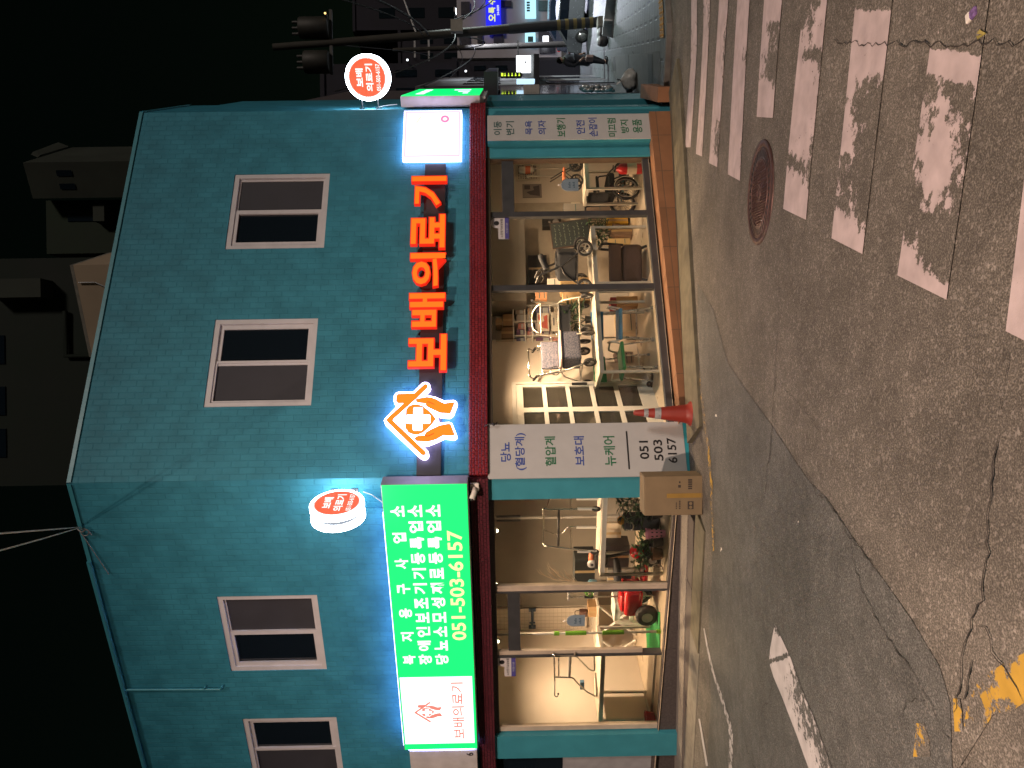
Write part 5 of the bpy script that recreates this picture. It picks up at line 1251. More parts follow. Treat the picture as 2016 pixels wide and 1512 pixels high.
m = MB(FM['R']); m.lathe([(.072, -.07), (.074, .02)], (c[0], RB-.09, c[1]-.02), 'z', 16); part(t, 'band', m, mat('coral', (.75, .22, .10), .5))
m = MB(FM['R']); c = pl('R', 1125, 415, RB-.1)
m.rbox(c[0]-.25, c[0]+.05, RB-.3, RB-.01, c[1]-.14, c[1]+.02, .01); t = thing('wash_basin', 'pale wash basin and tap on the back wall by the window post', 'basin', 'R', (c[0]-.1, RB-.15, c[1]-.14)); part(t, 'basin', m, WOODW)
m = MB(FM['R']); m.bend([(c[0]-.1, RB-.05, c[1]+.0), (c[0]-.1, RB-.05, c[1]+.2), (c[0]-.1, RB-.2, c[1]+.2), (c[0]-.1, RB-.2, c[1]+.12)], .015, .06); part(t, 'tap', m, CHROME)

carton('R', 556, 502, 1041, 1076, RB-.12, .08, 'dark cabinet on the back wall above the black walker', (.03, .025, .026), 'dark_cabinet', 0, cat='cabinet')
carton('R', 590, 562, 1055, 1076, 1.6, .15, 'orange and white carton behind the handles of the black walker', (.50, .24, .12), 'printed_carton', 2)
carton('R', 564, 548, 1078, 1102, 1.5, .12, 'pale white pack on the middle table behind the black walker', (.6, .54, .48), 'white_pack', 1, cat='pack')
carton('R', 417, 400, 1110, 1150, 1.7, .2, 'grey box on the counter behind the window post, near the wash basin', (.30, .28, .26), 'grey_carton', 1)
carton('R', 415, 402, 1155, 1200, 1.6, .25, 'dull brown carton low behind the wheelchair', (.20, .15, .12), 'cardboard_box', 1, 'tan cartons')
for i, y in enumerate((330, 345)):
    a, z = pl('R', 1090, y, RB-.12); m = MB(FM['R']); m.tube([(a, RB-.1, z-.35), (a, RB-.1, z+.45)], .014, 8); m.rbox(a-.03, a+.03, RB-.11, RB-.06, z+.42, z+.48, .01); m.rbox(a-.03, a+.03, RB-.11, RB-.06, z-.38, z-.32, .01)
    lone('grab_bar', m, STEEL, ['upright white grab bar nearest the right door jamb', 'upright white grab bar farther from the right door jamb'][i], 'grab bar', 'upright grab bars')
# white glazed door on the partition
FM['P'] = frame(Vector((P0.x, P0.y)), Vector((ptd.x, ptd.y)))
dpt = -0.03
zrow = [(pl('P', a, 769, dpt)[1], pl('P', b, 769, dpt)[1]) for a, b in ((1029, 1067), (1075, 1113.6), (1121.5, 1161), (1169, 1209), (1218, 1256))]
cA, cB, cC, cD = [pl('P', 1100, y, dpt)[0] for y in (763, 804, 813, 845)]
tp_ = pl('P', 1016, 769, dpt)[1]
DO = thing('glazed_door', 'white double door with five rows of panes on the inner wall beside the corner pillar', 'door', 'P', ((cA+cD)/2, dpt, ZF))
m = MB(FM['P']); e = cA+.07
m.box(cA, e, dpt-.02, dpt+.02, ZF, tp_); m.box(cC, cB, dpt-.02, dpt+.02, ZF, tp_); m.box(.02, cD, dpt-.02, dpt+.02, ZF, tp_)
zz = [(tp_, zrow[0][0])]+[(a[1], b[0]) for a, b in zip(zrow, zrow[1:])]+[(zrow[-1][1], ZF)]
for (u, v) in zz: m.box(cB, cA, dpt-.02, dpt+.02, v, u); m.box(cD, cC, dpt-.02, dpt+.02, v, u)
part(DO, 'door_leaf', m, WHITEP)
for (u, v) in zrow:
    for (a, b) in ((cB, cA), (cD, cC)):
        m = MB(FM['P']); m.quad((a, dpt-.004, v), (b, dpt-.004, v), (b, dpt-.004, u), (a, dpt-.004, u)); part(DO, 'pane', m, mat('door_glass', (.045, .042, .035), .12, var=.25, scale=2))
m = MB(FM['P']); m.box(e-.05, e-.035, dpt-.06, dpt-.02, pl('P', 1155, 757, dpt)[1], pl('P', 1125, 757, dpt)[1]); part(DO, 'handle', m, FRAME_D)
m = MB(FM['P']); m.box(e+.002, e+.05, dpt-.03, dpt+.03, ZF, tp_+.06); m.box(0.02, e, dpt-.03, dpt+.03, tp_+.002, tp_+.06); part(DO, 'door_frame', m, WHITEP)

# left room ---------------------------------------------------------------
xg = pl('L', 1040, 1194, LB-.03)[0]
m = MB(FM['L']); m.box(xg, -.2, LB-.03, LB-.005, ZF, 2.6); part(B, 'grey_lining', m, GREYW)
# walking frame on the table
def px3(y, x, d): a, z = pl('L', x, y, d); return (a, d, z)
t = thing('upright_walker', 'tall chrome walking frame with a black crossbar on the left display table', 'walker', 'L', (-1.2, .7, zL))
d1_, d2_ = .62, .90
for (y0, y1, ytop) in ((1002, 1003, 996), (1086, 1075, 1075)):
    m = MB(FM['L']); m.bend([px3(y0, 1168, d1_), px3((y0+y1)/2, 1120, d1_), px3(y1, 1076, d1_), px3(ytop+(6 if ytop < 1010 else -3), 1069, d1_+.03)], .013, .04); part(t, 'front_leg', m, CHROME)
    m = MB(FM['L']); m.tube([px3(y0, 1175, d1_), px3(y0-.5, 1137, d1_)], .020, 10); part(t, 'leg_sleeve', m, WHITEP)
    c = px3(y0, 1179, d1_); wheel(t, FM['L'], (c[0], c[1], zL+.062), (1, .1, 0), .062, .016, 6, RUB, GREYM)
m = MB(FM['L']); m.bend([px3(1003, 1080, d1_), px3(1000, 1069, d1_), px3(1040, 1071, d1_+.05), px3(1070, 1070, d1_+.02), px3(1077, 1078, d1_)], .012, .03); part(t, 'top_bar', m, CHROME)
m = MB(FM['L']); m.tube([px3(1004, 1100, d1_), px3(1074, 1099, d1_)], .017, 10); part(t, 'crossbar', m, BLACK)
m = MB(FM['L']); m.bend([px3(1003, 1075, d1_), px3(982, 1082, d2_), px3(981, 1105, d2_)], .011, .05); m.bend([px3(1045, 1075, d1_), px3(1052, 1095, d2_), px3(1050, 1108, d2_), px3(1037, 1118, d2_), px3(1037, 1135, d2_)], .010, .04); part(t, 'rear_handle', m, CHROME)
for y in (1038, 982):
    m = MB(FM['L']); m.tube([px3(y, 1135, d2_), px3(y, 1178, d2_)], .019, 10); part(t, 'rear_leg', m, WHITEP)
m = MB(FM['L']); m.tube([px3(1079, 1125, d1_), px3(1042, 1124, d2_)], .008); m.tube([px3(1001, 1125, d1_), px3(982, 1124, d2_)], .008); part(t, 'side_bar', m, CHROME)
carton('L', 1118, 1074, 1192, 1240, 1.3, .25, 'dark crate under the left display table behind the red cowl', (.03, .028, .026), 'dark_crate', 0, cat='crate')
carton('L', 1070, 1030, 1192, 1224, 1.5, .05, 'cream board leaning under the left display table', (.5, .42, .32), 'cream_board', 0, cat='board')
carton('L', 1158, 1120, 1195, 1262, 1.6, .05, 'grey board leaning in shade beyond the left window post', (.16, .15, .14), 'grey_board', 0, cat='board')
# transfer pole, monitor-like box, exerciser, twigs, jar, shrub
a, z = pl('L', 1100, 1018, 1.6)
t = thing('transfer_pole', 'grey ribbed transfer pole standing behind the tall walking frame', 'pole', 'L', (a, 1.6, ZF)); m = MB(FM['L']); m.cyl((a, 1.6, ZF), (a, 1.6, 2.59), .022); part(t, 'pole', m, mat('pole_grey', (.32, .30, .27), .4))
m = MB(FM['L'])
for i in range(30): m.torus((a, 1.6, 1.25+i*.028), (0, 0, 1), .024, .005, 12, 5)
part(t, 'ribbed_grip', m, GREYM); m = MB(FM['L']); m.box(a-.045, a-.028, 1.57, 1.6, 2.0, 2.35); m.box(a+.028, a+.045, 1.57, 1.6, 2.0, 2.35); part(t, 'clamp', m, FRAME_D)
carton('L', 1151, 1100, 1131, 1168, .95, .3, 'black cabinet box standing behind the disc on the left display table', (.012, .016, .017), 'black_case', 0, cat='case', z0=zL)
a, z = pl('L', 1165, 1110, .68)
t = thing('pulley_wheel', 'white disc wheel with a coral grip on the left display table', 'disc', 'L', (a, .68, zL)); m = MB(FM['L'])
m.lathe([(.012, -.02), (.05, -.022), (.062, -.008), (.062, .008), (.05, .022)], (a, .68, z), 'y', 24); part(t, 'disc', m, WHITEP)
m = MB(FM['L']); m.lathe([(.001, -.03), (.02, -.03), (.02, 0)], (a, .68, z), 'y', 14); part(t, 'hub', m, BLACK)
m = MB(FM['L']); m.tube([(a+.03, .7, z+.01), (a+.15, .74, z)], .035, 10); part(t, 'grip', m, mat('coral', (.75, .22, .10), .5))
m = MB(FM['L']); m.rbox(a-.06, a+.16, .64, .78, zL, zL+.05, .01); m.tube([(a, .7, zL+.04), (a, .7, z-.02)], .012); part(t, 'base', m, BLACK)
a, z = pl('L', 1160, 1148, .75)
t = thing('twig_vase', 'bare pale dry twigs in a blue glass jar on the left display table', 'twigs', 'L', (a+.02, .72, zL)); m = MB(FM['L']); m.lathe([(.05, 0), (.06, .05), (.058, .1), (.035, .125)], (a+.02, .72, zL+.001), 'z', 18); part(t, 'jar', m, mat('blue_jar', (.12, .24, .30), .15, coat=.5))
m = MB(FM['L'])
def twig(p, d, L, n):
    p = Vector(p); q = p+Vector(d)*L; m.tube([p, (p+q)/2+Vector((random.uniform(-.02, .02), 0, random.uniform(-.01, .02))), q], [.004*n*.6+.0012, .003*n*.6+.001, .0015], 5)
    if n > 1:
        for i in range(5): twig(p.lerp(q, .25+.15*i), Vector((d[0]+random.uniform(.1, 1.0), d[1]+random.uniform(-.4, .4), d[2]+random.uniform(-.1, .2))).normalized(), L*random.uniform(.35, .65), n-1)
twig((a+.02, .72, zL+.1), (.12, .02, .99), .55, 3)
part(t, 'twigs', m, mat('dry_twig', (.40, .32, .24), .8))
t = thing('shrub', 'small bright green ball plant on the left display table by the window post', 'plant', 'L', (a-.03, .60, zL)); m = MB(FM['L']); m.lathe([(.045, 0), (.055, .06)], (a-.03, .60, zL), 'z', 14); part(t, 'pot', m, POTW)
m = MB(FM['L'])
for i in range(260):
    d = Vector((random.gauss(0, 1), random.gauss(0, 1), random.gauss(0, 1))).normalized(); m.leaf(Vector((a-.03, .60, zL+.11))+d*.05, d, (0, 0, 1), .03, .008)
part(t, 'foliage', m, mat('bright_leaf', (.10, .30, .03), .5, var=.3))
# plants and things under the left table
for (y, x, d, lab, pot, ml, h, sp, nl, pr) in ((1065, 1300, .62, 'leafy plant with broad leaves low behind the left window', POTB, LEAF, .22, .22, 46, .09), (1090, 1300, .60, 'variegated leafy plant in a brown pot low behind the left window', POTT, LEAF, .24, .24, 60, .09),
                                        (1008, 1298, .80, 'dark leafy plant beside the cardboard box outside', POTB, LEAFD, .42, .24, 60, .10), (1106, 1300, .85, 'plant with long dark leaves beside the red scooter', POTW, LEAFD, .2, .26, 30, .08), (990, 1298, .75, 'dark broad plant nearest the corner pillar', POTT, LEAFD, .52, .2, 60, .09)):
    a, _ = pl('L', x, y, d); plant('L', (a, d, ZF), lab, h, sp, pot, ml, nl, L=.12, w=.028, potr=pr, poth=.14, group='plants low in the left window')
a, _ = pl('L', 1290, 1052, .50); t = thing('pot', 'pink openwork pot low in the left window', 'pot', 'L', (a, .52, ZF)); M = t.matrix_world
m = MB(M); m.lathe([(.05, 0), (.055, .02), (.07, .24), (.075, .25), (.066, .25), (.06, .2)], n=18); part(t, 'shell', m, POTP)
m = MB(M)
for i in range(8):
    for j in range(3): q = 2*math.pi*i/8; r = .058+.006*j; m.ball((math.cos(q)*r, math.sin(q)*r, .06+.06*j), .01, (1, 1, 1.6), 6, 4)
part(t, 'cutouts', m, BLACK)
a, z = pl('L', 1222, 1027, .9); t = thing('helmet_bag', 'black bag with a round yellow ball on top under the left display table', 'bag', 'L', (a, .9, ZF)); m = MB(FM['L'])
m.rbox(a-.12, a+.10, .82, 1.02, ZF, z-.03, .05, 3); part(t, 'bag', m, BLACKF); m = MB(FM['L']); m.ball((a+.02, .9, z-.01), .062); part(t, 'ball', m, mat('yellow_ball', (.65, .36, .03), .5)); m = MB(FM['L']); m.bend([(a-.08, .83, z-.06), (a-.08, .80, z-.16), (a+.04, .80, z-.16), (a+.04, .83, z-.06)], .012, .05); part(t, 'strap', m, CHROME)
# red mobility scooter
t = thing('mobility_scooter', 'glossy red mobility scooter with black wheels behind the left glass door', 'mobility scooter', 'L', (-2.15, .95, ZF), 0); M = FM['L']
REDG = mat('scooter_red', (.50, .012, .018), .22, var=.04, coat=.6)
xf, _ = pl('L', 1240, 1085, .85); xb_, _ = pl('L', 1250, 1203, .75); xm = (xf+xb_)/2
zt_ = pl('L', 1228, 1185, .8)[1]; zd = pl('L', 1262, 1140, .8)[1]
m = MB(M); m.rbox(xb_-.02, xb_+.42, .62, 1.05, zd-.02, zt_+.02, .07, 4); m.rbox(xb_+.02, xb_+.32, .68, .98, zt_-.01, zt_+.07, .05, 4); part(t, 'rear_body', m, REDG)
m = MB(M); m.rbox(xb_+.40, xf-.02, .66, 1.0, zd-.07, zd-.01, .025, 3); part(t, 'deck', m, REDG)
m = MB(M); m.ball((xf, .83, zd+.07), .11, (.9, .9, 1.0), 16, 10); part(t, 'front_cowl', m, REDG)
m = MB(M); m.tube([(xf+.02, .83, zd+.06), (xf-.08, .83, zd+.5)], .022); m.bend([(xf-.08, .62, zd+.55), (xf-.08, .70, zd+.5), (xf-.08, .96, zd+.5), (xf-.08, 1.04, zd+.55)], .014, .04); part(t, 'tiller', m, BLACK)
m = MB(M); m.rbox(xb_+.40, xb_+.72, .72, 1.05, zt_+.06, zt_+.14, .03, 3); m.cyl((xb_+.5, .88, zt_-.1), (xb_+.5, .88, zt_+.07), .03); part(t, 'seat', m, BLACKF)
for (x, y, r) in ((xb_+.06, .58, .155), (xb_+.06, 1.07, .155), (xf-.02, .70, .11), (xf-.02, .96, .11)):
    m = MB(M); m.lathe([(r*.5, -.055), (r*.9, -.055), (r, -.03), (r, .03), (r*.9, .055), (r*.5, .055)], (x, y, ZF+r), 'y', 26); w_ = part(t, 'wheel', m, RUB); m = MB(M); m.lathe([(.002, -.04), (r*.45, -.05), (r*.5, -.056)], (x, y, ZF+r), 'y', 18); part(w_, 'rim', m, GREYM)
a, z = pl('L', 1294, 1120, .44); m = MB(FM['L']); m.torus((a, .44, ZF+.09), (0, 1, 0), .075, .007, 26, 6); m.torus((a, .44, ZF+.09), (0, 1, 0), .02, .006, 12, 5)
for k in range(3): m.tube([(a, .44, ZF+.09), (a+.075*math.cos(k*2.1+.5), .44, ZF+.09+.075*math.sin(k*2.1+.5))], .004, 5)
lone('hand_wheel', m, WHITEP, 'small white ring wheel leaning at the foot of the left display table', 'wheel')
# stool, mat, pole, crutches
a, z = pl('L', 1210, 1200, 1.25); a0_, _ = pl('L', 1210, 1232, 1.25); a1_, _ = pl('L', 1210, 1186, 1.25); hw = abs(a1_-a0_)/2; cx = (a0_+a1_)/2
t = thing('plastic_stool', 'white plastic stool with square openings behind the red scooter', 'stool', 'L', (cx, 1.45, ZF)); M = FM['L']; zs = z
m = MB(M); m.rbox(cx-hw*.85, cx+hw*.85, 1.28, 1.62, zs-.03, zs, .02); part(t, 'seat', m, WHITEP)
for sx in (-1, 1):
    for sy in (-1, 1):
        m = MB(M); y = 1.45+sy*.15; x = cx+sx*hw*.78; m.add([(x-.03, y-.03, zs-.03), (x+.03, y-.03, zs-.03), (x+.03, y+.03, zs-.03), (x-.03, y+.03, zs-.03), (x+sx*.05-.025, y+sy*.03-.025, ZF), (x+sx*.05+.025, y+sy*.03-.025, ZF), (x+sx*.05+.025, y+sy*.03+.025, ZF), (x+sx*.05-.025, y+sy*.03+.025, ZF)], [(0, 1, 5, 4), (1, 2, 6, 5), (2, 3, 7, 6), (3, 0, 4, 7), (4, 5, 6, 7)]); part(t, 'leg', m, WHITEP)
m = MB(M)
for (y) in (1.30, 1.60): m.box(cx-hw*.8, cx+hw*.8, y-.012, y+.012, zs-.10, zs-.03); m.box(cx-hw*.9, cx+hw*.9, y-.012, y+.012, zs-.30, zs-.24)
for sx in (-1, 1): m.box(cx+sx*hw*.8-.012, cx+sx*hw*.8+.012, 1.3, 1.6, zs-.10, zs-.03)
part(t, 'skirt', m, WHITEP)
q = [hz('L', 1300, 1205, ZF), hz('L', 1300, 1280, ZF), hz('L', 1275, 1280, ZF), hz('L', 1272, 1200, ZF)]
m = MB(FM['L']); m.prism([(a, b) for a, b in q], ZF+.001, ZF+.012, 'z'); lone('floor_mat', m, mat('green_mat', (.01, .26, .06), .7, bump=.3, bscale=150), 'bright green mat on the floor inside the sliding door', 'mat')
a, z = pl('L', 1200, 1245, .35); t = thing('grab_pole', 'white floor to ceiling pole with green grips inside the sliding door', 'pole', 'L', (a, .35, ZF)); m = MB(FM['L']); m.cyl((a, .35, ZF), (a, .35, 2.58), .017); part(t, 'pole', m, WHITEP)
GRN = mat('grip_green', (.16, .42, .03), .6)
for (x0, x1) in ((1091, 1101), (1113, 1154), (1186, 1228), (1292, 1306)):
    m = MB(FM['L']); m.cyl((a, .35, pl('L', x0, 1245, .35)[1]), (a, .35, pl('L', x1, 1245, .35)[1]), .03); part(t, 'grip', m, GRN)
for i, y in enumerate((1165, 1176)):
    a, z = pl('L', 1120, y, .9); t = thing('crutch', ['silver crutch beside the window post', 'silver crutch farther from the window post'][i], 'crutch', 'L', (a, .9, ZF), 0, 'crutches'); m = MB(FM['L']); m.cyl((a, .9, ZF), (a, .9, z), .011); part(t, 'shaft', m, ALU); m = MB(FM['L']); m.cyl((a, .9, z-.35), (a, .9, z-.22), .02); part(t, 'grip', m, BLACK); m = MB(FM['L']); m.rbox(a-.05, a+.05, .88, .92, z-.02, z+.02, .01); part(t, 'cuff', m, GREYM)
# pegboard with hanging goods, workbench
pa, pz = pl('L', 1025, 1345, LB-.05); pb, pz0 = pl('L', 1150, 1196, LB-.05)
t = thing('pegboard', 'cream pegboard wall with a fine grid of wires and two hanging fittings', 'pegboard', 'L', ((pa+pb)/2, LB-.04, pz0)); m = MB(FM['L']); m.box(pa, pb, LB-.055, LB-.04, pz0-.05, 2.5); part(t, 'board', m, CREAM)
m = MB(FM['L']); n_ = int((pb-pa)/.075)
for i in range(n_): m.box(pa+.04+i*.075, pa+.044+i*.075, LB-.06, LB-.056, pz0, 2.45)
for i in range(22): m.box(pa, pb, LB-.06, LB-.056, pz0+.03+i*.07, pz0+.034+i*.07)
part(t, 'wire_grid', m, mat('grid_wire', (.45, .40, .33), .5))
def hang(y0, y1, x0, x1, label, mt, knob):
    a0, z0 = pl('L', x0, y0, LB-.1); a1, z1 = pl('L', x1, y1, LB-.1); hx = (a0+a1)/2; hzz = (z0+z1)/2
    m = MB(FM['L']); m.tube([(a0, LB-.09, hzz), (a1, LB-.09, hzz)], .022, 10)
    for a in (a0, a1): m.rbox(a-.03, a+.03, LB-.1, LB-.06, hzz-abs(z0-z1)*.7, hzz+abs(z0-z1)*.7, .01)
    if knob: m.cyl((a0+.1*(1 if a1 > a0 else -1), LB-.09, hzz-.05), (a0+.1*(1 if a1 > a0 else -1), LB-.09, hzz+.05), .014)
    lone('grab_bar', m, mt, label, 'grab bar', 'grab bars on the pegboard')
hang(1236, 1202, 1043, 1053, 'dark blue grab bar high on the pegboard', mat('navy_bar', (.05, .08, .13), .4), True)
hang(1263, 1257, 1068, 1106, 'brown wooden grab bar low on the pegboard behind the green and white pole', mat('wood_bar', (.20, .09, .06), .5), False)
z1 = pl('L', 1175, 1200, 1.9)[1]; x0b, x1b = pl('L', 1175, 1276, 1.9)[0]-.4, pl('L', 1175, 1188, 1.9)[0]
t = thing('workbench', 'white trestle bench with crossed legs under the pegboard', 'bench', 'L', ((x0b+x1b)/2, 2.1, ZF)); m = MB(FM['L']); m.box(x0b, x1b, 1.85, 2.45, z1-.03, z1); part(t, 'top', m, WOODW)
for (a, b) in ((x1b-.05, x1b-.65), (x1b-.65, x1b-.05), (x1b-.7, x1b-1.2), (x1b-1.25, x1b-.75)):
    m = MB(FM['L']); m.tube([(a, 1.9, z1-.03), (b, 1.9, ZF+.01)], .022, 6); part(t, 'leg', m, WHITEP)
a, z = pl('L', 1150, 1213, 1.95); carton('L', 1215, 1195, 1158, 1176, 1.93, .2, 'tan carton on the white trestle bench', (.42, .27, .14), 'bench_carton', 0)
t = thing('handbag', 'small brown bag with a strap on the tan carton under the pegboard', 'bag', 'L', (a, 1.98, pl('L', 1158, 1205, 1.95)[1])); zz0 = pl('L', 1157, 1205, 1.95)[1]; m = MB(FM['L']); m.rbox(a-.03, a+.08, 1.95, 2.05, zz0, zz0+.13, .02); part(t, 'body', m, mat('brown_leather', (.10, .05, .04), .5)); m = MB(FM['L']); m.bend([(a-.02, 2.0, zz0+.12), (a-.02, 2.0, zz0+.2), (a+.07, 2.0, zz0+.2), (a+.07, 2.0, zz0+.12)], .007, .03, 6); part(t, 'strap', m, BLACK)
# chrome toilet rail on the leftmost table
t = thing('toilet_rail', 'chrome toilet support rail on bent legs on the leftmost display table', 'support rail', 'L', (-3.6, .7, zLB))
for (da, s_) in ((.50, 0), (.86, -6)):
    y0 = 1377 if s_ == 0 else 1352
    m = MB(FM['L'])
    if s_ == 0: m.bend([px3(1333, 1092, da), px3(1334, 1128, da), px3(1344, 1136, da), px3(1362, 1155, da), (px3(1373, 1165, da)[0], da, zLB+.015), (px3(1350, 1178, da)[0], da+.25, zLB+.015)], .012, .035)
    else: m.bend([px3(1290, 1092, da), px3(1292, 1135, da), px3(1318, 1160, da), (px3(1322, 1165, da)[0], da, zLB+.015), (px3(1296, 1170, da)[0], da+.1, zLB+.015)], .012, .035)
    part(t, 'side_frame', m, CHROME)
m = MB(FM['L']); m.tube([px3(1290, 1091, .55), px3(1340, 1092, .5)], .012); m.tube([px3(1333, 1100, .5), px3(1292, 1100, .55)], .009); m.tube([px3(1333, 1122, .5), px3(1292, 1124, .55)], .012); part(t, 'crossbar', m, ALU)
m = MB(FM['L']); m.tube([px3(1332, 1121, .5), px3(1292, 1122, .55)], .018, 10); part(t, 'grip', m, GREYM)
m = MB(FM['L']); m.rbox(*sorted((px3(1356, 1142, .6)[0], px3(1342, 1142, .6)[0])), .58, .64, *sorted((px3(1350, 1150, .6)[2], px3(1350, 1142, .6)[2])), .004); part(t, 'blue_pad', m, mat('pad_blue', (.10, .2, .32), .5))
m = MB(FM['L']); m.bend([px3(1340, 1092, .5), px3(1370, 1092, .5), px3(1372, 1098, .5), px3(1366, 1099, .5)], .010, .02); t = thing('walking_stick', 'pale cane with a hooked end lying across the chrome toilet rail', 'cane', 'L', px3(1355, 1092, .5)); part(t, 'stick', m, WHITEP)
m = MB(FM['L']); m.ball(px3(1366, 1099, .5), .014); part(t, 'tip', m, RUB)
a, z = pl('L', 1301, 1422, .2); m = MB(FM['L']); m.lathe([(.075, 0), (.105, .13), (.11, .135), (.095, .135), (.07, .02)], (a, .28, ZF), 'z', 22); lone('red_tub', m, REDG, 'small red plastic tub on the floor inside the leftmost window', 'tub')

# ceiling lamps ----------------------------------------------------------
BULB = glow('lamp_bulb', (1.0, 0.86, 0.58), 14.0)
WARM = (1.0, 0.65, 0.375)
def spot(F, x, y, dep, watts, label, zc=2.58):
    a, z = pl(F, x, y, dep); z = min(z, 2.45)
    t = thing('spot_lamp', label, 'lamp', F, (a, dep, zc), 0, 'ceiling spot lamps')
    m = MB(FM[F]); m.cyl((a, dep, z+.06), (a, dep, zc+.02), .008); m.lathe([(.03, .07), (.045, .0), (.04, .002)], (a, dep, z), 'z', 16); part(t, 'shade', m, WHITEP)
    m = MB(FM[F]); m.ball((a, dep, z), .022); part(t, 'bulb', m, BULB)
    l = lamp('spot_light', 'SPOT', wp(F, a, dep, z-.03), watts, WARM, shadow_soft_size=0.05, spot_size=R_(165), spot_blend=1.0); Mw = l.location.copy(); l.parent = t; l.location = t.matrix_world.inverted() @ Mw
spot('L', 978, 1045, .75, 125, 'lit spot lamp over the tall walking frame')
spot('L', 977, 1151, .75, 150, 'lit spot lamp over the left window post')
spot('L', 980, 1263, 1.0, 300, 'lit spot lamp over the green and white pole')
spot('L', 968, 1372, 1.1, 420, 'lit spot lamp over the leftmost display table')
spot('R', 962, 690, .55, 250, 'lit spot lamp in front of the white glazed door', 2.56)
spot('R', 962, 620, .8, 180, 'lit spot lamp over the patterned walker', 2.56)
spot('R', 962, 520, .8, 135, 'lit spot lamp over the black walker', 2.56)
spot('R', 962, 362, .8, 135, 'lit spot lamp over the wheelchair', 2.56)
# ---------------------------------------------------------------- things on the road and pavement
def at(x, y, Y): r = ray(x, y); return CAM+r*(Y/r.y)
def gnorm(P, e=.1): return Vector((-(gz(P.x+e, P.y)-gz(P.x-e, P.y))/(2*e), -(gz(P.x, P.y+e)-gz(P.x, P.y-e))/(2*e), 1)).normalized()
def onground(name, label, cat, P, rot=0, group=None):
    t = bpy.data.objects.new(name, None); COL.objects.link(t); n = gnorm(P)
    t.matrix_world = Matrix.Translation(P) @ Vector((0, 0, 1)).rotation_difference(n).to_matrix().to_4x4() @ Matrix.Rotation(rot, 4, 'Z')
    return setup(t, label, cat, group)
# manhole cover
P = gp(1497, 380); t = onground('manhole_cover', 'round cast iron manhole cover with ring slots in the road by the crosswalk', 'manhole cover', P, R_(20)); M = t.matrix_world
IRON = mat('cast_iron', (.105, .060, .055), .42, .55, var=.35, scale=14, bump=.3, bscale=90)
m = MB(M); m.lathe([(.40, .0), (.395, .010), (.352, .010), (.350, .004)], n=56); part(t, 'ring', m, IRON)
m = MB(M); m.lathe([(.345, .003), (.342, .009), (.001, .009)], n=56); c_o = part(t, 'lid', m, IRON)
m = MB(M)
for i in range(40):
    a = 2*math.pi*i/40; u = Vector((math.cos(a), math.sin(a), 0)); v = Vector((-u.y, u.x, 0)); q = [u*.275-v*.010, u*.275+v*.010, u*.322+v*.011, u*.322-v*.011]
    m.add([p+Vector((0, 0, .0098)) for p in q], [(0, 1, 2, 3)])
part(c_o, 'slots', m, mat('slot_dark', (.012, .011, .012), .8))
m = MB(M); m.torus((0, 0, .009), (0, 0, 1), .255, .006, 48, 5); m.torus((0, 0, .009), (0, 0, 1), .335, .005, 56, 5)
for i in range(-10, 11):
    for j in range(-10, 11):
        x, y = i*.023+(.0115 if j % 2 else 0), j*.023
        if .075 < math.hypot(x, y) < .24: m.box(x-.007, x+.007, y-.004, y+.004, .009, .014)
m.torus((0, 0, .009), (0, 0, 1), .062, .006, 24, 5); m.torus((0, 0, .009), (0, 0, 1), .03, .005, 18, 5)
part(c_o, 'relief', m, IRON)

# traffic cone
P = gp(1368, 815); t = onground('traffic_cone', 'orange-red traffic cone with two silver bands by the corner pillar', 'traffic cone', P); M = t.matrix_world
CONE = mat('cone_red', (.27, .03, .02), .5, var=.1, scale=5)
hc = .71
m = MB(M); m.lathe([(.175, 0), (.18, .018), (.165, .03), (.145, .06), (.118, .085), (.108, .12)], n=28); part(t, 'base', m, CONE)
m = MB(M); m.lathe([(.108, .115), (.032, hc-.02), (.026, hc), (.012, hc+.004)], n=28); part(t, 'body', m, CONE)
SILV = mat('silver_band', (.42, .44, .46), .3, .3, var=.2, scale=30)
rr = lambda z: .108+(.032-.108)*(z-.115)/(hc-.135)+.0015
for (a, b) in ((.40, .47), (.545, .595)):
    m = MB(M); m.lathe([(rr(a), a), (rr(b), b)], n=28); part(t, 'band', m, SILV)

# cardboard box at the corner
P = gp(1383, 975); t = thing('cardboard_box', 'tall closed brown cardboard box with brown tape standing against the corner pillar', 'box', 'W', P, R_(-4)); M = t.matrix_world
dd = (P-CAM).dot(_fw); bh = 113.5/FPX*dd; bw_ = 78/FPX*dd
m = MB(M); m.rbox(-bw_/2, bw_/2, 0, .30, 0, bh, .004, 1); part(t, 'body', m, CARD)
m = MB(M); m.box(-bw_/2+.004, bw_/2-.004, .003, .148, bh, bh+.006); m.box(-bw_/2+.004, bw_/2-.004, .152, .297, bh, bh+.006); m.box(-bw_/2+.003, bw_/2-.003, -.003, -.0005, .004, .012); part(t, 'flap', m, CARD)
m = MB(M); m.box(-.025, .025, -.0025, -.0006, .0, bh*.62); part(t, 'tape', m, mat('brown_tape', (.30, .19, .05), .3, var=.1))
m = MB(M)
def prt(x0, x1, z0, z1): m.box(x0, x1, -.0022, -.0006, z0, z1)
prt(-.155, -.065, .10, .165)
for i in range(5): prt(-.15+.02*i, -.137+.02*i, .245, .262)
prt(.09, .12, .24, .27); prt(.14, .16, .245, .262)
for i in range(5): prt(.07+.024*i, .087+.024*i, .115, .16)
for i in range(4): prt(-.15+.02*i, -.137+.02*i, .285, .297)
part(t, 'print', m, mat('box_ink', (.045, .035, .03), .7))
m = MB(M)
for x in (-.132, -.09): m.lathe([(.017, 0), (.017, .0012)], (x, -.0035, .132), 'y', 16); 
part(t, 'icon', m, CARD)

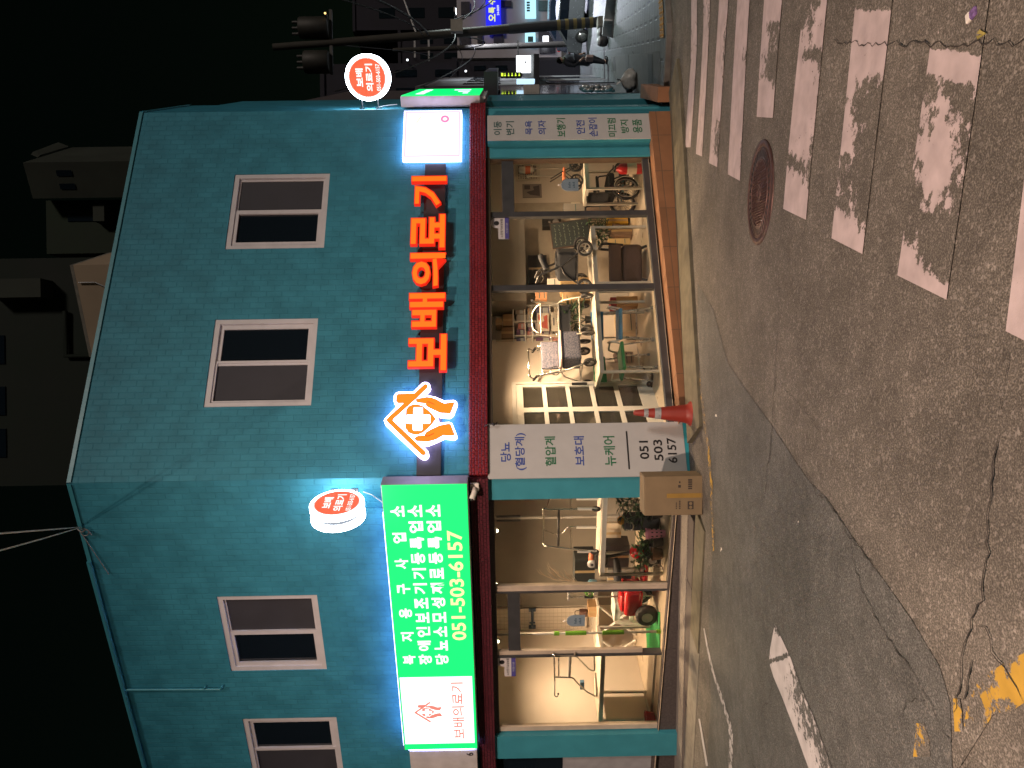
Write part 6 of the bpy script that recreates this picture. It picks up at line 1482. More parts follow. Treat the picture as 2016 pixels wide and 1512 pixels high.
# brick step round the right corner belongs to the building
m = MB(FM['T'])
def ubox2(mb, x0, x1, y0, y1, z0, z1):
    mb.quad((x0, y0, z1), (x1, y0, z1), (x1, y1, z1), (x0, y1, z1), uv=[(x0, y0), (x1, y0), (x1, y1), (x0, y1)])
    mb.quad((x0, y0, z0), (x1, y0, z0), (x1, y0, z1), (x0, y0, z1), uv=[(x0, z0), (x1, z0), (x1, z1), (x0, z1)])
    mb.quad((x0, y0, z0), (x0, y1, z0), (x0, y1, z1), (x0, y0, z1), uv=[(y0, z0), (y1, z0), (y1, z1), (y0, z1)])
    mb.quad((x1, y0, z0), (x1, y1, z0), (x1, y1, z1), (x1, y0, z1), uv=[(y0, z0), (y1, z0), (y1, z1), (y0, z1)])
ubox2(m, -.05, 1.45, -.262, -.055, -.6, -.08); part(B, 'brick_step', m, BRK)
# rubbish bag on the pavement
P = gp(1252, 158, KH); t = thing('rubbish_bag', 'tied white plastic rubbish bag on the pavement beyond the brick step', 'rubbish bag', 'W', P); M = t.matrix_world
m = MB(M)
prof = [(.02, 0), (.17, .01), (.22, .08), (.21, .17), (.15, .25), (.05, .31), (.035, .33)]
vs = []; n = 26
for j, (r, z) in enumerate(prof):
    for k in range(n):
        a = 2*math.pi*k/n; q = r*(1+.10*math.sin(5*a+j)+.06*math.sin(11*a+2*j)+random.uniform(-.04, .04)); vs.append((q*math.cos(a), q*math.sin(a), z))
m.add(vs, [(j*n+k, j*n+(k+1) % n, (j+1)*n+(k+1) % n, (j+1)*n+k) for j in range(len(prof)-1) for k in range(n)], True)
part(t, 'bag', m, mat('thin_plastic', (.42, .43, .42), .3, var=.25, scale=9, bump=.5, bscale=20))
m = MB(M)
for a in (.5, 2.4, 4.4): m.add([(0, 0, .31), (.05*math.cos(a), .05*math.sin(a), .40), (.09*math.cos(a+.4), .09*math.sin(a+.4), .42), (.03*math.cos(a+.6), .03*math.sin(a+.6), .33)], [(0, 1, 2, 3)])
part(t, 'knot', m, MATS['thin_plastic'])
# litter
for i, (x, y, w_) in enumerate(((1411, 818, .03), (1421, 1082, .035), (1500, 455, .05), (1574, 1030, .015))):
    P = gp(x, y); t = onground('paper_scrap', ['white paper scrap on the road below the traffic cone', 'white paper scrap on the road left of the cardboard box', 'thin white paper scrap beside the manhole cover', 'tiny white scrap among the road cracks'][i], 'litter', P, i*.7, 'paper scraps on the road'); M = t.matrix_world
    m = MB(M); m.add([(-w_*.4, -w_, .004), (w_*.4, -w_*.8, .008), (w_*.5, w_, .004), (-w_*.3, w_*.7, .012)], [(0, 1, 2, 3)]); part(t, 'sheet', m, WHITEP)
P = gp(1917, 30); t = onground('drink_pouch', 'crumpled shiny purple and white wrapper on the road', 'litter', P, .2); M = t.matrix_world
m = MB(M); m.rbox(-.02, .02, -.035, .035, .0, .018, .008); part(t, 'wrapper', m, mat('shiny_wrap', (.35, .22, .55), .2, .5, var=.4, scale=40)); m = MB(M); m.rbox(-.021, .021, .0, .03, .004, .020, .006); part(t, 'label', m, WHITEP)
P = gp(1946, 66); m = MB(); n_ = gnorm(P); m.leaf(P+Vector((0, 0, .008)), (.3, .8, 0), (0, 0, 1), .09, .018); lone('fallen_leaf', m, mat('dry_leaf', (.35, .30, .08), .7), 'small yellow fallen leaf on the road near the crosswalk', 'leaf')

# ---------------------------------------------------------------- the side street on the right
def tpt(a, dep, z=0): return wp('T', a, dep, z)
def zg(a, dep): p = tpt(a, dep); return gz(p.x, p.y)
DARKW = mat('dusky_wall', (.07, .055, .06), .8, var=.2, scale=1)
PALEW = mat('pale_render', (.42, .40, .43), .8, var=.1, scale=.6)
SHUT = mat('shutter', (.25, .25, .27), .5, var=.1)
# next building along the same side: dark shop with a pale sign board and glossy front
z0 = zg(6, -.3)
t = thing('dark_shop', 'dark shop with a glossy black front next to the teal building', 'building', 'T', (6, 0, z0)); M = FM['T']
m = MB(M); m.box(3.6, 11, 0.1, 5, z0-.8, 6.4); part(t, 'wall', m, DARKW)
m = MB(M); m.box(3.7, 10.8, .0, .1, z0-.8, 2.2); part(t, 'shop_front', m, DGLASS)
m = MB(M); m.box(3.6, 11, -.45, .1, 2.25, 2.5); m.box(3.62, 3.7, -.05, .1, z0-.8, 2.25); part(t, 'awning', m, mat('dark_awning', (.05, .05, .06), .5))
def face_board(label, cat, name, x0, x1, y0, y1, Y, mt, th=.06, emis=None):
    """upright board facing the road junction; photo rectangle at distance Y"""
    a, b, c = at(x0, y1, Y), at(x0, y0, Y), at(x1, y1, Y); w = abs(b.x-a.x); h = abs(a.z-c.z)
    t = thing(name, label, cat, 'W', ((a.x+b.x)/2, Y, c.z)); m = MB(t.matrix_world); m.rbox(-w/2, w/2, 0, th, 0, h, .012, 1); part(t, 'board', m, mt); return t, w, h
t, w, h = face_board('plain pale board hanging from the dark shop next door', 'sign', 'signboard', 1031, 1063, 166, 193, 15.2, mat('pale_board', (.40, .38, .36), .6)); M = t.matrix_world
m = MB(M); m.box(-w/2, w/2, -.004, .0, h*.48, h*.5); m.box(-w*.1, -w*.08, -.004, 0, h*.2, h*.8); part(t, 'print', m, GREYM)
m = MB(M); m.tube([(w/2, .03, h*.8), (w/2-.9, .03, h*.8)], .015); part(t, 'bracket', m, FRAME_D)
# building after that with lit sign boxes and awning
z1 = zg(16, -.3)
t = thing('grey_shop', 'grey two-storey shop with an awning farther along the side street', 'building', 'T', (16, 0, z1)); M = FM['T']
m = MB(M); m.box(11.3, 24, 0, 6, z1-1.4, 4.6); part(t, 'wall', m, mat('street_wall', (.13, .12, .14), .8, var=.2, scale=1))
for i in range(4):
    m = MB(M); m.box(12+i*3, 14.2+i*3, -.03, .02, z1-1.2, z1+2.2); s_ = part(t, 'shutter', m, SHUT if i % 2 else DGLASS)
m = MB(M); m.box(11.5, 23.8, -.8, .0, z1+2.5, z1+2.65); part(t, 'awning', m, mat('dark_awning', (.05, .05, .06), .5))
for i in range(4):
    m = MB(M); m.box(12.3+i*3, 13.7+i*3, -.02, .02, z1+3.6, z1+4.7); part(t, 'window', m, DGLASS)
t, w, h = face_board('glowing white square sign box with a small grey mark in the side street', 'sign', 'projecting_sign', 1017, 1053, 109, 139, 24, glow('far_white', (.9, .95, 1.0), 3.0), .2); M = t.matrix_world
m = MB(M); m.prism([(-w*.1, h*.45), (w*.2, h*.5), (w*.02, h*.56)], -.006, -.001); m.prism([(-w*.2, h*.62), (w*.1, h*.66), (0, h*.70)], -.006, -.001); part(t, 'mark', m, GREYM)
m = MB(M); m.tube([(w/2, .1, h*.9), (w/2+.5, .1, h*.9)], .02); part(t, 'bracket', m, FRAME_D)
t, w, h = face_board('narrow glowing pale blue sign box low in the side street beside the dark shop', 'sign', 'projecting_sign', 1017, 1053, 155, 160.5, 19.5, glow('far_ice', (.55, .8, 1.0), 1.3), .2)
t, w, h = face_board('strip sign of yellow-green lit letters beside the white square sign box', 'sign', 'led_sign', 986, 1027, 142, 152, 22, BLACK, .1); M = t.matrix_world
m = MB(M); LY = glow('led_yellow', (.65, .9, .05), 1.6)
for i in range(5): m.box(-w*.3, -w*.05, -.006, -.001, h*(.08+.17*i), h*(.15+.17*i)); m.box(.0, w*.3, -.006, -.001, h*(.10+.17*i), h*(.13+.17*i))
m.box(-w*.3, w*.3, -.006, -.001, h*.88, h*.98); part(t, 'led_letters', m, LY)
# far cross street building
Yf = 58
a = at(1130, 112, Yf); b = at(897, -120, Yf)
t = thing('far_building', 'pale lit building closing the end of the side street', 'building', 'W', ((a.x+b.x)/2, Yf, -3)); M = Matrix.Identity(4)
m = MB(M); m.box(a.x, b.x+6, Yf, Yf+8, -4, b.z); part(t, 'wall', m, PALEW)
def fpart(nm, x0, x1, y0, y1, mt, d=.15, par=None):
    p, q = at(x0, y1, Yf), at(x1, y0, Yf); m = MB(); m.box(p.x, q.x, Yf-d, Yf+.02, q.z, p.z); return part(par or t, nm, m, mt)
for (x0, x1, y0, y1) in ((908, 925, 5, 30), (985, 1007, 3, 15), (905, 925, 60, 90), (940, 950, 66, 84), (972, 990, 68, 88), (1060, 1100, 56, 82), (1062, 1092, 92, 106)): fpart('window', x0, x1, y0, y1, mat('far_window', (.06, .06, .075), .3))
for (x0, x1, y0, y1) in ((1096, 1106, 56, 84), (1056, 1102, 57.5, 60.5), (1056, 1105, 61.5, 64)): fpart('frame_strip', x0, x1, y0, y1, mat('far_frame', (.6, .58, .62), .5), .22)
fpart('door', 1060, 1120, 2, 22, mat('far_door', (.10, .16, .17), .4), .1)
def fsign(x0, x1, y0, y1, Y, label, mt, name='shop_sign'):
    p, q = at(x0, y1, Y), at(x1, y0, Y); t = thing(name, label, 'sign', 'W', ((p.x+q.x)/2, Y, q.z)); m = MB(); m.box(p.x, q.x, Y, Y+.25, q.z, p.z); part(t, 'panel', m, mt); return t, p, q
E_BLUE = glow('far_blue', (.015, .02, 1.0), .95)
t2, p, q = fsign(957, 985, -60, 59, Yf-.6, 'bright blue sign with yellow characters behind the large utility pole', E_BLUE)
def ftext(body, x, y, hpx, mt, bold=.03, nm='lettering', par=None):
    c = at(x, y, Yf-.65); k = hpx/FPX*Yf; m = MB(); text(m, body, c.x, c.z, k, c.y, None, bold=bold); part(par or t2, nm, m, mt)
E_FY = glow('far_yellow', (.85, .9, .25), 1.0); E_FW = glow('far_white_text', (.9, .95, 1.0), 1.0)
for ch, y in (('오', 35), ('륙', 20), ('수', 3)): ftext(ch, 968.5, y, 13, E_FY)
ftext('24-0009', 980.5, 20, 4.5, E_FW, .02)
E_ICE = glow('far_ice_sign', (.45, .85, 1.0), 1.25)
t3, p, q = fsign(1034, 1054, -60, 34, Yf-.5, 'long pale blue lit sign in front of the utility pole end of the far building', E_ICE)
c = at(1040, 9, Yf-.55); m = MB(); text(m, '이디야', c.x, c.z, .26, Yf-.56, None) if False else [m.box(c.x-.5+.2*i, c.x-.38+.2*i, Yf-.56, Yf-.51, c.z-.12, c.z+.12) for i in range(4)]; part(t3, 'print', m, INKD)
t4, p, q = fsign(1034, 1054, 64, 82, Yf-.5, 'shorter pale blue lit sign with a dark square between the two utility poles', E_ICE)
c = at(1044.5, 77, Yf-.55); m = MB(); m.box(c.x-.2, c.x+.2, Yf-.56, Yf-.51, c.z-.2, c.z+.2); part(t4, 'print', m, INKD)
t5, p, q = fsign(1069, 1080, 70.5, 80.5, Yf-1, 'small square glowing white sign low on the far building', glow('far_white', (.9, .95, 1.0), 3.0))
c = at(1017, 61.5, 50); t = thing('orange_lamp', 'glowing orange beacon lamp between the two utility poles', 'lamp', 'W', c); m = MB(); m.ball(c, .13, (1, 1, 1.1)); part(t, 'globe', m, glow('orange_lamp', (1.0, .32, .01), 3.5)); m = MB(); m.cyl(c+Vector((0, 0, -.13)), c+Vector((0, 0, -.22)), .08); part(t, 'base', m, BLACK)
# utility poles
def pole(xb, yb, Y, d, top, lean, label):
    P = at(xb, yb, Y); z = gz(P.x, P.y)-.05; t = thing('utility_pole', label, 'utility pole', 'W', (P.x, P.y, z), 0, 'utility poles'); m = MB(t.matrix_world)
    m.tube([(0, 0, 0), (lean*.25, 0, top*.25), (lean, 0, top)], [d/2, d/2*.95, d/2*.7], 18); part(t, 'shaft', m, mat('pole_concrete', (.038, .035, .029), .85, var=.2, scale=3, bump=.3)); return t, P, z
t, PB, zb_ = pole(1190, 42, 26.5, .33, 11.5, -.75, 'large concrete utility pole with transformers at the pavement edge'); M = t.matrix_world
sh = lambda z: (-.75*z/11.5, 0, z)
m = MB(M)
for i in range(5): m.tube([sh(.5+i*.28), sh(.62+i*.28)], .175, 18)
part(t, 'warning_band', m, mat('band_yellow', (.16, .12, .04), .6))
m = MB(M); m.tube([sh(.1), sh(2.87), sh(3.4)], .170, 18); part(t, 'dark_wrap', m, mat('dark_wrap', (.025, .028, .035), .7))
zt_ = at(620, 55, 26.5).z-zb_
for (dx, dz, r, h_, nm) in ((.55, 0, .36, 1.0, 'transformer'), (-.62, .0, .38, .85, 'transformer')):
    m = MB(M); m.lathe([(r*.9, 0), (r, .05), (r, h_-.05), (r*.92, h_)], (dx-.7, -.1, zt_-.5), n=20); tr_ = part(t, nm, m, mat('transformer_grey', (.022, .021, .018), .6))
    m = MB(M)
    for k in range(3): m.cyl((dx-.7-.2+.2*k, -.1, zt_+h_-.5), (dx-.7-.2+.2*k, -.1, zt_+h_-.25), .05)
    part(tr_, 'bushing', m, mat('porcelain_dark', (.06, .06, .06), .4))
DKM = mat('dark_steel', (.035, .035, .035), .6)
m = MB(M); m.box(-1.7, .5, -.05, .05, zt_-.6, zt_-.5); part(t, 'crossarm', m, DKM)
m = MB(M); m.bend([(-.3, 0, 6.6), (1.2, .3, 7.1), (2.6, .5, 7.0)], .035, .3); part(t, 'lamp_arm', m, GREYM); m = MB(M); m.rbox(2.3, 2.85, .35, .65, 6.95, 7.06, .03); part(t, 'lamp_head', m, GREYM); m = MB(M); m.box(2.36, 2.8, .4, .6, 6.935, 6.949); part(t, 'lamp_lens', m, glow('street_lens', (.85, .93, 1.0), 9.0))
l = lamp('cool_street_light', 'SPOT', (0, 0, 0), 5000, (.84, .97, .95), spot_size=R_(165), spot_blend=.6, shadow_soft_size=.15); l.parent = t; l.location = (2.58, .5, 6.9)
zc = at(900, 45, 26.5).z-zb_; m = MB(M); m.box(-.45, -.05, -.4, -.18, zc-.2, zc+.2); part(t, 'junction_box', m, mat('jbox', (.25, .23, .20), .6))
t, PB2, zb2 = pole(1137, 86, 44, .34, 10.5, -.25, 'thinner utility pole farther down the side street')
M = t.matrix_world; m = MB(M); m.box(-.9, .8, -.05, .05, 8.4, 8.5); part(t, 'crossarm', m, GREYM); m = MB(M); m.box(-.7, .7, -.05, .05, 9.2, 9.3); part(t, 'crossarm', m, GREYM)
m = MB(M); m.bend([(0, 0, 6.6), (.8, -.9, 6.9), (1.2, -1.4, 6.85)], .03, .2); part(t, 'lamp_arm', m, GREYM)
m = MB(M); m.rbox(1.05, 1.35, -1.75, -1.3, 6.78, 6.88, .03); part(t, 'lamp_head', m, GREYM); m = MB(M); m.box(1.1, 1.3, -1.7, -1.35, 6.765, 6.779); part(t, 'lamp_lens', m, glow('street_lens', (.85, .93, 1.0), 9.0))
l = lamp('cool_street_light', 'SPOT', (0, 0, 0), 7000, (.84, .86, 1.0), spot_size=R_(165), spot_blend=.6, shadow_soft_size=.15); l.parent = t; l.location = (1.2, -1.52, 6.72)
# overhead cables
CAB = mat('cable', (.03, .03, .033), .6)
def cable(A, Bq, sag, label, r=.012, group='overhead cables'):
    A = Vector(A); Bq = Vector(Bq); m = MB(); m.tube([A.lerp(Bq, i/16)-Vector((0, 0, sag*4*(i/16)*(1-i/16))) for i in range(17)], r, 5); lone('overhead_cable', m, CAB if r > .007 else mat('pale_cable', (.45, .40, .34), .6), label, 'cable', group)
topA = Vector((PB.x-.7, PB.y, zb_+zt_+.9)); topB = Vector((PB2.x-.2, PB2.y, zb2+9.2))
cable(topA, topB+Vector((.6, 0, 0)), .8, 'highest cable from the large pole to the farther pole', .02)
cable(topA+Vector((0, 0, -1.6)), topB+Vector((-.5, 0, -.8)), .9, 'second cable from the large pole to the farther pole', .02)
cable(Vector((PB.x-.4, PB.y, zb_+zc+1.0)), at(700, -20, 18), .3, 'thick cable rising from the large pole out of the top corner', .035)
cable(Vector((PB.x-.4, PB.y, zb_+zc+1.2)), at(560, -30, 16), .6, 'cable rising steeply from the large pole past the transformers', .02)
cable(Vector((PB.x-.35, PB.y, zb_+zc+.5)), topB+Vector((0, 0, -2.6)), 1.4, 'low slack cable between the two utility poles', .03)
cable(Vector((PB2.x, PB2.y, zb2+6.0)), tpt(11, .0, 4.4), .7, 'cable from the farther pole to the dark shop roof', .02)
cable(Vector((PB2.x, PB2.y, zb2+7.0)), tpt(22, .0, 4.3), .5, 'cable from the farther pole to the grey shop roof', .02)
cable(Vector((PB.x-.3, PB.y, zb_+zc+.1)), tpt(8, 0, 6.2), .9, 'cable from the large pole to the top of the dark shop', .02)
for i in range(3):
    cable(Vector((PB.x-.2+.1*i, PB.y-.2, zb_+zc+.2)), at(905+12*i, -25-8*i, 30+3*i), .7+.3*i, ['upper', 'middle', 'lower'][i]+' drooping cable from the large pole across the pale far wall', .02)
# roof cables at the left
A = wp('L', -.62, 0, ZR); 
cable(A, at(-40, 1053, 4.6), .02, 'pale cable rising from the shop roof edge, the straighter of two', .006, 'roof cables'); cable(A+Vector((0, 0, -.02)), at(-30, 1092, 4.6), .02, 'pale cable rising from the shop roof edge, slanting away from the other', .006, 'roof cables')
m = MB(FM['L']); z = ZR-.03; m.bend([(-.62, -.02, z+.05), (-.66, -.06, z-.02), (-.60, -.07, z-.1), (-.70, -.05, z-.13)], .008, .03, 6); m.torus((-.66, -.05, z-.05), (0, 1, 0), .05, .006, 14, 5); m.tube([(-.64, -.03, z+.02), (-1.3, -.03, z-.2)], .006, 6); lone('cable_clamp', m, GREYM, 'coiled cable clamp at the roof edge of the left front', 'clamp')

# round stone bollards, white barrier, parked cars
for i, (x, y) in enumerate(((1197, 65), (1197, 81), (1196, 46))):
    P = gp(x, y, KH); z = P.z; t = thing('stone_bollard', ['dark round stone bollard nearer the large utility pole', 'dark round stone bollard beside the person', 'pale block bollard at the foot of the large pole'][i], 'bollard', 'W', (P.x, P.y, z), 0, 'bollards'); M = t.matrix_world
    if i < 2:
        m = MB(M); m.lathe([(.05, 0), (.15, .04), (.175, .16), (.15, .28), (.10, .33)], n=20); part(t, 'stone', m, mat('dark_stone', (.05, .05, .055), .5, var=.2)); m = MB(M); m.lathe([(.155, .27), (.12, .345), (.02, .36)], n=20); part(t, 'pale_cap', m, PANEL)
    else:
        m = MB(M); m.rbox(-.18, .18, -.18, .18, 0, .34, .05, 2); part(t, 'stone', m, CONC)
P = at(1207, 14, 22); t = thing('road_barrier', 'long white plastic road barrier lying by the pavement at the frame edge', 'barrier', 'W', (P.x+.4, P.y, gz(P.x, P.y)+.02), R_(32)); M = t.matrix_world
m = MB(M); m.prism([(-.16, 0), (.16, 0), (.12, .08), (.06, .30), (-.06, .30), (-.12, .08)], -1.3, 1.3, 'y'); part(t, 'body', m, mat('barrier_white', (.7, .72, .74), .35)); m = MB(M)
for k in range(4): m.rbox(-.14, .14, -1.2+.65*k, -1.05+.65*k, .05, .31, .02)
part(t, 'ridge', m, mat('barrier_white', (.7, .72, .74), .35))
def car(x, y, Y, rot, col, label):
    P = at(x, y, Y); z = gz(P.x, P.y)
    t = thing('parked_car', label, 'car', 'W', (P.x, P.y, z), rot, 'cars parked in the side street'); M = t.matrix_world
    bm_ = mat('car_'+label.split()[0], col, .25, .6, var=.03, coat=.5)
    prof = [(-2.2, .3), (-2.25, .55), (-2.15, .85), (-1.2, .95), (-.6, 1.42), (1.1, 1.45), (1.9, .98), (2.2, .9), (2.25, .5), (2.15, .28)]
    m = MB(M); m.prism([(y_, z_) for y_, z_ in prof], -.85, .85, 'x'); part(t, 'body', m, bm_, .06)
    m = MB(M); 
    for s_ in (-1, 1): m.prism([(-.95, .98), (-.5, 1.36), (1.0, 1.38), (1.6, 1.0)], s_*.853, s_*.858, 'x')
    m.add([(-.7, 1.86, 1.02), (.7, 1.86, 1.02), (.62, 1.2, 1.41), (-.62, 1.2, 1.41)], [(0, 1, 2, 3)]); m.add([(-.7, -1.2, .98), (.7, -1.2, .98), (.62, -.66, 1.40), (-.62, -.66, 1.40)], [(0, 3, 2, 1)]); part(t, 'window', m, DGLASS)
    for sx in (-1, 1):
        for sy in (-1.4, 1.4):
            m = MB(M); m.lathe([(.16, -.1), (.3, -.1), (.32, -.06), (.32, .06), (.3, .1), (.16, .1)], (sx*.78, sy, .32), 'x', 22); w_ = part(t, 'wheel', m, RUB); m = MB(M); m.lathe([(.01, -.1), (.2, -.105), (.2, .105), (.01, .1)], (sx*.78, sy, .32), 'x', 18); part(w_, 'rim', m, ALU)
        m = MB(M); m.rbox(sx*.62-.14, sx*.62+.14, -2.27, -2.12, .62, .76, .03); part(t, 'headlight', m, mat('lamp_glass', (.6, .62, .65), .1, .3)); m = MB(M); m.rbox(sx*.66-.12, sx*.66+.12, 2.12, 2.27, .72, .88, .03); part(t, 'tail_light', m, mat('tail_red', (.4, .02, .02), .2))
    m = MB(M); m.rbox(-.8, .8, -2.32, -2.15, .28, .52, .05); m.rbox(-.8, .8, 2.15, 2.32, .28, .5, .05); part(t, 'bumper', m, bm_)
    m = MB(M); m.box(-.26, .26, -2.335, -2.321, .36, .47); part(t, 'number_plate', m, PANEL)
car(1150, -8, 34, R_(35), (.40, .41, .43), 'silver car parked at the edge of the frame beyond the white barrier')
car(1128, 20, 47, R_(60), (.06, .065, .08), 'dark car parked behind the large utility pole')

# the person walking on the pavement
P = gp(1196, 118, KH); t = thing('person', 'person in a long dark coat and scarf walking on the pavement holding a pale bag', 'person', 'W', P, R_(-150)); M = t.matrix_world
def skin(name, verts, edges, radii, mt, root=0, sub=2, par=None):
    me = bpy.data.meshes.new(name); me.from_pydata([Vector(v) for v in verts], edges, []); o = bpy.data.objects.new(name, me); COL.objects.link(o)
    md = o.modifiers.new('s', 'SKIN'); 
    for i, r in enumerate(radii): 
        rr_ = r if isinstance(r, tuple) else (r, r); me.skin_vertices[0].data[i].radius = rr_
    me.skin_vertices[0].data[root].use_root = True
    o.modifiers.new('u', 'SUBSURF').levels = sub; o.modifiers['u'].render_levels = sub
    ev = o.evaluated_get(bpy.context.evaluated_depsgraph_get()); nm = bpy.data.meshes.new_from_object(ev); bpy.data.objects.remove(o)
    o = bpy.data.objects.new(name, nm); COL.objects.link(o); nm.materials.clear(); nm.materials.append(mt)
    for p_ in nm.polygons: p_.use_smooth = True
    o.parent = par if par is not None else t; return o
SKIN = mat('skin', (.42, .25, .18), .55, var=.05)
# y forward; heights in metres (1.64 m tall)
vb = [(0, 0, .86), (0, 0, 1.05), (0, .01, 1.25), (0, 0, 1.36), (0, .01, 1.44), (0, .03, 1.54), (0, .03, 1.62),
      (.09, 0, .80), (.10, .05, .46), (.10, -.02, .07), (.10, .12, .035), (-.09, 0, .80), (-.10, .02, .46), (-.11, -.14, .09), (-.11, -.02, .035),
      (.17, 0, 1.33), (.23, -.02, 1.08), (.20, .14, .90), (.19, .20, .85), (-.17, 0, 1.33), (-.24, -.04, 1.08), (-.24, .04, .86), (-.24, .06, .79)]
eb = [(0, 1), (1, 2), (2, 3), (3, 4), (4, 5), (5, 6), (0, 7), (7, 8), (8, 9), (9, 10), (0, 11), (11, 12), (12, 13), (13, 14), (3, 15), (15, 16), (16, 17), (17, 18), (3, 19), (19, 20), (20, 21), (21, 22)]
rb_ = [(.14, .10), (.13, .095), (.15, .10), (.10, .07), .052, (.072, .09), (.062, .075), .085, .058, .042, (.04, .03), .085, .058, .042, (.04, .03), .058, .045, .034, .026, .058, .045, .034, .026]
bo = skin('body', vb, eb, rb_, SKIN)
COAT = mat('dark_coat', (.010, .013, .022), .85, bump=.2, bscale=60)
cv = [(0, 0, .52), (0, 0, .72), (0, 0, .92), (0, 0, 1.08), (0, .01, 1.25), (0, 0, 1.37), (.19, 0, 1.32), (.25, -.02, 1.08), (.21, .13, .91), (-.19, 0, 1.32), (-.26, -.04, 1.08), (-.25, .03, .88)]
skin('coat', cv, [(0, 1), (1, 2), (2, 3), (3, 4), (4, 5), (5, 6), (6, 7), (7, 8), (5, 9), (9, 10), (10, 11)], [(.23, .21), (.215, .19), (.19, .155), (.17, .135), (.185, .135), (.12, .095), .08, .066, .055, .08, .066, .055], COAT, 2)
m = MB(M)
for s_, pts in ((1, [(.09, 0, .7), (.10, .05, .46), (.10, -.02, .1)]), (-1, [(-.09, 0, .7), (-.10, .02, .46), (-.11, -.13, .12)])): m.tube(pts, [.10, .075, .06], 12)
part(t, 'trousers', m, mat('dark_trousers', (.018, .02, .028), .8))
m = MB(M); m.rbox(.055, .145, -.07, .17, -.0, .075, .025); m.rbox(-.155, -.065, -.19, .05, .0, .085, .025); part(t, 'shoes', m, BLACK)
m = MB(M); m.ball((0, .012, 1.575), .098, (.86, 1.0, 1.0), 16, 10); m.ball((0, -.045, 1.53), .08, (.95, .8, 1.1), 12, 8); part(t, 'hair', m, mat('black_hair', (.006, .005, .005), .95, spec=.1))
m = MB(M); m.torus((0, .01, 1.425), (0, .1, 1), .075, .04, 18, 8); part(t, 'scarf', m, mat('scarf_green', (.06, .075, .05), .9))
m = MB(M)
for sx in (-1, 1): m.ball((sx*.032, .112, 1.56), .010)
part(t, 'eyes', m, BLACK); m = MB(M); m.ball((0, .128, 1.535), .014, (.8, 1, 1.3)); m.ball((0, .115, 1.50), .016, (1.2, .4, .35)); part(t, 'face', m, SKIN)
for sx, c in ((1, (.19, .205, .84)), (-1, (-.24, .065, .78))):
    m = MB(M); c = Vector(c); m.ball(c, .034, (.55, .9, 1.1), 10, 7)
    for k in range(4): m.tube([c+Vector((0, -.024+.016*k, -.02)), c+Vector((0, -.022+.017*k, -.055-.006*(k in (1, 2)))), c+Vector((-.01*sx, -.018+.016*k, -.078-.008*(k in (1, 2))))], [.0095, .0088, .0075], 6)
    m.tube([c+Vector((0, .028, .005)), c+Vector((-.006*sx, .048, -.018)), c+Vector((-.012*sx, .05, -.042))], [.0105, .0095, .008], 6); part(t, 'hand', m, SKIN)
bg_ = thing('carrier_bag', 'small pale carrier bag held by the person on the pavement', 'bag', 'W', M @ Vector((.19, .21, .50))); m = MB(M); m.rbox(.13, .25, .12, .31, .50, .73, .02); part(bg_, 'bag', m, mat('pale_bag', (.32, .22, .20), .7)); m = MB(M); m.bend([(.19, .16, .73), (.19, .2, .80), (.19, .22, .80), (.19, .27, .73)], .006, .02, 6); part(bg_, 'handle', m, WHITEP)
# teal bin, pale sacks by the side wall
P = gp(1217, 190, KH); t = thing('planter', 'small teal box planter standing by the side wall on the pavement', 'planter', 'W', P, A3-math.pi/2+.4); M = t.matrix_world
m = MB(M); m.rbox(-.11, .11, -.08, .08, 0, .19, .012); part(t, 'box', m, TEALP); m = MB(M); m.box(-.09, .09, -.06, .06, .188, .194); part(t, 'soil', m, RUB)
t = thing('plastic_bundle', 'crumpled silvery plastic bundle hanging on the far teal wall edge', 'bundle', 'T', (3.2, -.16, .3)); m = MB(FM['T'])
for k in range(26): m.ball((3.2+random.uniform(-.1, .1), -.15+random.uniform(-.04, .04), .42+random.uniform(-.28, .28)), random.uniform(.03, .06), (1, 1, 1.3), 6, 4, .25)
part(t, 'wrap', m, mat('silver_wrap', (.6, .62, .64), .15, .6))

# ---------------------------------------------------------------- behind and above
def block(label, name, x0, x1, y0, y1, Y, depth, mt, z0=None, cat='building', rot=0):
    a = at(x0, y1, Y); b = at(x1, y0, Y); t = thing(name, label, cat, 'W', ((a.x+b.x)/2, Y, b.z if z0 is None else z0), rot); M = t.matrix_world; w = abs(b.x-a.x)/2
    m = MB(M); m.box(-w, w, 0, depth, 0, a.z-(b.z if z0 is None else z0)); part(t, 'wall', m, mt); return t, w, a.z-(b.z if z0 is None else z0)
DG = mat('night_green', (.003, .009, .005), .85, var=.35, scale=.7); GC = mat('grey_concrete', (.022, .028, .021), .85, var=.25, scale=1.2, bump=.3, bscale=6)
t, w, h = block('dark tall block rising behind the teal shop', 'rear_block', -160, 300, 505, 960, 19, 5, DG, 0); M = t.matrix_world
for (u, v) in ((-.62, .93), (-.25, .93), (.2, .93)):
    m = MB(M); m.box(w*u-.35, w*u+.35, -.03, .02, h*v-1.0, h*v); part(t, 'window', m, DGLASS)
m = MB(M); a = at(60, 591, 19); b = at(118, 556, 19); o_ = M.inverted() @ Vector(((a.x+b.x)/2, 19, a.z)); m.box(o_.x-.2, o_.x+.25, -.5, -.001, o_.z-.55, o_.z+.75); part(t, 'balcony_panel', m, GC)
m = MB(M); m.tube([(o_.x-.5, -.1, o_.z-.9), (o_.x-1.6, -.1, o_.z-.9), (o_.x-1.6, -.1, o_.z-1.9)], .06, 8); part(t, 'pipe', m, DG)
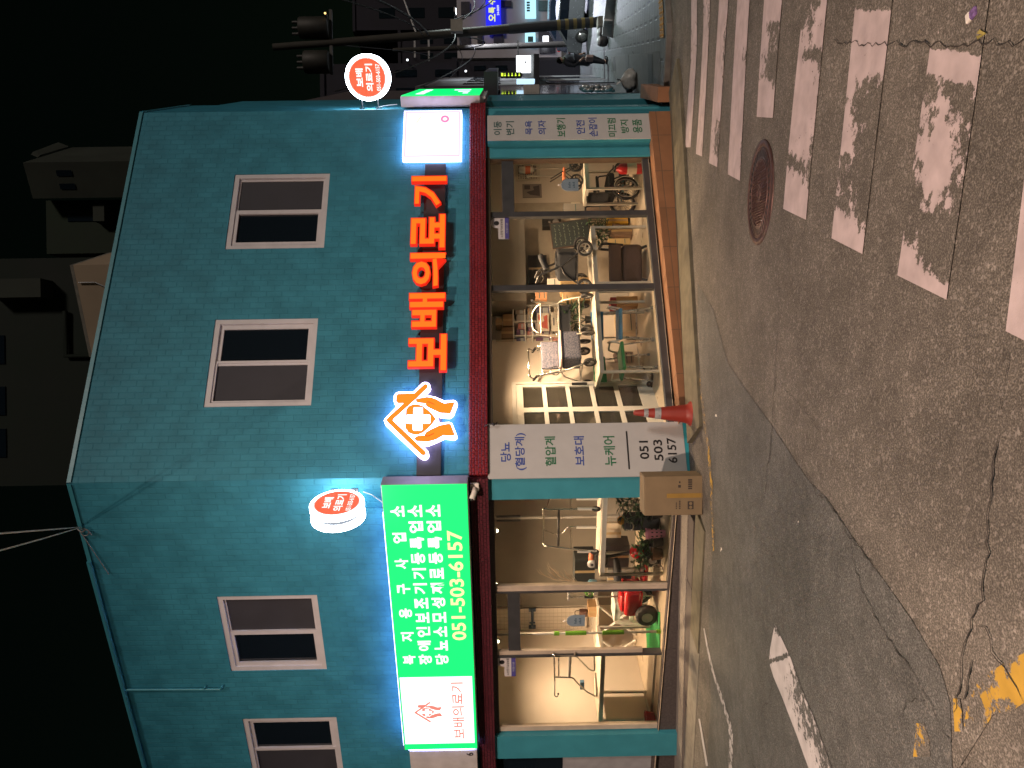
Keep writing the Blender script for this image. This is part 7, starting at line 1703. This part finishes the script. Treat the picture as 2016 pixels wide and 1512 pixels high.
def tower(label, name, pts, z0, mt, cat='building'):
    """block with a plan given by top corners (x, y, distance) in the photo; the nearest corner is the second"""
    Q = [at(*p) for p in pts]; back = Q[0]+Q[2]-Q[1]; plan = Q+[back]; zt = Q[1].z; c = sum(plan, Vector())/4
    t = thing(name, label, cat, 'W', (c.x, c.y, z0)); m = MB(); m.prism([(p.x, p.y) for p in plan], z0, zt, 'z'); part(t, 'wall', m, mt); return t, plan, zt
t, plan, zt = tower('slim grey concrete stair tower rising behind the shop roof', 'stair_tower', [(64, 391, 20.4), (45, 320, 20), (142, 290, 22.3)], 6.5, GC)
m = MB(); d_ = (plan[2]-plan[1]); 
q_ = [plan[1]+d_*.3, plan[1]+d_*.9]; dz_ = Vector((0, 0, .12)); up_ = Vector((.25, .4, .55))
m.add([q_[0]+dz_*.2, q_[1]+dz_*.2, q_[1]+up_, q_[0]+up_*.7, q_[0]+dz_*.2+Vector((.1, .1, 0)), q_[1]+dz_*.2+Vector((.1, .1, 0)), q_[1]+up_+Vector((.1, .1, 0)), q_[0]+up_*.7+Vector((.1, .1, 0))], [(0, 1, 2, 3), (7, 6, 5, 4), (0, 4, 5, 1), (2, 6, 7, 3), (1, 5, 6, 2), (0, 3, 7, 4)])
part(t, 'roof_plate', m, GC); e0, e1 = plan[0], plan[1]; u_ = (e1-e0)
m = MB(); n_ = Vector((u_.y, -u_.x, 0)).normalized()
for k in (.25, .62): c = e0+u_*k; m.add([c+n_*.02+Vector((0, 0, zt-c.z-1.2)), c+u_*.16+n_*.02+Vector((0, 0, zt-c.z-1.2)), c+u_*.16+n_*.02+Vector((0, 0, zt-c.z-.8)), c+n_*.02+Vector((0, 0, zt-c.z-.8))], [(0, 1, 2, 3)])
part(t, 'vent', m, DGLASS)
t, w, h = block('dark green block left of the slim stair tower', 'rear_house', 92, 300, 392, 500, 21, 5, mat('night_green2', (.008, .018, .008), .85, var=.35, scale=.7), 0); M = t.matrix_world
m = MB(M); m.box(w*.1, w*.75, -.35, -.001, h-1.75, h-1.45); part(t, 'ledge', m, GC); m = MB(M); m.box(w*.2, w*.6, -.03, .02, h-1.3, h-.6); part(t, 'window', m, DGLASS)
t, plan, zt = tower('cream stair house with a slanting top on the shop roof', 'stair_house', [(180, 703, 14.6), (144, 522, 14), (221, 497, 15.4)], 7.0, mat('cream_render', (.36, .28, .20), .8, var=.12, scale=1))
u_ = plan[0]-plan[1]; n_ = Vector((-u_.y, u_.x, 0)).normalized(); n_ = n_ if n_.y < 0 else -n_
q0 = plan[1]+u_*.18+n_*.03; m = MB(); m.tube([Vector((q0.x, q0.y, zt-.05)), Vector((q0.x, q0.y, zt-.35)), Vector((q0.x, q0.y, zt-.4))+u_*.1-Vector((0, 0, .3)), Vector((q0.x, q0.y, zt-1.2))+u_*.3], .012, 6); part(t, 'wire', m, GREYM)
m = MB(); 
for a_, b_ in ((plan[0], plan[1]), (plan[1], plan[2])): m.add([Vector((a_.x, a_.y, zt+.002)), Vector((b_.x, b_.y, zt+.002)), Vector((b_.x, b_.y, zt+.06)), Vector((a_.x, a_.y, zt+.06))], [(0, 1, 2, 3)])
part(t, 'coping', m, CONC)
# dark blocks beyond the side street
PUR = mat('night_purple', (.015, .014, .024), .85, var=.3, scale=.4)
for i, (x0, y0, y1, Y, lab) in enumerate(((700, -60, 60, 75, 'dark block far behind the transformer pole'), (790, 60, 130, 66, 'dark block behind the thinner utility pole'), (640, 120, 205, 46, 'dark block behind the round sign of the side street'), (900, 118, 175, 40, 'low dark house behind the white square sign box'))):
    t, w, h = block(lab, 'night_block', x0, 1150, y0, y1, Y, 8, PUR, -3); M = t.matrix_world
    for r_ in range(3):
        for c_i in range(2):
            m = MB(M); m.box(-w*.6+w*c_i*.9, -w*.6+w*c_i*.9+w*.35, -.04, .02, h*(.5+.15*r_), h*(.5+.15*r_)+h*.08); part(t, 'window', m, DGLASS)
    m = MB(M); m.box(-w-.15, w+.15, -.15, 8, h, h+.25); part(t, 'roof', m, PUR)
for i, (x, y, Y) in enumerate(((783, 69, 64), (802, 118, 45.5), (917, 140, 39.5), (896, 119, 45.5), (640, 26, 26))):
    c = at(x, y, Y); t = thing('far_lamp', ['tiny white lamp up on the dark block behind the farther pole', 'tiny lamp right of the round sign', 'tiny lamp on the low dark house', 'tiny lamp over the low dark house', 'small warm lamp beside the transformers'][i], 'lamp', 'W', c, 0, 'far small lamps'); m = MB(); m.ball(c, .07*Y/50, (1, 1, 1), 8, 6); part(t, 'globe', m, glow('far_white', (.9, .95, 1.0), 3.0) if i < 4 else glow('far_warm', (1.0, .6, .2), 2.5)); m = MB(); m.box(c.x-.04, c.x+.04, c.y+.03, c.y+.4, c.z-.03, c.z+.03); part(t, 'bracket', m, BLACK)
# ---------------------------------------------------------------- street lamp over the junction (out of the frame, behind the camera)
t = thing('street_lamp', 'grey street lamp with a warm lit head standing at the junction behind the viewer', 'street lamp', 'W', (-6.5, -2.5, gz(-6.5, -2.5))); M = t.matrix_world; z = 8.4-t.location.z
m = MB(M); m.tube([(0, 0, 0), (0, 0, z*.95)], [.09, .06], 14); m.bend([(0, 0, z*.9), (0, 0, z), (3.2, 2.6, z+.15)], .04, .5); part(t, 'post', m, GREYM)
m = MB(M); m.rbox(3.0, 3.5, 2.5, 2.85, z+.08, z+.2, .04); part(t, 'lamp_head', m, GREYM)
m = MB(M); m.box(3.08, 3.42, 2.56, 2.79, z+.068, z+.079); part(t, 'lamp_lens', m, glow('warm_lens', (1.0, .76, .5), 12))
l = lamp('warm_street_light', 'SPOT', (0, 0, 0), LAMP_W, (1.0, .69, .52), spot_size=R_(158), spot_blend=.75, shadow_soft_size=.12); l.parent = t; l.location = (3.25, 2.67, z-.05)
l.rotation_euler = (R_(12), 0, 0)
